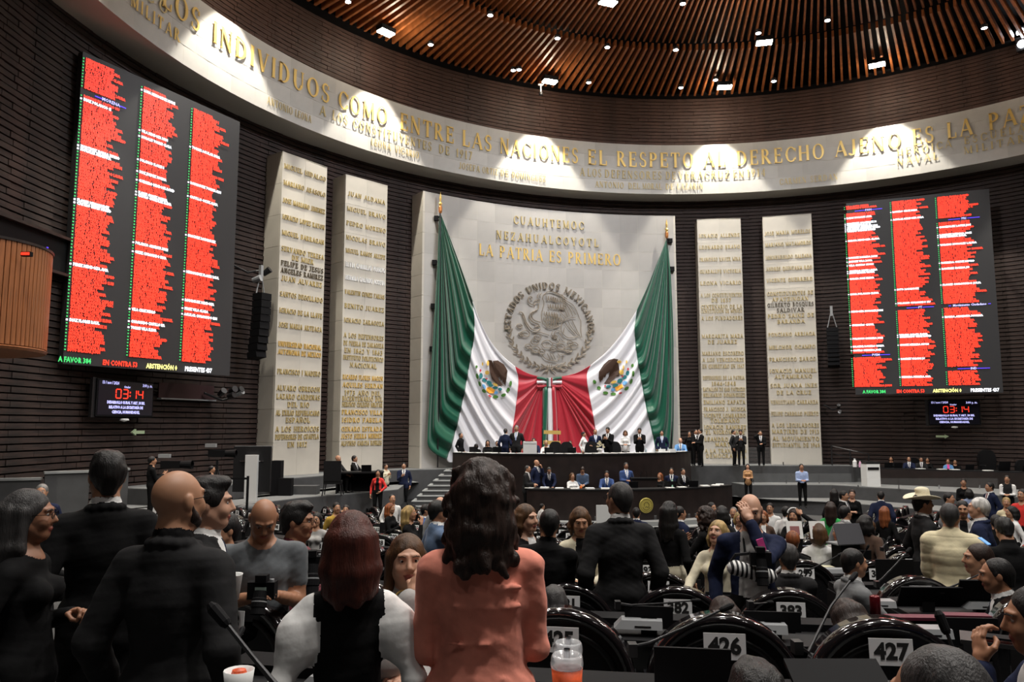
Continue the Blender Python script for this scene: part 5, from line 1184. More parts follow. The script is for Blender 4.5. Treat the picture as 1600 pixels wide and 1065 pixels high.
micpx((1378, 856), (1388, 842), 10.0, 'small gooseneck microphone behind the seated man in grey', .007)
micpx((1512, 1065), (1478, 985), 2.3, 'dark microphone stem at the lower right, before the seated head', .0055, Yt=2.35)
# tumblers and other loose things near the camera
clear_m = mat('clear plastic', (.85, .87, .9), .08, alpha=.3); orng = mat('orange print', (.75, .10, .03), .4, var=.5, scale=30)
def tumbler(P, lab, h, r, m):
    t = thing('tumbler', lab, 'cup', P, 0, 'tumblers on the near desk')
    MB().lathe([(0, 0), (r*.82, 0), (r, h), (r*.96, h)], n=24).obj('body', m, t, smooth=True)
    MB().lathe([(0, h+.004), (r*.5, h+.004), (r*1.03, h+.002), (r*1.06, h+.012), (r*1.0, h+.03), (r*.9, h+.036), (r*.86, h+.02), (0, h+.02)], n=24).obj('lid', clear_m, t, smooth=True)
    b = MB(); b.lathe([(r*.2, h+.02), (r*.2, h+.05)], n=12); b.obj('spout', chrome_m, t)
P = PY(886, 1046, 2.15); tumbler(Vector((P.x, P.y, P.z-.12)), 'front orange printed tumbler with a clear lid on the near desk', .125, .042, orng)
P = PY(888, 1026, 2.45); tumbler(Vector((P.x, P.y, P.z-.11)), 'rear clear-lidded tumbler just behind the orange one', .12, .042, mat('clear tumbler', (.4, .35, .33), .2))
P = PY(373, 1062, 2.4); t = thing('paper_cup', 'white crumpled cup with orange print, at the elbow of the bald man', 'cup', P); MB().lathe([(0, -.05), (.035, -.05), (.045, .03), (.043, .03), (.034, -.03)], n=14).obj('body', white_m, t, smooth=True); MB().lathe([(0, .0), (.03, .0), (.02, .03), (0, .035)], n=12).obj('content', orng, t)
P = PY(1367, 937, 5.2); P.z = 2.735; t = thing('drink_can', 'dark red drink can on the desk left of the broad dark screen', 'can', P); MB().lathe([(0, -.07), (.025, -.07), (.033, -.06), (.033, .05), (.027, .06), (0, .06)], n=18).obj('body', mat('maroon can', (.12, .008, .012), .25, metal=.4), t, smooth=True)
def folder(x, y, Y, w_, d_, rz, lab, m, h=.02, nm='folder', cat='folder', z=None):
    P = PY(x, y, Y); P.z = z or P.z; o = MB().box((0, 0, h/2), (w_, d_, h)).obj(nm, m, None, P, (0, 0, rz)); return tag(o, lab, cat)
mg = mat('maroon cover', (.11, .010, .028), .5)
folder(1425, 952, 5.35, .34, .1, -.05, 'maroon folder on the desk beside the red drink can', mg, z=2.61)
folder(1508, 950, 5.4, .3, .1, -.1, 'maroon folder on the desk right of the dark flip screen', mg, z=2.61)
folder(1548, 1003, 3.9, .26, .2, -.5, 'dark grey notebook lying near the right edge', mat('dark cover', (.03, .03, .03), .5), .02, 'notebook', 'notebook')
folder(1553, 996, 3.85, .16, .085, -.5, 'black phone lying on the grey notebook', black_m, .01, 'phone', 'phone')
folder(1272, 873, 10.6, .6, .35, .1, 'cream papers lying in front of the grey-haired seated man', mat('cream paper', (.72, .70, .50), .8), .03, 'paper_stack', 'paper', z=1.98)
# ------------------------------------------------------------------ left stage: monitor on a white stand, desks, tripods, barrier
mt = thing('stage_monitor', 'large monitor on a white pedestal, seen from behind, on the left stage', 'monitor', PY(392, 792, 23.3)); mt.location.z = 1.5
zz = lambda y, Y=23.3: PY(392, y, Y).z-1.5
MB().box((0, 0, zz(735)), (1.12, .09, zz(697)-zz(768)+.0)).obj('screen_panel', dmetal_m, mt, (0, 0, (zz(697)+zz(768))/2-zz(735)-.0)); MB().box((0, .06, zz(697)-.02), (1.12, .06, .06)).obj('top_edge', grey_m, mt)
MB().box((.03, -.14, zz(780)/2+zz(712)/2), (.36, .14, zz(712)-zz(784))).obj('pedestal', white_m, mt); MB().box((.03, .0, .03), (.6, .7, .06)).obj('base', grey_m, mt); MB().box((0, -.07, zz(720)), (.7, .03, .03)).obj('crossbar', chrome_m, mt)
def tripod(P, lab, cam_s=1.0, h=1.5, rz=0):
    cam_s *= .62
    t = thing('tv_camera', lab, 'camera', P, rz)
    for a in (0, 2.1, 4.2): MB().tube([(0, 0, h*.85), (.42*math.cos(a), .42*math.sin(a), 0)], .022).obj('leg', dmetal_m, t)
    MB().tube([(0, 0, h*.8), (0, 0, h)], .04).obj('column', dmetal_m, t); MB().box((0, 0, h+.17), (.7*cam_s, .2, .2)).obj('body', black_m, t); MB().lathe([(0, 0), (.1, 0), (.12, .3), (.1, .3)], n=14).obj('lens', black_m, t, (.35*cam_s, 0, h+.17), (0, PI/2, 0)); MB().box((-.2, 0, h+.4), (.3, .12, .1)).obj('viewfinder', grey_m, t)
    return t
P = PY(337, 780, 22.3); P.z = 1.5; tripod(P, 'black television camera on a tripod, left of the white pedestal', 1.1, 1.45)
P = PY(265, 790, 21.0); P.z = 1.5; tripod(P, 'black television camera on a tripod, beside the tall dark-haired man', 1.2, 1.2)
bp = thing('barrier_post', 'black retractable barrier post in front of the white pedestal', 'barrier post', PY(386, 785, 22.0)); bp.location.z = 1.5
MB().tube([(0, 0, 0), (0, 0, 1.0)], .04).obj('post', black_m, bp); MB().lathe([(0, 0), (.18, 0), (.18, .03), (0, .05)]).obj('base', black_m, bp); MB().box((-.55, 0, .93), (1.1, .02, .06)).obj('belt', black_m, bp)
ld = thing('stage_desk', 'dark desk with laptops on the left stage below the second inscribed slab', 'desk', PY(562, 770, 28.3), .12); ld.location.z = 1.5
MB().box((0, 0, .74), (1.7, .8, .05)).obj('worktop', dtop_m, ld); MB().box((0, .3, .37), (1.6, .04, .7)).obj('panel', black_m, ld); [MB().box((s*.8, 0, .36), (.05, .7, .72)).obj('leg', black_m, ld) for s in (-1, 1)]
P = PY(573, 737, 28.2); P.z = 2.26; laptop(P, .1, 'open laptop on the desk of the left stage', tilt=.3)
oc = thing('stage_armchair', 'dark armchair with curved legs on the left stage', 'chair', PY(520, 772, 27.3), PI+.1); oc.location.z = 1.5
MB().box((0, 0, .45), (.6, .55, .1)).obj('seat', leath_m, oc); MB().box((0, .26, .85), (.6, .06, .7)).obj('backrest', leath_m, oc)
for sx_ in (-1, 1):
    for sy in (-1, 1): MB().tube([(sx_*.27, sy*.24, .42), (sx_*.3, sy*.27, .2), (sx_*.33, sy*.3, 0)], .022).obj('leg', dmetal_m, oc)
sp_ = thing('stage_speaker', 'black floor loudspeaker on the left stage behind the pedestal', 'loudspeaker', PY(432, 772, 27.3)); sp_.location.z = 1.5
MB().box((0, 0, .6), (.35, .35, 1.2)).obj('cabinet', black_m, sp_); MB().box((.35, -.1, .3), (.45, .3, .6)).obj('side_box', black_m, sp_)
sb_ = MB().box((0, 0, .15), (1.6, .5, .3)).obj('stage_block', gwall_m, None, (PY(462, 770, 27.8).x, 27.8, 1.5)); tag(sb_, 'low grey block on the left stage', 'block')
# grey panels along the far left wall
for i, (x0, x1, ya, yb) in enumerate(((-60, 64, 752, 745), (70, 140, 740, 737), (146, 200, 736, 736))):
    A, B = PY(x0, ya, 19.2+i*.6), PY(x1, yb, 19.8+i*.6); d = B-A; L = math.hypot(d.x, d.y); t = thing('parapet_panel', ['grey parapet panel at the left edge of the photo', 'grey parapet panel behind the grey-haired man', 'grey parapet panel behind the tall dark-haired man'][i], 'partition', (A.x, A.y, 1.5), math.atan2(d.y, d.x))
    H = A.z-1.5; MB().box((L/2, 0, H/2), (L, .12, H)).obj('panel', gwall_m, t); MB().box((L/2, 0, H+.03), (L+.04, .2, .06)).obj('cap', edge_m, t)
# ------------------------------------------------------------------ right terrace desk, printer, chairs
rd = thing('terrace_desk', 'long dark desk on the right terrace under the scoreboard', 'desk', PZ(1372, 757, 1.2)); A = PZ(1368, 757, 1.2); B = PZ(1600, 766, 1.2); A.y += .6; B.y += .6; B = A+(B-A)*1.25
d = B-A; L = d.length; rd.location = A; rd.rotation_euler = (0, 0, math.atan2(d.y, d.x))
MB().box((L/2, .45, .72), (L, .95, .06)).obj('worktop', dtop_m, rd); MB().box((L/2, 0, .35), (L, .06, .7)).obj('front_panel', deskb_m, rd); [MB().box((x, .45, .35), (.06, .9, .7)).obj('end_panel', deskb_m, rd) for x in (.03, L-.03)]
pr = thing('printer', 'tall pale grey printer left of the long dark desk', 'printer', PY(1361, 757, 35.3)); pr.location.z = 1.2; MB().box((0, 0, .5), (.6, .6, 1.0)).obj('body', white_m, pr); MB().box((0, -.05, 1.05), (.62, .5, .1)).obj('scanner', dmetal_m, pr); MB().box((0, -.31, .8), (.5, .02, .12)).obj('tray', black_m, pr)
def on_rd(x, y=733, off=.4): P = PY(x, y, 34.5+.0); f = (P.x-A.x)/d.x; q = A+d*f; return Vector((P.x, q.y+off, 1.2+.75))
for x, lab in ((1422, 'dark laptop before the bearded man on the right terrace'), (1434, 'second dark laptop on the right terrace desk'), (1518, 'open dark laptop near the pale papers on the right terrace'), (1556, 'dark monitor in front of the tall covered chair'), (1580, 'dark laptop at the right end of the terrace desk')):
    laptop(on_rd(x), 0, lab, w_=.5 if x == 1556 else .38, h_=.42 if x == 1556 else .25)
for x in (1400, 1460, 1485, 1500, 1537): paper(on_rd(x, off=.2), .1, 'loose papers on the long dark desk of the right terrace', .35, .25, .03, group='papers on the terrace desk')
bottle(on_rd(1381), 'white jug on the left end of the terrace desk', white_m, .4, .1); bottle(on_rd(1386, off=.25), 'pink bottle on the left end of the terrace desk', mat('pink plastic', (.75, .4, .6), .4), .3, .06)
cc = clone(bc, on_rd(1559)+Vector((0, .95, -.75)), 0, 'tall dark covered chair behind the monitor on the right terrace', 'chairs of the right terrace'); cc.scale = (1.35, 1.2, 1.35)
clone(bc, on_rd(1596)+Vector((0, .9, -.75)), 0, 'dark office chair at the right end of the terrace desk', 'chairs of the right terrace'); clone(bc, on_rd(1470)+Vector((0, .9, -.75)), 0, 'dark office chair near the woman in the blue and pink top', 'chairs of the right terrace')
# ------------------------------------------------------------------ people: one continuous skinned surface per body, from a smooth distance field
SKIN, TOP, SLV, PNT, SHOE, SHIRT, LIPS, TIE = range(8)
def axis(lo, hi, step, fine=None):
    """grid line positions, finer inside the given intervals"""
    xs = [lo]
    while xs[-1] < hi:
        s = step
        for a, b, f in (fine or []):
            if a-step*.5 < xs[-1] < b: s = min(s, f)
        xs.append(xs[-1]+s)
    return np.array(xs)
class Field:
    def __init__(s): s.p = []; s.cut = []; s.disp = None
    def cap(s, a, b, ra, rb, lab, k=.02): s.p.append(('c', np.array(a, float), np.array(b, float), ra, rb, lab, k, None)); return s
    def ell(s, c, r, lab, k=.02, M=None): s.p.append(('e', np.array(c, float), np.array(r, float), 0, 0, lab, k, None if M is None else np.array(M.to_3x3().transposed() if isinstance(M, Matrix) else M))); return s
    def dist(s, q, X, Y, Z):
        t, A, B, ra, rb, lab, k, M = q
        if t == 'c':
            d = B-A; L2 = max(1e-9, float(d@d)); px, py, pz = X-A[0], Y-A[1], Z-A[2]
            h = np.clip((px*d[0]+py*d[1]+pz*d[2])/L2, 0, 1); dx, dy, dz = px-d[0]*h, py-d[1]*h, pz-d[2]*h
            return np.sqrt(dx*dx+dy*dy+dz*dz)-(ra+(rb-ra)*h)
        px, py, pz = X-A[0], Y-A[1], Z-A[2]
        if M is not None: px, py, pz = M[0, 0]*px+M[0, 1]*py+M[0, 2]*pz, M[1, 0]*px+M[1, 1]*py+M[1, 2]*pz, M[2, 0]*px+M[2, 1]*py+M[2, 2]*pz
        k0 = np.sqrt((px/B[0])**2+(py/B[1])**2+(pz/B[2])**2)+1e-9; k1 = np.sqrt((px/B[0]**2)**2+(py/B[1]**2)**2+(pz/B[2]**2)**2)+1e-9
        return k0*(k0-1)/k1
    def bb(s, q):
        if q[0] == 'c': r = max(q[3], q[4]); return np.minimum(q[1], q[2])-r, np.maximum(q[1], q[2])+r
        r = q[2].max(); return q[1]-r, q[1]+r
    def surface(s, step, fine=(None, None, None), mats=None, name='body', labels=None, pad=.03):
        bbs = [s.bb(q) for q in s.p]; lo = np.min([b[0] for b in bbs], 0)-pad; hi = np.max([b[1] for b in bbs], 0)+pad
        ax = [axis(lo[i], hi[i], step, fine[i]) for i in range(3)]
        F = np.full([len(a) for a in ax], 9.0)
        def block(q, m):
            b0, b1 = s.bb(q); sl = []
            for i in range(3):
                i0 = max(0, np.searchsorted(ax[i], b0[i]-m)-1); i1 = min(len(ax[i]), np.searchsorted(ax[i], b1[i]+m)+2); sl.append(slice(i0, i1))
            return tuple(sl), ax[0][sl[0]][:, None, None], ax[1][sl[1]][None, :, None], ax[2][sl[2]][None, None, :]
        for q in s.p:
            sl, X, Y, Z = block(q, step*2+q[6]); d = s.dist(q, X, Y, Z); o = F[sl]; k = q[6]
            h = np.clip(k-np.abs(o-d), 0, None)/k; F[sl] = np.minimum(o, d)-h*h*k*.25
        if s.disp is not None: F = np.where(F < .08, F+s.disp(ax[0][:, None, None], ax[1][None, :, None], ax[2][None, None, :]), F)
        for q in s.cut:
            sl, X, Y, Z = block(q, step*2+q[6]); d = -s.dist(q, X, Y, Z); o = F[sl]; k = q[6]; h = np.clip(k-np.abs(o-d), 0, None)/k; F[sl] = np.maximum(o, d)+h*h*k*.25
        return nets(F, ax, s, mats, name, labels)
def nets(F, ax, s, mats, name, labels):
    S = F < 0; nx, ny, nz = F.shape
    C = np.zeros((nx-1, ny-1, nz-1), np.int16)
    for i in (0, 1):
        for j in (0, 1):
            for k in (0, 1): C += S[i:nx-1+i, j:ny-1+j, k:nz-1+k]
    act = (C > 0) & (C < 8); idx = -np.ones(act.shape, np.int64); ii = np.argwhere(act); idx[act] = np.arange(len(ii))
    acc = np.zeros((len(ii), 3)); cnt = np.zeros(len(ii)); I, J, K = ii.T
    co = [(0, 0, 0), (1, 0, 0), (0, 1, 0), (1, 1, 0), (0, 0, 1), (1, 0, 1), (0, 1, 1), (1, 1, 1)]
    ed = [(0, 1), (2, 3), (4, 5), (6, 7), (0, 2), (1, 3), (4, 6), (5, 7), (0, 4), (1, 5), (2, 6), (3, 7)]
    val = [F[I+c[0], J+c[1], K+c[2]] for c in co]
    pos = [np.stack([ax[0][I+c[0]], ax[1][J+c[1]], ax[2][K+c[2]]], 1) for c in co]
    for a, b in ed:
        va, vb = val[a], val[b]; m = (va < 0) != (vb < 0); t = np.where(m, va/np.where(m, va-vb, 1), 0)[:, None]
        acc += np.where(m[:, None], pos[a]+(pos[b]-pos[a])*t, 0); cnt += m
    V = acc/cnt[:, None]; Q = []
    def quads(A, B, n1, n2, dax):
        m = A != B
        # interior edges only
        sl = [slice(None)]*3
        g = np.argwhere(m)
        keep = np.ones(len(g), bool)
        for d in range(3):
            if d != dax: keep &= (g[:, d] > 0) & (g[:, d] < [nx, ny, nz][d]-1)
        g = g[keep]; flip = A[g[:, 0], g[:, 1], g[:, 2]]
        e1 = np.zeros(3, int); e2 = np.zeros(3, int); o = [d for d in range(3) if d != dax]; e1[o[0]] = 1; e2[o[1]] = 1
        q = [idx[tuple((g-x).T)] for x in (e1+e2, e2, 0*e1, e1)]
        q = np.stack(q, 1); f = flip if dax != 1 else ~flip
        q[~f] = q[~f][:, ::-1]; Q.append(q)
    quads(S[:-1], S[1:], 1, 2, 0); quads(S[:, :-1], S[:, 1:], 0, 2, 1); quads(S[:, :, :-1], S[:, :, 1:], 0, 1, 2)
    Q = np.vstack(Q); Q = Q[(Q >= 0).all(1)]
    me = bpy.data.meshes.new(name); nv, nf = len(V), len(Q)
    me.vertices.add(nv); me.vertices.foreach_set('co', V.ravel()); me.loops.add(nf*4); me.loops.foreach_set('vertex_index', Q.ravel()); me.polygons.add(nf); me.polygons.foreach_set('loop_start', np.arange(nf)*4)
    for m in mats: me.materials.append(m)
    if len(mats) > 1:
        c = V[Q].mean(1); best = np.full(nf, 9.0); lab = np.zeros(nf, int)
        for q in s.p:
            d = s.dist(q, c[:, 0], c[:, 1], c[:, 2]); m = d < best; best[m] = d[m]; lab[m] = q[5]
        if labels is not None: lab = labels(c, lab)
        nl = 8
        for _ in range(3):                       # even out ragged borders between materials
            vt = np.zeros((nv, nl)); 
            for c4 in range(4): np.add.at(vt, (Q[:, c4], lab), 1)
            sc_ = vt[Q].sum(1); sc_[np.arange(nf), lab] += 1.5; lab = sc_.argmax(1)
        me.polygons.foreach_set('material_index', lab)
    me.polygons.foreach_set('use_smooth', [True]*nf); me.update(calc_edges=True); me.validate(); return me

# ---- materials of people
def cloth(name, col, rough=.85, var=.12, bump=.22, scale=14, sheen=.15):
    dk = max(col) < .06; return mat('cloth '+name, col, rough, var=var, bump=bump, scale=scale, sheen=0 if dk else .1, spec=.12 if dk else .3)
def skin(name, col): return mat('skin '+name, col, .5, var=.08, scale=9, bump=.04)
def hairm(name, col, scale=26):
    m = mat('hair '+name, col, .48, spec=.35, var=.55, scale=scale, bump=.35, stretch=(1, 1, .12), detail=5); nt = m.node_tree
    no = nt.nodes.new('ShaderNodeTexNoise'); no.inputs['Scale'].default_value = 230; no.inputs['Detail'].default_value = 3; bu = nt.nodes.new('ShaderNodeBump'); bu.inputs['Strength'].default_value = .9; bu.inputs['Distance'].default_value = .004
    b = nt.nodes['Principled BSDF']; old = b.inputs['Normal'].links[0].from_socket; mp = [n for n in nt.nodes if n.type == 'MAPPING'][0]
    nt.links.new(mp.outputs['Vector'], no.inputs['Vector']); nt.links.new(no.outputs['Fac'], bu.inputs['Height']); nt.links.new(old, bu.inputs['Normal']); nt.links.new(bu.outputs['Normal'], b.inputs['Normal']); return m
SK = {'mid': skin('mid', (.42, .215, .125)), 'light': skin('light', (.55, .31, .21)), 'dark': skin('dark', (.27, .125, .07)), 'tan': skin('tan', (.36, .17, .095))}
HR = {'black': hairm('black', (.010, .009, .009)), 'dark': hairm('dark brown', (.022, .012, .009)), 'brown': hairm('brown', (.075, .035, .014)), 'auburn': hairm('auburn', (.060, .014, .009)), 'grey': hairm('grey', (.16, .155, .15)), 'dgrey': hairm('dark grey', (.038, .036, .036)),
      'white': hairm('white', (.55, .54, .52)), 'blonde': hairm('blonde', (.34, .23, .09)), 'red': hairm('reddish', (.20, .06, .02))}
CL = {n: cloth(n, c) for n, c in dict(black=(.006, .006, .0065), charcoal=(.019, .019, .020), grey=(.16, .165, .17), navy=(.013, .018, .045), blue=(.03, .065, .19), white=(.74, .74, .73), cream=(.62, .57, .43), beige=(.64, .57, .38), pink=(.82, .29, .21),
      red=(.62, .03, .025), green=(.03, .34, .08), mustard=(.38, .24, .035), maroon=(.13, .018, .028), tee=(.105, .115, .125), denim=(.035, .06, .13), lblue=(.30, .38, .58), tan=(.40, .22, .10), skyblue=(.12, .28, .55), plaid=(.085, .13, .22), lgrey=(.38, .37, .36), brown=(.08, .045, .03), magenta=(.8, .08, .35)).items()}
LIPM = mat('lips', (.32, .09, .07), .45); SHOEM = mat('shoe leather', (.01, .01, .01), .35); EYEW = mat('eye white', (.50, .47, .44), .3); IRIS = mat('iris', (.02, .012, .008), .15)

def ik(S, W, l1, l2, pole):
    S, W, pole = np.array(S, float), np.array(W, float), np.array(pole, float); d = W-S; L = np.linalg.norm(d)
    if L > (l1+l2)*.995: W = S+d/L*(l1+l2)*.995; d = W-S; L = np.linalg.norm(d)
    u = d/L; a = (l1*l1-l2*l2+L*L)/(2*L); h = math.sqrt(max(0, l1*l1-a*a)); n = pole-u*(pole@u); n /= np.linalg.norm(n)+1e-9
    return S+u*a+n*h, W
ARMS = {   # wrist target (x for the right-hand image side is mirrored by s), elbow direction
 'down': ((.25, -.02, .86), (.3, .6, 0)), 'front': ((.08, -.27, 1.08), (.4, .5, -.8)), 'phone': ((.08, -.28, 1.20), (.35, .3, -1)), 'desk': ((.16, -.40, 1.06), (.6, .3, -.7)),
 'folded': ((.03, -.20, 1.13), (.5, .35, -1)), 'chin': ((.03, -.20, 1.40), (.35, -.1, -1)), 'face': ((.00, -.17, 1.50), (.5, -.1, -1)), 'hair': ((.17, -.04, 1.62), (1, -.3, .1)), 'back': ((.05, .16, .95), (.8, .4, 0)), 'hip': ((.14, -.16, .96), (.9, .5, 0)), 'ear': ((.13, -.06, 1.52), (.6, -.2, -1)), 'cup': ((.30, -.32, 1.12), (.5, .5, -.6)), 'cam': ((.085, -.25, 1.17), (.35, .25, -1)), 'clap': ((.03, -.27, 1.25), (.7, .2, -.8)), 'lean': ((.22, -.30, .98), (.7, .4, 0))}
_hand = {}
def hand_mesh(curl, near, skinm, side):
    key = (curl, near, side)
    if key not in _hand:
        f = Field(); f.cap((0, 0, .02), (0, 0, -.02), .026, .026, 0, .02); f.ell((0, -.002, -.055), (.041, .016, .048), 0, .018)
        for x, L, r_ in ((-.031, .058, .0082), (-.011, .074, .0090), (.010, .080, .0092), (.031, .072, .0088)):
            p = np.array([x, 0, -.090]); a = .12+curl*.35
            for seg, frac in ((0, .42), (1, .32), (2, .26)):
                d = np.array([x*.9*(1-curl*.6)*(1-seg*.5)*1.2, -math.sin(a), -math.cos(a)]); d /= np.linalg.norm(d); q = p+d*L*frac*1.12; f.cap(p, q, r_*(1-.06*seg), r_*(.94-.06*seg), 0, .006); p = q; a += curl*(.95 if seg == 0 else .75)
        p = np.array([.026, -.006, -.022]); q = p+np.array([.026, -.016, -.026]); f.cap(p, q, .0135, .0115, 0, .012); e = q+np.array([.004-.018*curl, -.012-.012*curl, -.026]); f.cap(q, e, .0105, .0095, 0, .006); g_ = e+np.array([-.004-.012*curl, -.004, -.018]); f.cap(e, g_, .0095, .008, 0, .006)
        if side < 0:
            for q in f.p: q[1][0] *= -1; (q[2].__setitem__(0, -q[2][0]) if q[0] == 'c' else None)
        _hand[key] = f.surface(.0042 if near else .0085, mats=[skinm], name='hand', pad=.015)
    return _hand[key]
def noise3(seed, freq, n=6, stretch=(1, 1, 1)):
    r_ = np.random.RandomState(seed); D = r_.randn(n, 3); D /= np.linalg.norm(D, axis=1)[:, None]; fq = freq*(0.6+r_.rand(n)*1.2); ph = r_.rand(n)*6.28
    def f(X, Y, Z):
        o = 0
        for i in range(n): o = o+np.sin((X*D[i, 0]*stretch[0]+Y*D[i, 1]*stretch[1]+Z*D[i, 2]*stretch[2])*fq[i]+ph[i])
        return o/n
    return f
_bodies = {}
def body(pose='stand', arms=('down', 'down'), lean=0, hyaw=0, hpitch=0, build='m', style='shirt', near=False, long_sleeve=True, legs='pants', wr=0, beard=False, side=0, fat=1.0, custom=None, puff=False, wide=1.0):
    """returns (mesh with 8 material slots, head matrix, hand matrices)"""
    key = (pose, arms, lean, hyaw, hpitch, build, style, near, long_sleeve, legs, wr, beard, side, fat, str(custom), puff, wide)
    if key in _bodies: return _bodies[key]
    m = build == 'm'; f = Field(); sw = (.172 if m else .146)*(1.04 if style == 'suit' else 1); th = (.012 if style in ('suit', 'coat') else .004)+(.02 if style == 'coat' else 0)
    sw0 = sw; sw *= wide
    pz = .92 if pose == 'stand' else .50; T = Matrix.Translation((0, 0, pz)) @ Matrix.Rotation(R(lean), 4, 'X') @ Matrix.Rotation(R(side), 4, 'Y') @ Matrix.Translation((0, 0, -.92))
    tt = lambda p: np.array(T @ Vector(p)); TM = T.to_3x3()
    # torso
    f.ell(tt((0, .012, 1.23)), (sw*.95+th, (.118 if m else .105)*fat+th, .19), TOP, .05, TM)
    f.cap(tt((-sw*.78, .015, 1.352)), tt((0, .015, 1.385)), .058+th, .062+th, TOP, .05); f.cap(tt((sw*.78, .015, 1.352)), tt((0, .015, 1.385)), .058+th, .062+th, TOP, .05)
    f.cap(tt((0, .03, 1.40)), tt((0, .025, 1.455)), .085, .062, TOP, .04)
    f.ell(tt((0, -.002, 1.06)), ((.148 if m else .125)*wide+th, .108*fat+th, .17), TOP, .05, TM)
    lowtop = TOP
    f.ell(tt((0, .005, .935)), ((.165 if m else .168)*wide+th, .118*fat+th, .12), TOP if style in ('suit', 'coat', 'dress', 'long') else PNT, .04, TM)
    if style in ('suit', 'coat', 'long') and pose == 'stand': f.cap(tt((-.07, .005, .90)), tt((-.085, .01, .80)), .105+th, .095+th, TOP, .04); f.cap(tt((.07, .005, .90)), tt((.085, .01, .80)), .105+th, .095+th, TOP, .04)
    if style == 'shirt' and m is False or style == 'long': f.cap(tt((0, 0, .98)), tt((0, 0, .88)), .13, .16, TOP, .04)
    if not m: f.ell(tt((-.065, -.095, 1.245)), (.06, .055, .06), TOP, .04); f.ell(tt((.065, -.095, 1.245)), (.06, .055, .06), TOP, .04)
    if style == 'suit':   # collar roll and lapels
        for i in range(7):
            a0, a1 = R(-10+i*28.5), R(-10+(i+1)*28.5)
            f.cap(tt((.078*math.cos(a0), .028+.070*math.sin(a0), 1.452-.012*abs(math.cos(a0)))), tt((.078*math.cos(a1), .028+.070*math.sin(a1), 1.452-.012*abs(math.cos(a1)))), .017, .017, TOP, .012)
        for s in (-1, 1): f.cap(tt((s*.075, -.03, 1.43)), tt((s*.02, -.135, 1.16)), .014, .012, TOP, .015)
    # neck, collar
    hd = Vector((0, -.012, 1.585)); f.cap(tt((0, .02, 1.42)), tt((0, .004, 1.53)), .057 if m else .048, .055 if m else .046, SKIN, .03)
    if style in ('suit', 'shirt', 'shirtback') and m: 
        for i in range(8):
            a0, a1 = R(i*45), R((i+1)*45); f.cap(tt((.060*math.cos(a0), .016+.060*math.sin(a0), 1.468+.012*math.sin(a0))), tt((.060*math.cos(a1), .016+.060*math.sin(a1), 1.468+.012*math.sin(a1))), .012, .012, SHIRT if style == 'suit' else TOP, .006)
    HM = T @ Matrix.Translation((0, .01, 1.50)) @ Matrix.Rotation(R(hyaw), 4, 'Z') @ Matrix.Rotation(R(hpitch), 4, 'X') @ Matrix.Translation((0, -.01, .095))
    h = lambda p: np.array(HM @ Vector(p)); HR3 = HM.to_3x3()
    f.cap(h((0, .02, -.10)), h((0, .01, -.04)), .052 if m else .045, .05, SKIN, .03)
    f.ell(h((0, .012, .022)), (.074, .094, .090), SKIN, .02, HR3); f.ell(h((0, -.022, -.022)), (.060, .074, .086), SKIN, .03, HR3)
    f.ell(h((0, -.058, -.085)), (.030 if m else .024, .028, .026), SKIN, .03, HR3)
    for s in (-1, 1):
        f.cap(h((s*.052, .0, -.045)), h((s*.022, -.056, -.088)), .018, .017, SKIN, .03); f.ell(h((s*.034, -.066, -.028)), (.026, .024, .026), SKIN, .02, HR3)
        f.ell(h((s*.077, .014, -.004)), (.011, .020, .031), SKIN, .008, HR3)
        if near: f.cap(h((s*.019, -.0855, .0195)), h((s*.043, -.0775, .0185)), .0042, .0036, SKIN, .005); f.cap(h((s*.014, -.089, .036)), h((s*.045, -.074, .034)), .0065, .0055, SKIN, .014); f.cut.append(('e', h((s*.031, -.098, .010)), np.array([.017, .013, .0095]), 0, 0, 0, .008, np.array(HR3.transposed())))
    f.cap(h((0, -.088, .020)), h((0, -.108, -.020)), .0085, .0125, SKIN, .012); 
    if near:
        for s in (-1, 1): f.cap(h((s*.012, -.096, -.026)), h((s*.014, -.088, -.028)), .0075, .007, SKIN, .008)
        f.cap(h((-.019, -.0885, -.055)), h((.019, -.0885, -.055)), .0035, .0035, LIPS, .006); f.cap(h((-.008, -.0945, -.054)), h((.008, -.0945, -.054)), .0042, .0042, LIPS, .008); f.cap(h((-.010, -.0915, -.0625)), h((.010, -.0915, -.0625)), .0048, .0048, LIPS, .008)
    # arms
    hands = []
    for s, a in zip((-1, 1), arms):
        sh = tt((s*(sw+.008), .015, 1.345)); wt, pl = ARMS[a] if isinstance(a, str) else a
        W = tt((s*wt[0], wt[1], wt[2])); pole = np.array(TM @ Vector((s*pl[0], pl[1], pl[2]))); E_, W = ik(sh, W, .285, .255, pole)
        r0, r1, r2 = ((.062, .048, .034) if m else (.050, .040, .029)); tl = .010 if style in ('suit', 'coat') else .004
        if style == 'coat': tl = .028
        sl = SLV if long_sleeve or style in ('suit', 'coat') else SKIN
        f.cap(sh, E_, r0+tl, r1+tl*1.2, SLV, .035)
        if puff: f.ell((sh*.62+E_*.38), (.085, .085, .11), SLV, .04)
        if sl == SKIN: mid = sh*.45+E_*.55; f.p.pop(); f.cap(sh, mid, r0+.008, r1+.016, SLV, .03); f.cap(mid, E_, r1+.002, r1, SKIN, .012)
        d = (W-E_)/np.linalg.norm(W-E_); f.cap(E_, W-d*.0, r1+(tl*1.2 if sl == SLV else 0), (r2+tl+.004) if sl == SLV else r2, sl, .02)
        f.cap(W-d*.03, W+d*.035, .027, .024, SKIN, .008)
        hands.append((W, d, s, a))
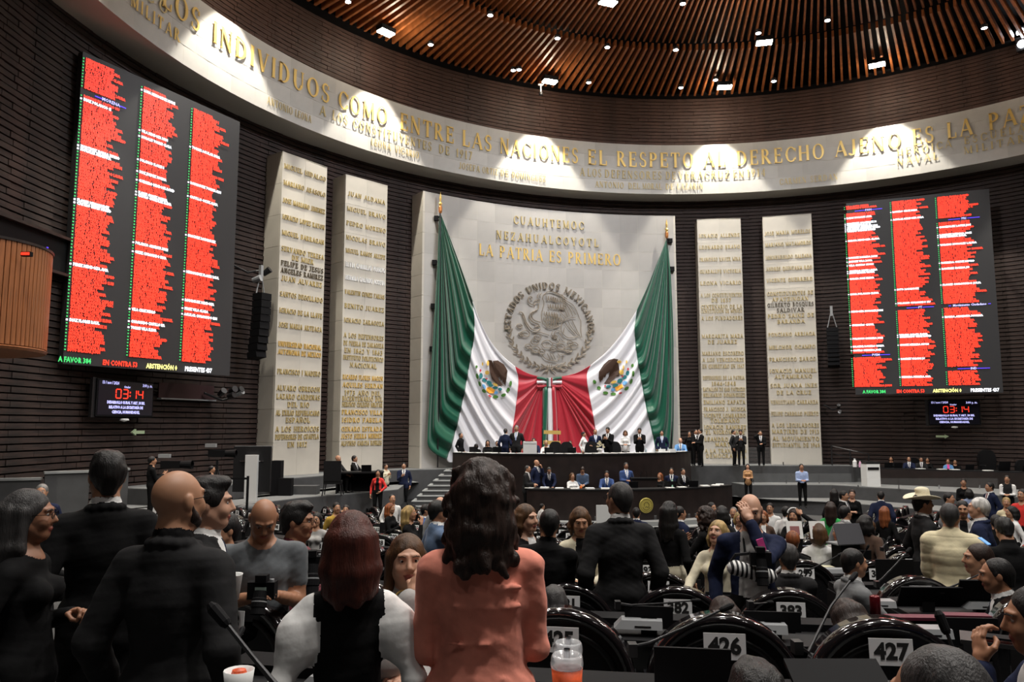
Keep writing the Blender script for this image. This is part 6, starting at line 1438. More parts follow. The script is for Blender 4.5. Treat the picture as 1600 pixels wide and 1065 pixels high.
    # legs
    for s in (-1, 1):
        if pose == 'stand':
            H_, K_, A_ = np.array((s*.088, .005, .90)), np.array((s*.10, -.012, .49)), np.array((s*.105, .02, .09))
        else: H_, K_, A_ = np.array((s*.09, -.02, .50)), np.array((s*.12, -.44, .50)), np.array((s*.12, -.42, .09))
        lb = PNT if legs == 'pants' else SKIN
        f.cap(H_, K_, .092*(fat*.5+.5), .066, PNT, .03); f.cap(K_, A_, .062 if lb == PNT else .05, .050 if lb == PNT else .036, lb, .02)
        f.cap(A_+np.array((0, .02, -.045)), A_+np.array((0, -.15, -.055)), .038, .032, SHOE, .02)
        if legs == 'skirt': f.cap(H_, K_, .115, .10, PNT, .06)
    if near or wr:
        n1, n2 = noise3(3+int(wr), 34, 7), noise3(5+int(wr), 75, 7, (1, 1, 1.6)); A_ = .0038*(1+wr)
        Ti = T.inverted()
        f.disp = lambda X, Y, Z: (A_*n1(X, Y, Z)+A_*.5*n2(X, Y, Z))*(1/(1+np.exp(((Z)-(tt((0, 0, 1.42))[2]))*120)))
    if near and style == 'coat' and m:
        d0 = f.disp; zt_ = tt((0, 0, 1.42))[2]; f.disp = lambda X, Y, Z: .5*d0(X, Y, Z)+(.0055*(1-np.abs(np.sin(PI*Z/.088))**.5)-.002)*(Z < zt_)*(Z > .8)
    if custom: custom(f, tt, h, HR3)
    Ti = T.inverted(); Tn = np.array(Ti)
    def labels(c, lab):
        q = c@Tn[:3, :3].T+Tn[:3, 3]; x, y, z = q.T
        if style == 'suit':
            v = (lab == TOP) & (y < -.05) & (z > 1.12) & (z < 1.46) & (np.abs(x) < (z-1.12)*.23+.004); lab = np.where(v, SHIRT, lab); lab = np.where(v & (np.abs(x) < .018+.01*(1.45-z)), TIE, lab)
        if style == 'jacket' or style == 'coat' and not m:
            v = (lab == TOP) & (y < -.03) & (z < 1.44) & (np.abs(x) < (.075 if m else .045)+.03*(1.44-z)/.5); lab = np.where(v, SHIRT, lab)
        if style in ('tee', 'shirt', 'jacket', 'dress'):
            v = (lab == TOP) & (y < -.0) & (z > 1.37) & ((x*1.0)**2+(z-1.50)**2 < .105**2); lab = np.where(v, SKIN, lab)
        if style == 'vest': v = (lab == TOP) & (np.abs(x) > .135) & (z > 1.2); lab = np.where(v, SLV, lab)
        return lab
    hp = tt((0, -.01, 1.6)) if False else h((0, 0, 0))
    if near:
        fx = [(hp[0]-.10, hp[0]+.10, .0058)]; fy = [(hp[1]-.12, hp[1]+.12, .0058)]; fz = [(hp[2]-.21, hp[2]+.14, .0050)]; st_ = .0095
    else: fx = [(hp[0]-.08, hp[0]+.08, .017)]; fy = [(hp[1]-.10, hp[1]+.10, .017)]; fz = [(hp[2]-.12, hp[2]+.13, .014)]; st_ = .032
    mats = [SK['mid'], CL['black'], CL['black'], CL['black'], SHOEM, CL['white'], LIPM, CL['navy']]
    me = f.surface(st_, (fx, fy, fz), mats, 'body', labels)
    _bodies[key] = (me, HM, hands); return _bodies[key]
_hairs = {}
def hair_mesh(style, near, seed=0):
    key = (style, near, seed)
    if key in _hairs: return _hairs[key]
    f = Field(); st_ = .0062 if near else .016; r_ = np.random.RandomState(seed+40)
    vol = {'short': .008, 'brush': .012, 'thin': .004, 'long': .010, 'bob': .012, 'curly': .022, 'bun': .008, 'auburn': .015, 'wavy': .022, 'fringe': .006, 'tail': .010}[style]
    f.ell((0, .024, .028), (.077+vol, .094+vol, .092+vol), 0, .02)
    A = .0022
    if style == 'brush': f.ell((0, -.035, .105), (.055, .055, .035), 0, .03); f.ell((0, .03, .10), (.06, .07, .03), 0, .03); A = .005
    if style in ('short', 'brush', 'thin', 'fringe', 'bun', 'tail'): f.cap((0, .075, 0), (0, .070, -.075), .045, .035, 0, .03)
    if style in ('short', 'thin', 'brush'): [f.cap((s*.072, .0, .02), (s*.070, .008, -.02), .012, .008, 0, .01) for s in (-1, 1)]
    if style == 'bun': f.ell((0, .125, .04), (.04, .04, .04), 0, .01)
    if style == 'tail':
        f.ell((0, .115, .02), (.03, .03, .03), 0, .02); f.cap((0, .12, .02), (0, .13, -.22), .03, .012, 0, .02)
    L = {'long': -.30, 'auburn': -.205, 'wavy': -.235, 'bob': -.13, 'curly': -.15}.get(style)
    if L:
        for a in np.linspace(R(-14), R(194), 13 if style != 'auburn' else 17):
            x, y = math.cos(a), math.sin(a); rr_ = .074+vol*.6; wv = .035*r_.randn()*.5
            end = L*(.9+.1*abs(y))+r_.uniform(-.02, .02); fl = {'long': 1.0, 'auburn': 1.12, 'wavy': 1.1, 'bob': 1.1, 'curly': 1.2}[style]
            tk = .019+.011*min(1, max(0, y*1.6)); f.cap((x*rr_*.94, .024+y*(rr_+.008), .02), (x*rr_*fl*1.02, .026+y*(rr_+.016), end*.5), tk*.95, tk, 0, .03); f.cap((x*rr_*fl*1.02, .026+y*(rr_+.016), end*.5), (x*(rr_*fl+.0)+wv*.3, .032+y*(rr_+.016), end), tk, .012 if style != 'auburn' else .017, 0, .025)
        f.cap((0, .08, .0), (0, .085, L*.8), .07, .05, 0, .04)
    if style in ('wavy', 'curly'):
        for i in range(70 if near else 26):
            a = r_.uniform(R(-35), R(215)); z = r_.uniform(L*1.02, .10); rad = (.078+vol)*math.sqrt(max(.1, 1-max(0, z/.13)**2)); x, y = math.cos(a)*rad*(1.12 if z < 0 else 1), .02+math.sin(a)*rad*1.2
            q = r_.uniform(.014, .028); th = r_.uniform(0, 6.28); f.cap((x, y, z), (x+.02*math.cos(th), y+.02*math.sin(th), z-.028), q, q*.7, 0, .012)
        A = .006
    cuts = {'short': ((0, -.108, -.022), (.076, .092, .092)), 'brush': ((0, -.108, -.022), (.076, .092, .092)), 'thin': ((0, -.095, -.005), (.085, .095, .115)), 'fringe': ((0, -.105, -.04), (.075, .085, .095)), 'bun': ((0, -.115, -.03), (.076, .085, .098)), 'tail': ((0, -.115, -.03), (.076, .085, .098))}.get(style, ((0, -.122, -.042), (.071, .098, .112)))
    f.cut.append(('e', np.array(cuts[0]), np.array(cuts[1]), 0, 0, 0, .012, None))
    if style in ('short', 'brush', 'thin'):
        for s in (-1, 1): f.cut.append(('e', np.array((s*.085, .005, -.055)), np.array((.03, .045, .055)), 0, 0, 0, .01, None))
    if not L: f.cut.append(('e', np.array((0, .03, -.165)), np.array((.14, .14, .085)), 0, 0, 0, .01, None))
    n1, n2 = noise3(seed+1, 190, 7, (1, 1, .18)), noise3(seed+2, 60, 6)
    if near: f.disp = lambda X, Y, Z: A*n1(X, Y, Z)+A*1.1*n2(X, Y, Z)
    if style == 'brush' and near:
        n3 = noise3(seed+8, 210, 8, (1, .4, .25)); f.disp = lambda X, Y, Z: .006*n3(X, Y, Z)+.003*n2(X, Y, Z)
    _hairs[key] = f.surface(st_, mats=[HR['black']], name='hair'); return _hairs[key]
def link_mats(o, ms):
    for i, m_ in enumerate(ms):
        if i < len(o.material_slots): o.material_slots[i].link = 'OBJECT'; o.material_slots[i].material = m_
glass_f = None
def glasses_mesh():
    global glass_f
    if glass_f is None:
        b = MB()
        for s in (-1, 1):
            b.tube([(s*.033+.022*math.cos(a), -.104, .008+.016*math.sin(a)) for a in np.linspace(0, 2*PI, 13)], .0018, 4, cap=False); b.tube([(s*.055, -.102, .012), (s*.074, -.05, .010), (s*.080, .015, .006)], .0018, 4)
        b.tube([(-.011, -.106, .010), (.011, -.106, .010)], .0018, 4); glass_f = b.mesh('glasses', black_m)
    return glass_f
eyem = None
def eyes(parent, HM, s_, near=True):
    global eyem
    if eyem is None:
        b = MB(); n = 10
        for i in range(7):
            for j in range(n): pass
        prof = [(.0001, -.0125), (.0062, -.0110), (.0085, -.0092), (.0118, -.004), (.0125, 0)]
        b.lathe([(r_, z) for r_, z in prof], n=14); b.m = [1]*14+[0]*(len(b.f)-14); eyem = b.mesh('eye', [EYEW, IRIS], True)
    for s in (-1, 1):
        o = put('eye', eyem, parent); o.matrix_local = HM @ Matrix.Translation((s*.031, -.0740 if near else -.079, .010)) @ Matrix.Rotation(R(-90), 4, 'X')
browm = None
browm = None
def far_face(parent, HM, hm):
    """eyes, brows and mouth of a person farther away, shared meshes"""
    global browm
    if browm is None:
        b = MB(); [b.tube([(s*.014, -.097, .028), (s*.032, -.093, .034), (s*.050, -.080, .028)], .0042, 4) for s in (-1, 1)]; n0 = len(b.f); b2 = MB(); b2.tube([(-.022, -.088, -.056), (0, -.0965, -.054), (.022, -.088, -.056)], .0055, 4)
        browm = (b.mesh('eyebrows', HR['black']), b2.mesh('mouth', LIPM))
    eyes(parent, HM, 1, False); o = put('eyebrows', browm[0], parent); o.matrix_local = HM; link_mats(o, [hm]); o = put('mouth', browm[1], parent); o.matrix_local = HM
def brows(parent, HM, m_):
    b = MB()
    for s in (-1, 1): b.tube([HM @ Vector((s*.015, -.0985, .029)), HM @ Vector((s*.032, -.0935, .034)), HM @ Vector((s*.050, -.079, .028))], [.0032, .0035, .0015], 5)
    b.obj('eyebrows', m_, parent)
ALLP = []
def floor_z(x, y):
    p = Vector((x-SX, y-SY, 0)); rad = p.length
    if rad > edges[0]+1.6: return CAMZ-1.70
    if rad > edges[0]: return CAMZ-1.80
    for k in range(11):
        if rad > edges[k+1]: return ROWZ[k]
    if rad > edges[11]-.9: return ROWZ[11]
    return 0.0
def person(x, ytop, label, Y=None, zf=None, pose='stand', H=1.70, rz=0, sk='mid', hair='short', hc='black', top='black', slv=None, pnt='black', shirt='white', tie='navy', group=None, specs=False, name='person', eyes_=None, hand=.45, riser=True, dx=0, **kw):
    near = kw.get('near', False); azv = math.degrees(math.atan((x-800)/1200)); rz0 = rz; rz = rz-azv*(.3 if pose == 'sit' and abs(((rz+180) % 360)-180) > 150 else 1.0)
    me, HM, hands = body(pose=pose, **kw)
    ht = (HM @ Vector((0, .012, .112+{None: 0, 'thin': .006, 'curly': .03, 'wavy': .03, 'auburn': .024, 'brush': .03}.get(hair, .016))))           # crown in local coordinates
    base = ht.z
    # offset of the crown from the feet, turned by rz
    off = Matrix.Rotation(R(rz), 3, 'Z') @ Vector((ht.x, ht.y, 0))
    snap = None
    if Y is None and zf is None:                 # stands or sits in a seat row: between the seat back and the desk
        s_ = H/1.70; Y = 10
        for _ in range(30): Y2 = (CAMZ-(floor_z((x-800)/1200*Y, Y)+base*s_))/((ytop-665)/1200); Y = .5*Y+.5*max(2, min(40, Y2))
        rr_ = math.hypot((x-800)/1200*Y-SX, Y-SY)
        if edges[11] < rr_ < edges[0] and Y > 9:
            tg = min([ROWR[k]+.15-(.27 if pose == 'sit' else .40) for k in range(12)], key=lambda q: abs(q-rr_)); lo, hi = Y-2, Y+2
            for _ in range(30):
                md = (lo+hi)/2
                if math.hypot((x-800)/1200*md-SX, md-SY) > tg: lo = md
                else: hi = md
            Y = md
        else: Y = None
    if Y is None:                                # distance from the known stature and the floor there
        s_ = H/1.70; Y = 10
        for _ in range(30):
            z0 = floor_z((x-800)/1200*Y, Y) if zf is None else zf
            Y2 = (CAMZ-(z0+base*s_))/((ytop-665)/1200); Y = .5*Y+.5*max(2, min(40, Y2))
        P = PY(x, ytop, Y); z0 = P.z-base*s_
        ft = floor_z(P.x, P.y) if zf is None else zf
    else:
        P = PY(x, ytop, Y); ft = floor_z(P.x, P.y) if zf is None else zf; s_ = (P.z-ft)/base
        s_ = max(.90*H/1.7, min(1.10*H/1.7, s_)); z0 = P.z-base*s_
    loc = Vector((P.x-off.x*s_, P.y-off.y*s_, z0))
    t = thing(name, label, 'person', loc, R(rz), group); t.scale = (s_, s_, s_)
    ms = [SK[sk], CL[top], CL[slv or top], CL[pnt], SHOEM, CL[shirt] if shirt in CL else SK[sk], LIPM, CL[tie]]
    o = put('body', me, t); link_mats(o, ms)
    hm_ = None
    if hair:
        hm_ = put('hair', hair_mesh(hair, near, len(label) % 3 if near else 0), t); hm_.matrix_local = HM; link_mats(hm_, [HR[hc]])
    for W, d, s, a in hands:
        if a in ('folded', 'back') : crl = 1
        else: crl = .85 if a == 'chin' or not isinstance(a, str) else hand
        hme = hand_mesh(round(crl, 2), near, SK['mid'], s); ho = put('hand', hme, t); zax = -Vector(d); fw_ = Vector((0, -1, 0)) if abs(zax.y) < .8 else Vector((0, 0, 1))
        pd = Vector((-s*.8, -.3, 0)) if a in ('down', 'hip') else (Vector((-s*.5, 0, -.8)) if a in ('desk', 'front', 'lean', 'cam', 'folded') else Vector((-s*.5, .9, .1)))
        ya = -(pd-zax*pd.dot(zax)).normalized(); xa = ya.cross(zax).normalized(); Mh = Matrix((xa, ya, zax)).transposed().to_4x4(); Mh.translation = Vector(W)+Vector(d)*.03; ho.matrix_local = Mh; link_mats(ho, [SK[sk]])
    if near and (eyes_ is None or eyes_):
        eyes(t, HM, s_); brows(t, HM, HR[hc] if hc != 'white' else HR['grey'])
    if not near and abs(((rz0+kw.get('hyaw', 0)+180) % 360)-180) < 115: far_face(t, HM, HR[hc])
    if specs: g_ = put('glasses', glasses_mesh(), t); g_.matrix_local = HM
    if riser and z0-ft > .04:
        b = MB(); b.box((loc.x, loc.y, (z0+ft)/2-.0), (.55, .6, z0-ft), rz=0); b.obj('riser', carpet_m, fl)
    ALLP.append(t); MW = Matrix.Translation(loc) @ Matrix.Rotation(R(rz), 4, 'Z') @ Matrix.Scale(s_, 4)
    global LASTH; LASTH = [MW @ (Vector(W)+Vector(d)*.09) for W, d, s, a in hands]; LASTH.append(MW @ HM)
    return t, HM, s_
# ------------------------------------------------------------------ people near the camera
def wp(t, v):      # local point of a person in world space
    return Matrix.Translation(t.location) @ Matrix.Rotation(t.rotation_euler.z, 4, 'Z') @ Matrix.Scale(t.scale[0], 4) @ Vector(v)
def beard_on(t, HM, m_=None, full=True):
    f = Field(); f.ell((0, -.050, -.078), (.044, .045, .036), 0, .02); [f.cap((s*.068, .002, -.015), (s*.058, -.022, -.062), .011, .018, 0, .02).cap((s*.058, -.022, -.062), (s*.03, -.055, -.085), .019, .022, 0, .02) for s in (-1, 1)]
    f.cut.append(('e', np.array((0, -.105, -.048)), np.array((.024, .03, .018)), 0, 0, 0, .006, None))
    o = put('beard', f.surface(.007, mats=[HR['black']], name='beard'), t); o.matrix_local = HM; link_mats(o, [m_ or HR['dark']])
t, HM, s_ = person(277, 735, 'bald bearded man in a charcoal suit seen from behind, nearest to the camera', Y=2.85, zf=2.1, rz=146, hyaw=-18, near=True, style='suit', hair=None, top='charcoal', shirt='black', specs=True, arms=('down', 'down'), hpitch=0, wr=.6, fat=1.05, wide=.93)
beard_on(t, HM)
person(170, 701, 'tall man with brushed black hair and white collar, back turned, left of the bald man', Y=4.1, zf=2.0, H=1.8, rz=184, hyaw=6, near=True, style='suit', hair='brush', hc='black', top='black', arms=('down', 'down'), wr=.5)
person(48, 763, 'woman with long greying dark hair and glasses in a dark jacket, at the left edge', Y=3.5, zf=2.0, rz=66, hyaw=8, build='f', near=True, style='shirt', hair='long', hc='dgrey', top='black', sk='dark', specs=True, arms=('down', 'folded'), hpitch=2)
t, _, _ = person(328, 741, 'young man with short black hair in profile, right behind the bald man', Y=3.75, zf=1.95, rz=84, near=True, style='suit', hair='brush', hc='black', top='charcoal', sk='light', arms=('down', 'down'), hpitch=2)
P = PY(360, 936, 2.95); c_ = thing('coffee_cup', 'white paper coffee cup beside the camera of the man in grey', 'cup', P); MB().lathe([(0, 0), (.030, 0), (.040, .088), (.042, .092), (.038, .09), (.030, .01)], n=20).obj('body', white_m, c_, smooth=True)
person(352, 800, 'person in a grey jacket with a hand at the mouth, behind the young man', Y=5.2, zf=1.75, rz=-60, H=1.6, near=True, style='jacket', hair='short', hc='black', top='tee', arms=('chin', 'down'))
t, HM, s_ = person(414, 786, 'bald photographer in a grey T-shirt looking down at his camera', Y=4.45, zf=1.87, H=1.65, rz=4, near=True, style='tee', hair=None, top='tee', sk='tan', arms=('cam', 'cam'), lean=6, hpitch=32, long_sleeve=False, fat=1.25, wr=1, wide=1.14)
H0 = LASTH
def photo_camera(P, rz, lab, lens=(.12, .04), down=0.0, m_=black_m, up=1.0):
    t = thing('photo_camera', lab, 'camera', P, rz, None)
    MB().box((0, 0, 0), (.145, .065, .09)).obj('body', m_, t); MB().box((0, -.01, .062), (.06, .06, .04)).obj('viewfinder', m_, t); L, r_ = lens
    l = MB(); l.lathe([(r_*.85, 0), (r_*.9, L*.3), (r_, L*.35), (r_, L*.7), (r_*.92, L*.72), (r_*.98, L), (r_*.85, L), (r_*.8, L*.9), (0, L*.9)], n=20); l.obj('lens', m_, t, (0, -.03, 0), (R(90+down), 0, 0), smooth=False)
    MB().lathe([(0, 0), (.012, 0), (.012, .012), (0, .014)], n=10).obj('dial', grey_m, t, (.05, 0, .045)); MB().lathe([(r_*1.005, L*.45), (r_*1.02, L*.47), (r_*1.005, L*.5)], n=20).obj('focus_ring', grey_m, t, (0, -.03, 0), (R(90+down), 0, 0)); return t
mid = (H0[0]+H0[1])/2
pc = photo_camera(mid+Vector((0, -.03, .03)), 0, 'black reflex camera held by the man in the grey T-shirt', down=70); MB().box((.0, -.034, .0), (.06, .004, .04)).obj('display', mat('camera display', (.35, .45, .40), .3), pc)
t, _, _ = person(467, 781, 'man with bushy black hair and glasses in a maroon shirt, in profile', Y=5.3, rz=72, zf=1.65, near=True, style='shirt', hair='brush', hc='black', top='maroon', sk='tan', specs=True, arms=('cam', 'cam'), hpitch=4)
photo_camera(PY(487, 880, 4.9), R(10), 'large black camera lens at the chest of the man in the maroon shirt', lens=(.18, .055), down=75)
person(549, 795, 'woman with long auburn hair in a black vest with white puffed sleeves, seen from behind', Y=2.75, zf=2.1, H=1.62, rz=182, near=True, build='f', style='vest', hair='auburn', hc='auburn', top='black', slv='white', puff=True, arms=('down', 'down'), hpitch=4, wr=.6)
t, HM, s_ = person(636, 833, 'woman with long brown hair holding a hand to her nose, beside the pink blouse', Y=3.4, zf=1.87, H=1.58, rz=2, near=True, build='f', style='coat', hair='long', hc='brown', top='lgrey', shirt='white', sk='light', arms=(((-.01, -.185, 1.455), (.5, -.1, -1)), 'folded'), hpitch=-5, hyaw=4, lean=2, side=0)
hx = LASTH[0]; br = thing('bracelet', 'gold bracelet on the wrist of the brown-haired woman', 'bracelet', PY(630, 936, 3.3)); MB().tube([(.035*math.cos(a), .012*math.sin(a), .033*math.sin(a)) for a in np.linspace(0, 2*PI, 20)], .004, 5).obj('chain', gold_m, br)
person(753, 713, 'woman in a pink blouse with wavy dark hair, arms folded, back turned', Y=2.75, zf=2.1, rz=183, near=True, build='f', style='long', hair='wavy', hc='dark', top='pink', pnt='white', arms=('folded', 'folded'), wr=1.2, hpitch=6, hyaw=-6, fat=1.1, wide=1.14,
  custom=lambda f, tt, h, M: [f.cap(tt((x0, .012+.118*math.sqrt(1-(x0/.20)**2)-.002, z+.02*x0)), tt((x0+.03, .012+.118*math.sqrt(1-((x0+.03)/.20)**2)-.002, z+.02*(x0+.03))), .005, .005, TOP, .010) for z, xs in ((1.235, np.arange(-.13, .10, .03)), (1.115, np.arange(-.02, .10, .03)), (1.0, np.arange(-.10, .03, .03)), (.955, np.arange(-.06, .09, .03)), (1.30, np.arange(-.13, -.05, .03))) for x0 in xs])
person(822, 787, 'woman with straight brown hair and earring, facing the black shirt man', Y=6.6, zf=1.62, rz=48, near=True, build='f', style='jacket', hair='bob', hc='brown', top='black', sk='light', arms=('down', 'down'))
person(860, 794, 'man in a black shirt with short black hair, back turned, right of the pink blouse', Y=6.2, wide=1.1, rz=186, near=True, style='shirtback', hair='short', hc='black', top='black', arms=('front', 'front'), side=-5, wr=.6, fat=1.1, zf=1.62)
person(907, 793, 'woman with brown hair in a cream jacket looking down, facing the black shirt man', Y=7.4, rz=6, near=True, build='f', style='jacket', hair='bob', hc='brown', top='cream', shirt='black', sk='mid', arms=('front', 'front'), hpitch=14, zf=1.4)
person(968, 752, 'big man in a dark grey suit seen from behind, in the middle of the rows', Y=6.15, zf=1.62, wide=1.0, rz=192, hyaw=28, near=True, style='suit', hair='short', hc='dgrey', top='charcoal', arms=('down', 'down'), fat=1.1, wr=1, specs=True)
person(1046, 782, 'woman with long straight black hair in a black leather jacket, back turned', Y=8.0, rz=150, near=True, build='f', style='jacket', hair='long', hc='black', top='black', pnt='cream', arms=('down', 'phone'))
person(1101, 789, 'woman with curly dark hair in black clapping her hands', Y=9.4, rz=-104, near=True, build='f', style='jacket', hair='curly', hc='dark', top='black', arms=('clap', 'clap'))
person(1123, 812, 'woman with wavy blonde hair in a cream jacket looking up, holding a red phone', Y=7.4, rz=-22, H=1.52, zf=1.4, near=True, build='f', style='jacket', hair='bob', hc='blonde', top='cream', shirt='beige', sk='light', arms=('desk', 'down'), hpitch=-14)
H0 = LASTH; tag(MB().box((0, 0, 0), (.075, .15, .01)).obj('phone', mat('red phone case', (.6, .02, .02), .4), None, H0[0]+Vector((-.03, -.03, .02)), (.4, .2, .5)), 'red phone in the hand of the blonde woman', 'phone')
t, HM, s_ = person(1172, 773, 'bald bearded photographer in a navy jacket rubbing his eyes', Y=6.2, zf=1.5, rz=2, near=True, style='jacket', hair=None, top='navy', shirt='lgrey', sk='light', arms=('down', 'face'), hpitch=16, fat=1.1, wr=1.2)
beard_on(t, HM, HR['dark'])
pc = photo_camera(PY(1188, 872, 5.6), R(-8), 'black camera with a long zoom lens hanging on the chest of the navy jacket man', lens=(.18, .042), down=75)
cw = thing('camera_strap', 'black neck strap of the camera worn over the grey hoodie', 'strap', t.location); MB().tube([Vector(q)-t.location for q in (wp(t, (-.06, -.02, 1.44)), wp(t, (-.05, -.13, 1.3)), PY(1184, 868, 5.7))], .009, 5).obj('strap_band', black_m, cw); MB().tube([Vector(q)-t.location for q in (wp(t, (.06, -.02, 1.44)), wp(t, (.05, -.13, 1.3)), PY(1190, 868, 5.7))], .009, 5).obj('strap_band', black_m, cw)
bag = thing('striped_bag', 'black and white striped bag behind the long zoom lens', 'bag', PY(1172, 893, 5.65))
f = Field(); f.cap((-.11, 0, .03), (.13, 0, -.03), .055, .045, 0, .02); f.ell((.10, .0, -.03), (.09, .05, .05), 0, .03)
zst = mat('striped fabric', (.75, .75, .74), .7); nt = zst.node_tree; wv = nt.nodes.new('ShaderNodeTexWave'); wv.inputs['Scale'].default_value = 9; wv.inputs['Distortion'].default_value = 2.5; wv.inputs['Detail'].default_value = 1; tc = nt.nodes.new('ShaderNodeTexCoord'); cr_ = nt.nodes.new('ShaderNodeValToRGB'); cr_.color_ramp.interpolation = 'CONSTANT'; cr_.color_ramp.elements[0].color = (.01, .01, .012, 1); cr_.color_ramp.elements[1].position = .5; cr_.color_ramp.elements[1].color = (.78, .78, .77, 1)
nt.links.new(tc.outputs['Object'], wv.inputs['Vector']); nt.links.new(wv.outputs['Fac'], cr_.inputs['Fac']); nt.links.new(cr_.outputs['Color'], nt.nodes['Principled BSDF'].inputs['Base Color'])
put('body', f.surface(.012, mats=[zst], name='body'), bag); MB().tube([(-.15, 0, .05), (-.10, 0, .12), (.0, 0, .13), (.08, 0, .05)], .012, 6).obj('handle', black_m, bag)
tag(MB().box((0, 0, 0), (.05, .01, .10)).obj('badge', CL['magenta'], None, PY(1190, 852, 5.7), (0, -.3, 0)), 'bright pink badge on the navy jacket man', 'badge')
person(1334, 856, 'seated man with short black hair in a grey suit, turned away in the aisle', Y=6.7, zf=1.62, pose='sit', rz=118, near=True, style='suit', hair='short', hc='black', top='grey', arms=('desk', 'desk'), lean=4)
t, HM, s_ = person(1440, 770, 'man in a dark suit wearing a cream cowboy hat', Y=9.3, rz=112, near=True, style='suit', hair='short', hc='black', top='charcoal', sk='tan', arms=('down', 'down'))
hat = thing('cowboy_hat', 'cream cowboy hat on the man in the dark suit', 'hat', LASTH[2] @ Vector((0, .012, .066)), t.rotation_euler.z); strawm = mat('cream straw', (.72, .66, .48), .7, bump=.2, scale=60)
b = MB(); n = 28; rings = []
for rr_, zz_, lift in ((.09, .0, 0), (.13, -.002, .01), (.185, .0, .05)):
    rings.append([((rr_)*math.cos(a), rr_*1.12*math.sin(a), zz_+lift*abs(math.cos(a))**1.5-.01*abs(math.sin(a))) for a in [2*PI*i/n for i in range(n)]])
vs = sum(rings, []); b.add(vs, [(k*n+i, k*n+(i+1) % n, (k+1)*n+(i+1) % n, (k+1)*n+i) for k in range(2) for i in range(n)]); o = b.obj('brim', strawm, hat, smooth=True); md = o.modifiers.new('t', 'SOLIDIFY'); md.thickness = .006
f = Field(); f.cap((0, -.01, .0), (0, -.01, .06), .094, .078, 0, .02); f.ell((0, 0, .10), (.062, .08, .035), 0, .02); f.cut.append(('e', np.array((0, 0, .165)), np.array((.022, .09, .04)), 0, 0, 0, .015, None)); f.cut.append(('e', np.array((0, 0, -.11)), np.array((.2, .2, .11)), 0, 0, 0, .004, None)); put('crown', f.surface(.008, mats=[strawm], name='crown'), hat)
MB().lathe([(.094, .004), (.096, .008), (.093, .026), (.088, .026)], n=24).obj('hat_band', mat('hat band', (.25, .20, .13), .6), hat)
t, _, _ = person(1483, 785, 'grey-haired man in a cream quilted puffer jacket, back turned', Y=7.7, zf=1.4, rz=176, near=True, style='coat', hair='short', hc='dgrey', top='beige', arms=('front', 'front'), fat=1.25, wr=.4)
person(1529, 776, 'white-haired man in a navy suit facing left, right of the puffer jacket', Y=8.2, rz=-96, near=True, style='suit', hair='short', hc='white', top='navy', sk='light', arms=('down', 'down'))
person(1503, 781, 'woman with dark hair tied back in a light grey jacket, between two older men', Y=10.2, rz=2, near=True, build='f', style='jacket', hair='bun', hc='black', top='lgrey', shirt='black', arms=('down', 'down'), hpitch=6)
t, _, _ = person(1564, 808, 'man in a black T-shirt with black hair looking at a blue-lit phone', Y=7.5, rz=-158, H=1.55, zf=1.5, near=True, style='tee', hair='brush', hc='black', top='black', long_sleeve=False, arms=('phone', 'phone'), hpitch=20, lean=8)
tag(MB().box((0, 0, 0), (.05, .008, .10)).obj('phone', mat('phone screen glow', (.12, .3, .6), .3, emit=.6), None, PY(1538, 845, 7.2), (R(-58), 0, .5)), 'phone with blue screen left of the black T-shirt man', 'phone')
person(1612, 912, 'seated man in a blue jacket, hand at chin, cut by the right edge', Y=3.15, zf=1.87, pose='sit', rz=-78, near=True, style='jacket', hair='short', hc='black', top='navy', sk='tan', arms=('desk', 'chin'), hpitch=8)
SE = 'seated person seen from behind, '
person(1462, 1010, SE+'dark hair combed back, at the bottom below card 427', Y=1.72, zf=2.1, pose='sit', rz=176, hyaw=34, near=True, style='suit', hair='thin', hc='dgrey', top='black', arms=('desk', 'desk'), hpitch=6, sk='tan')
person(1181, 1031, SE+'black spiky hair, cut by the bottom edge below card 426', Y=2.1, zf=2.1, pose='sit', rz=178, near=True, style='suit', hair='brush', hc='black', top='black', arms=('desk', 'desk'))
person(1310, 938, SE+'dark hair bent low beyond card 427', Y=4.55, zf=1.87, pose='sit', rz=200, near=True, build='f', style='jacket', hair='bob', hc='dark', top='navy', arms=('desk', 'desk'), hpitch=22, lean=16)
person(1128, 930, SE+'long dark hair with light strands beyond card 426', Y=4.6, zf=1.87, pose='sit', rz=184, near=True, build='f', style='jacket', hair='long', hc='dark', top='black', arms=('desk', 'desk'), lean=10)
person(866, 914, SE+'curly greying hair, beyond card 425', Y=4.55, zf=1.87, pose='sit', rz=176, near=True, style='suit', hair='wavy', hc='dgrey', top='black', arms=('desk', 'desk'), lean=6) if False else person(866, 914, SE+'curly greying hair, beyond card 425', Y=4.55, zf=1.87, pose='sit', rz=176, near=True, style='suit', hair='brush', hc='dgrey', top='black', arms=('desk', 'desk'), lean=6)
person(1528, 848, 'seated person with brown hair turned left, in front of the black T-shirt man', Y=7.0, zf=1.45, pose='sit', rz=-70, near=True, style='shirt', hair='short', hc='dark', top='white', arms=('desk', 'desk'))
person(1553, 872, 'seated balding man with dark hair in profile facing left, behind card 342', Y=6.1, zf=1.5, pose='sit', rz=-84, near=True, style='suit', hair='thin', hc='black', top='black', sk='tan', arms=('desk', 'desk'), lean=8)
person(1231, 848, SE+'grey hair and grey suit, left of the cream papers', Y=8.2, zf=1.24, pose='sit', rz=184, near=True, style='suit', hair='brush', hc='dgrey', top='charcoal', arms=('desk', 'desk'))
person(1452, 866, 'seated bald head low behind the arched seats below the puffer jacket', Y=8.6, zf=1.1, pose='sit', rz=180, near=False, style='suit', hair=None, top='black', sk='light', arms=('desk', 'desk'), lean=12)

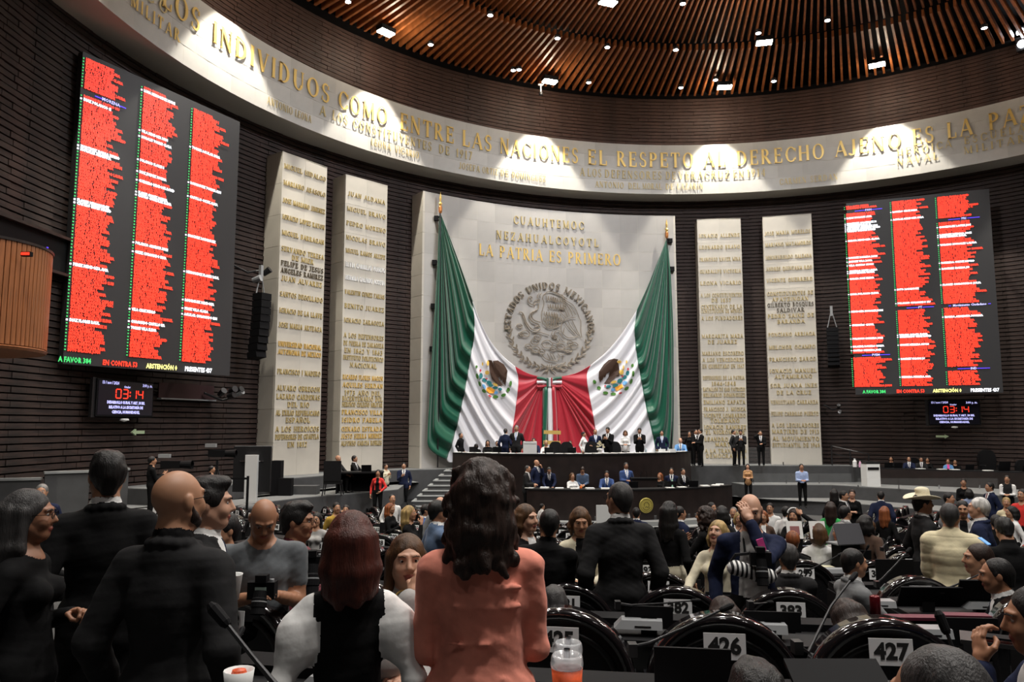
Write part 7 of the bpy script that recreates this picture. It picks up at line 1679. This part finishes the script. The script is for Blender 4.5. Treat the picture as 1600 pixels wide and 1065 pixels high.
# ------------------------------------------------------------------ people farther away
def far(x, y, label, **k):
    k.setdefault('near', False); return person(x, y, label, **k)
B_ = dict(rz=180)
RO = 'people at the rostrum'
pl = dict(zf=2.0)
# on the platform behind the presiding desk
far(720, 676, 'man in black at the left end of the presiding desk', Y=34.6, zf=2.0, rz=60, style='suit', hair='thin', hc='dgrey', shirt='black', tie='black')
far(762, 687, 'seated woman with long black hair and dark jacket, left half of the presiding desk', Y=34.3, zf=2.0, pose='sit', build='f', hair='long', style='jacket', shirt='black', H=1.7, arms=('desk', 'desk'))
far(744, 694, 'seated person bent over with black hair, near the left end of the presiding desk', Y=34.5, zf=2.0, pose='sit', lean=22, hpitch=20, hair='bob', arms=('desk', 'desk'), H=1.7)
far(777, 688, 'seated man with black hair behind a dark laptop on the presiding desk', Y=34.2, zf=2.0, pose='sit', style='suit', arms=('desk', 'desk'), H=1.7)
far(790, 669, 'bald man in a navy suit with his back turned at the presiding desk', Y=33.6, zf=2.0, rz=160, style='suit', hair='thin', hc='dgrey', top='navy', fat=1.15)
far(807, 664, 'tall grey-haired man in a dark suit with a light blue tie at the presiding desk', Y=33.4, zf=2.0, rz=-12, style='suit', hair='short', hc='grey', top='charcoal', tie='lblue', sk='tan', H=1.8)
far(834, 684, 'seated man behind the white ballot box', Y=34.2, zf=2.0, pose='sit', style='suit', top='navy', arms=('desk', 'desk'), H=1.7)
far(853, 687, 'seated woman in white before the gold stand', Y=33.6, zf=2.0, pose='sit', build='f', hair='bun', hc='blonde', style='shirt', top='white', arms=('desk', 'desk'), H=1.7)
far(891, 688, 'seated person in white half hidden by a chair at the presiding desk', Y=35.2, zf=2.0, pose='sit', top='white', hair='short', H=1.7)
far(912, 674, 'woman with black tied hair and white shawl at the presiding desk', Y=34.9, zf=2.0, build='f', rz=60, hair='bun', style='long', top='white', arms=('down', 'front'))
far(930, 670, 'man in a navy suit with a purple tie, left of the flower vase', Y=35.0, zf=2.0, rz=10, style='suit', hair='thin', hc='black', top='navy', tie='lblue', H=1.74)
far(949, 667, 'tall man with glasses in a black suit looking at papers, right of the vase', Y=34.8, zf=2.0, rz=-20, style='suit', top='black', arms=('phone', 'phone'), hpitch=20, H=1.8)
far(977, 672, 'woman with brown hair in a white embroidered blouse, standing at the presiding desk', Y=35.0, zf=2.0, build='f', hair='bob', hc='brown', style='long', top='white', arms=('front', 'front'), hpitch=12)
far(999, 668, 'man in a black suit looking at his phone before the white flag cloth', Y=35.3, zf=2.0, style='suit', top='black', tie='navy', arms=('phone', 'phone'), hpitch=22, H=1.76)
far(1034, 672, 'man in a navy suit with a violet tie, beside the bald man in light blue', Y=35.8, zf=2.0, style='suit', top='navy', tie='lblue', arms=('down', 'down'), H=1.74)
far(1063, 684, 'seated bald man in a light blue suit at the right end of the presiding desk', Y=36.2, zf=2.0, pose='sit', style='suit', hair=None, top='skyblue', sk='light', arms=('desk', 'desk'), H=1.7)
far(1077, 673, 'woman in black with long dark hair behind the group by the third slab', Y=37.6, zf=2.0, build='f', hair='long', style='jacket', shirt='black')
far(1087, 670, 'man in a black suit with white shirt reading papers by the third slab', Y=37.2, zf=2.0, rz=20, style='suit', arms=('phone', 'phone'))
far(1094, 669, 'man in a black suit turned left, handing papers by the third slab', Y=36.6, zf=2.0, rz=-60, style='suit', arms=('front', 'front'))
far(1146, 671, 'man in a dark suit standing turned right against the third slab', Y=37.5, zf=2.0, rz=70, style='suit', top='charcoal')
far(1157, 671, 'man in a dark suit looking at his phone against the third slab', Y=36.8, zf=2.0, style='suit', top='charcoal', arms=('phone', 'phone'), hpitch=22)
far(1188, 672, 'man in a black suit phoning between the third and fourth slabs', Y=37.0, zf=2.0, style='suit', arms=('ear', 'front'))
# behind the lower desk
far(825, 727, 'bald man in a dark suit leaning on the left end of the lower desk', Y=30.6, zf=.5, rz=70, style='suit', hair='thin', hc='dgrey', top='charcoal', arms=('front', 'front'), lean=6)
far(838, 718, 'bald man in a navy suit with a hand at his mouth behind the lower desk', Y=31.4, zf=.5, rz=60, style='suit', hair=None, top='navy', arms=('down', 'chin'), H=1.76)
far(858, 731, 'balding man in a navy suit writing at the lower desk', Y=31.2, zf=.5, H=1.6, style='suit', hair='thin', hc='dgrey', top='navy', arms=('desk', 'desk'), lean=22, hpitch=26)
far(894, 738, 'seated woman in white with long brown hair at the lower desk', Y=31.4, zf=.5, pose='sit', build='f', rz=20, hair='long', hc='brown', style='shirt', top='white', arms=('desk', 'desk'), H=1.7)
far(910, 730, 'person in a blue vest bending over papers at the lower desk', Y=31.3, zf=.5, H=1.6, style='shirt', top='plaid', arms=('front', 'front'), lean=16, hpitch=22, hair='short', hc='dark')
far(948, 735, 'seated bearded man in a bright blue suit at the lower desk', Y=31.3, zf=.5, pose='sit', style='suit', top='blue', arms=('desk', 'desk'), hpitch=14, H=1.7)
far(978, 722, 'standing dark-skinned man in a blue suit and white shirt left of the lectern', Y=31.6, zf=.5, rz=15, style='suit', top='blue', sk='dark', hc='dgrey', tie='lblue', arms=('front', 'down'))
far(1031, 738, 'seated red-haired woman in dark clothes right of the lectern', Y=31.8, zf=.5, pose='sit', build='f', rz=-30, hair='long', hc='red', style='shirt', top='black', arms=('desk', 'desk'), H=1.7)
far(1049, 730, 'seated man with black hair behind the large dark chair', Y=31.9, zf=.5, pose='sit', style='suit', top='navy', H=1.7)
far(1067, 731, 'seated man in a black suit at the right end of the lower desk', Y=31.9, zf=.5, pose='sit', rz=20, style='suit', top='black', arms=('desk', 'desk'), H=1.7)
far(847, 786, 'person in a white patterned shirt below the left end of the lower desk', Y=26, zf=0.0, H=1.5, style='shirt', top='white', rz=120)
# left side
far(528, 711, 'seated bald man in a grey suit at the stage desk below the second slab', Y=28.4, zf=1.5, pose='sit', rz=60, style='suit', hair=None, top='charcoal', tie='lblue', arms=('desk', 'desk'), H=1.7)
far(554, 711, 'seated man with dark hair behind a monitor at the stage desk', Y=28.9, zf=1.5, pose='sit', rz=70, style='suit', hair='short', top='black', arms=('desk', 'desk'), H=1.7)
far(591, 733, 'woman in a red jacket with long black hair standing before the left stage', Y=27.0, zf=.75, build='f', rz=-10, hair='long', style='jacket', top='red', shirt='black', arms=('down', 'hip'), H=1.62)
far(603, 724, 'woman with dark hair in a beige top behind the red jacket woman', Y=31.2, zf=1.0, build='f', rz=30, hair='bun', hc='dark', style='shirt', top='cream', arms=('phone', 'phone'), H=1.62)
far(631, 722, 'man with glasses in a dark suit holding a phone beside the stairs', Y=32.2, zf=.55, style='suit', top='navy', arms=('phone', 'down'), H=1.74, sk='mid')
far(238, 712, 'camera operator in black behind the left television camera', Y=20.2, zf=1.5, rz=100, style='shirt', top='black', arms=('phone', 'phone'), H=1.7)
far(331, 727, 'camera operator in black behind the middle television camera', Y=21.6, zf=1.5, rz=80, style='shirt', top='black', arms=('phone', 'phone'), H=1.5)
far(66, 755, 'grey-haired man in a navy suit by the grey parapet', Y=13, zf=1.05, rz=-10, style='suit', hc='grey', top='navy', tie='black', H=1.75)
far(60, 822, 'seated man with short black hair in profile beside the woman with glasses', Y=9.6, zf=1.35, pose='sit', rz=85, style='suit', hair='short', arms=('desk', 'desk'), H=1.7)
far(526, 784, 'man with dark hair in a mustard shirt left of the auburn hair', Y=15.5, rz=150*0+20, pose='stand', style='shirt', top='mustard', H=1.66)
far(541, 788, 'photographer in black beside the mustard shirt man', Y=17.5, rz=-10, style='shirt', top='black', arms=('ear', 'phone'), H=1.64)
far(495, 800, 'young woman with long black hair and light top behind the maroon shirt man', Y=12.5, build='f', rz=-15, hair='long', style='shirt', top='lgrey', H=1.66)
far(613, 772, 'balding man in a white shirt in the front rows', Y=19.5, rz=20, style='shirt', hair='thin', top='white', H=1.7)
far(610, 785, 'woman with reddish hair and black jacket waving a hand', Y=16, build='f', rz=60, hair='long', hc='red', style='jacket', shirt='black', arms=('phone', 'phone'), H=1.66)
far(640, 789, 'woman with long blonde hair in black, hands raised to her chin', Y=11.3, build='f', rz=70, hair='long', hc='blonde', style='jacket', shirt='black', arms=('chin', 'phone'), H=1.66)
far(666, 787, 'man with dark hair in a blue jacket behind the plaid suit man', Y=13.5, rz=80, style='suit', top='blue', H=1.66)
far(684, 780, 'man with black hair in a blue checked suit, left of the pink blouse woman', Y=9.2, zf=1.2, rz=110, style='suit', top='plaid', fat=1.1, arms=('chin', 'down'), sk='dark')
far(688, 776, 'bald man behind the checked suit man', Y=12, rz=150, style='suit', hair=None, top='grey', sk='light')
far(803, 797, 'person with black hair low between the pink blouse and the brown-haired woman', Y=8.5, rz=180, style='shirt', top='black', H=1.6)
far(994, 792, 'person with dark hair right below the gold seal', Y=15, rz=180, style='suit', top='navy')
far(943, 801, 'woman with dark hair between the cream jacket and the big suit man', Y=20, build='f', hair='long', rz=-30, style='shirt', top='black')
far(1062, 790, 'man in a navy jacket beside the long-haired leather jacket woman', Y=12.5, rz=120, style='suit', top='navy', H=1.62)
# right side, well and terraces
far(1112, 784, 'man with black hair in a grey suit smiling, right of the curly-haired woman', Y=16, rz=40, style='suit', top='grey')
far(1128, 789, 'woman with dark curly bun from behind, talking to the smiling man', Y=11.5, build='f', rz=170, hair='curly', style='jacket', top='charcoal')
far(1146, 792, 'older bald man in a striped shirt behind the blonde woman', Y=16, hair='thin', hc='grey', rz=-10, style='suit', top='black')
far(1155, 799, 'woman with light hair peeking over the blonde woman', Y=13, build='f', hair='bob', hc='blonde', top='white', style='shirt')
far(1168, 724, 'woman in a tan blouse and black trousers standing before the right platform', Y=34.6, zf=.6, build='f', hair='long', style='shirt', top='tan', arms=('front', 'front'), H=1.6, sk='light')
far(1252, 724, 'man in a light blue shirt holding a camera before the terrace', Y=33.5, zf=.4, rz=10, style='shirt', top='lblue', arms=('front', 'front'), H=1.68, sk='tan')
far(1192, 797, 'woman with reddish hair behind the navy jacket man', Y=14.5, build='f', hair='bob', hc='red', top='brown', style='jacket')
far(1203, 785, 'man with black hair in a white shirt behind the navy jacket man', Y=17, rz=-10, style='shirt', top='white')
far(1228, 790, 'person with black hair in white beside the headband woman', Y=15, rz=150, style='shirt', top='white', hair='short')
t, _, _ = far(1240, 794, 'woman with a white headband and her arm raised to her hair', Y=12.4, build='f', rz=-15, hair='bob', hc='dark', top='black', style='jacket', shirt='white', arms=('desk', 'hair'))
hb = thing('headband', 'white headband of the woman with the raised arm', 'headband', LASTH[2] @ Vector((0, .0, .03)), R(-15)); MB().tube([(.092*math.cos(a), 0, .098*math.sin(a)) for a in np.linspace(.2, PI-.2, 14)], .012, 6).obj('band', white_m, hb)
far(1298, 783, 'woman with long brown hair in a bright green jacket, back turned', Y=13.2, build='f', rz=165, hair='long', hc='dark', style='long', top='green')
far(1320, 789, 'man with black hair in a grey suit turned away, right of the green jacket', Y=12.2, rz=135, style='suit', top='grey')
far(1303, 763, 'woman with black hair in black standing with back turned, above the green jacket', Y=20.5, build='f', rz=175, hair='long', top='black', style='jacket')
far(1318, 766, 'man with black hair in a black suit in profile at the terrace foot', Y=20, rz=70, style='suit')
far(1331, 764, 'woman in black with folded arms at the terrace foot', Y=21.2, build='f', hair='tail', hc='dark', top='black', style='shirt', arms=('folded', 'folded'), sk='light')
far(1376, 767, 'man in a navy suit bending away at the terrace foot', Y=20.5, rz=180, style='suit', top='navy', lean=12, H=1.75)
far(1382, 790, 'woman with red-brown long hair turned away', Y=14.5, build='f', rz=160, hair='long', hc='red', top='black', style='jacket')
far(1352, 803, 'man with curly black hair in a dark patterned jacket, back turned', Y=10.8, rz=150, style='suit', hair='curly', top='brown', sk='mid')
far(1277, 815, 'woman with brown hair seated low left of the laptop', Y=11.0, zf=1.05, pose='sit', build='f', rz=180, hair='bob', hc='brown', top='white', style='shirt', H=1.7)
far(1312, 815, 'grey-haired person seated beside the raised laptop', Y=11.2, zf=1.05, pose='sit', rz=-30, hair='short', hc='grey', top='lgrey', style='shirt', H=1.7)
far(1238, 828, 'person with reddish hair seated before the white poster', Y=10.2, zf=1.1, pose='sit', build='f', rz=180, hair='short', hc='red', top='black', style='shirt', H=1.6)
far(1482, 769, 'man in a grey suit turned right behind the puffer jacket', Y=17, rz=70, style='suit', top='grey')
far(1505, 747, 'woman with dark hair in black standing at the terrace front', Y=24, zf=.6, build='f', hair='bun', top='black', style='shirt', arms=('front', 'front'))
far(1514, 763, 'person in a light blue top right of the woman in black at the terrace', Y=22, rz=180, build='f', hair='bob', top='lblue', style='shirt')
far(1546, 753, 'man in a navy suit with a red tie facing left near the terrace', Y=22, zf=.5, rz=-60, style='suit', top='navy', tie='maroon', H=1.76)
far(1573, 742, 'man in a white shirt and dark vest standing at the terrace edge, near the right', Y=26, zf=.6, rz=-5, style='vest', slv='white', top='charcoal', arms=('front', 'front'))
far(1572, 776, 'woman with blonde hair in a beige top near the red shirt man', Y=17, build='f', hair='bun', hc='blonde', top='beige', style='shirt')
far(1597, 763, 'man in a red shirt cut by the right edge', Y=16, rz=-30, style='shirt', top='red')
far(1580, 790, 'woman in a white top with black hair bending near the right edge', Y=14, build='f', rz=-60, hair='bob', top='white', style='shirt')
far(1360, 812, 'person with brown hair low beside the curly-haired man', Y=13, rz=180, style='shirt', hc='brown', top='black')
far(1556, 803, 'person with black hair behind the white-haired man', Y=11, rz=180, style='shirt', top='black')
# right terrace desk
for x, y, lab, k in ((1392, 712, 'woman with dark hair in black at the left part of the terrace desk', dict(build='f', hair='bob', hc='dark', top='black', style='shirt')), (1420, 713, 'bearded man in a navy suit at the terrace desk', dict(style='suit', top='navy', hair='thin')), (1439, 713, 'man in a grey suit at the terrace desk', dict(style='suit', top='charcoal')),
                     (1449, 714, 'woman in black beside the man in grey at the terrace desk', dict(build='f', hair='bun', top='black', style='shirt')), (1481, 716, 'woman in a blue and pink top at the terrace desk', dict(build='f', hair='bun', hc='brown', top='skyblue', style='jacket', shirt='magenta')), (1492, 717, 'person in dark clothes beside the blue and pink top', dict(hair='short', top='black', style='shirt'))):
    far(x, y, lab, Y=36.9 if x in (1392, 1449) else (36.4 if x < 1460 else 35.8), zf=1.2, pose='sit', arms=('desk', 'desk'), H=1.7, **k)
far(22, 376, 'person in a white shirt inside the control room opening', Y=19.8, zf=PY(22, 376, 19.8).z-1.27, pose='sit', rz=20, style='shirt', top='white', riser=False)
# white posters on the desks near the headband woman, raised laptop
for x, y, lab in ((1243, 829, 'white poster with a faded portrait, left one before the headband woman'), (1279, 829, 'white poster, right one beside the brown-haired seated woman')):
    P = PY(x, y+10, 10.9); t = thing('poster', lab, 'poster', P, 0); MB().box((0, 0, .1), (.22, .01, .24)).obj('sheet', paper_m, t, (0, 0, 0), (-.25, 0, 0)); MB().box((0, -.008, .09), (.13, .004, .12)).obj('print', mat('faded red print', (.30, .12, .12), .7), t, (0, 0, 0), (-.25, 0, 0))
P = PY(1331, 850, 10.6); t = thing('laptop', 'open silver-edged laptop raised on a desk right of the grey-haired person', 'laptop', P, .25); MB().box((0, 0, .14), (.42, .012, .28)).obj('lid', mat('laptop lid', (.09, .09, .10), .35), t, (0, 0, 0), (-.35, 0, 0)); MB().box((0, .13, 0), (.42, .26, .02)).obj('keyboard_base', grey_m, t); MB().box((0, .13, -.23), (.3, .2, .44)).obj('stand', black_m, t)
P = PY(944, 815, 13); t = thing('white_board', 'white sign plate between the cream jacket woman and the big suit man', 'sign', P); MB().box((0, 0, 0), (.26, .02, .55)).obj('plate', white_m, t); MB().tube([(0, 0, -.25), (0, 0, -1.2)], .02).obj('post', grey_m, t)
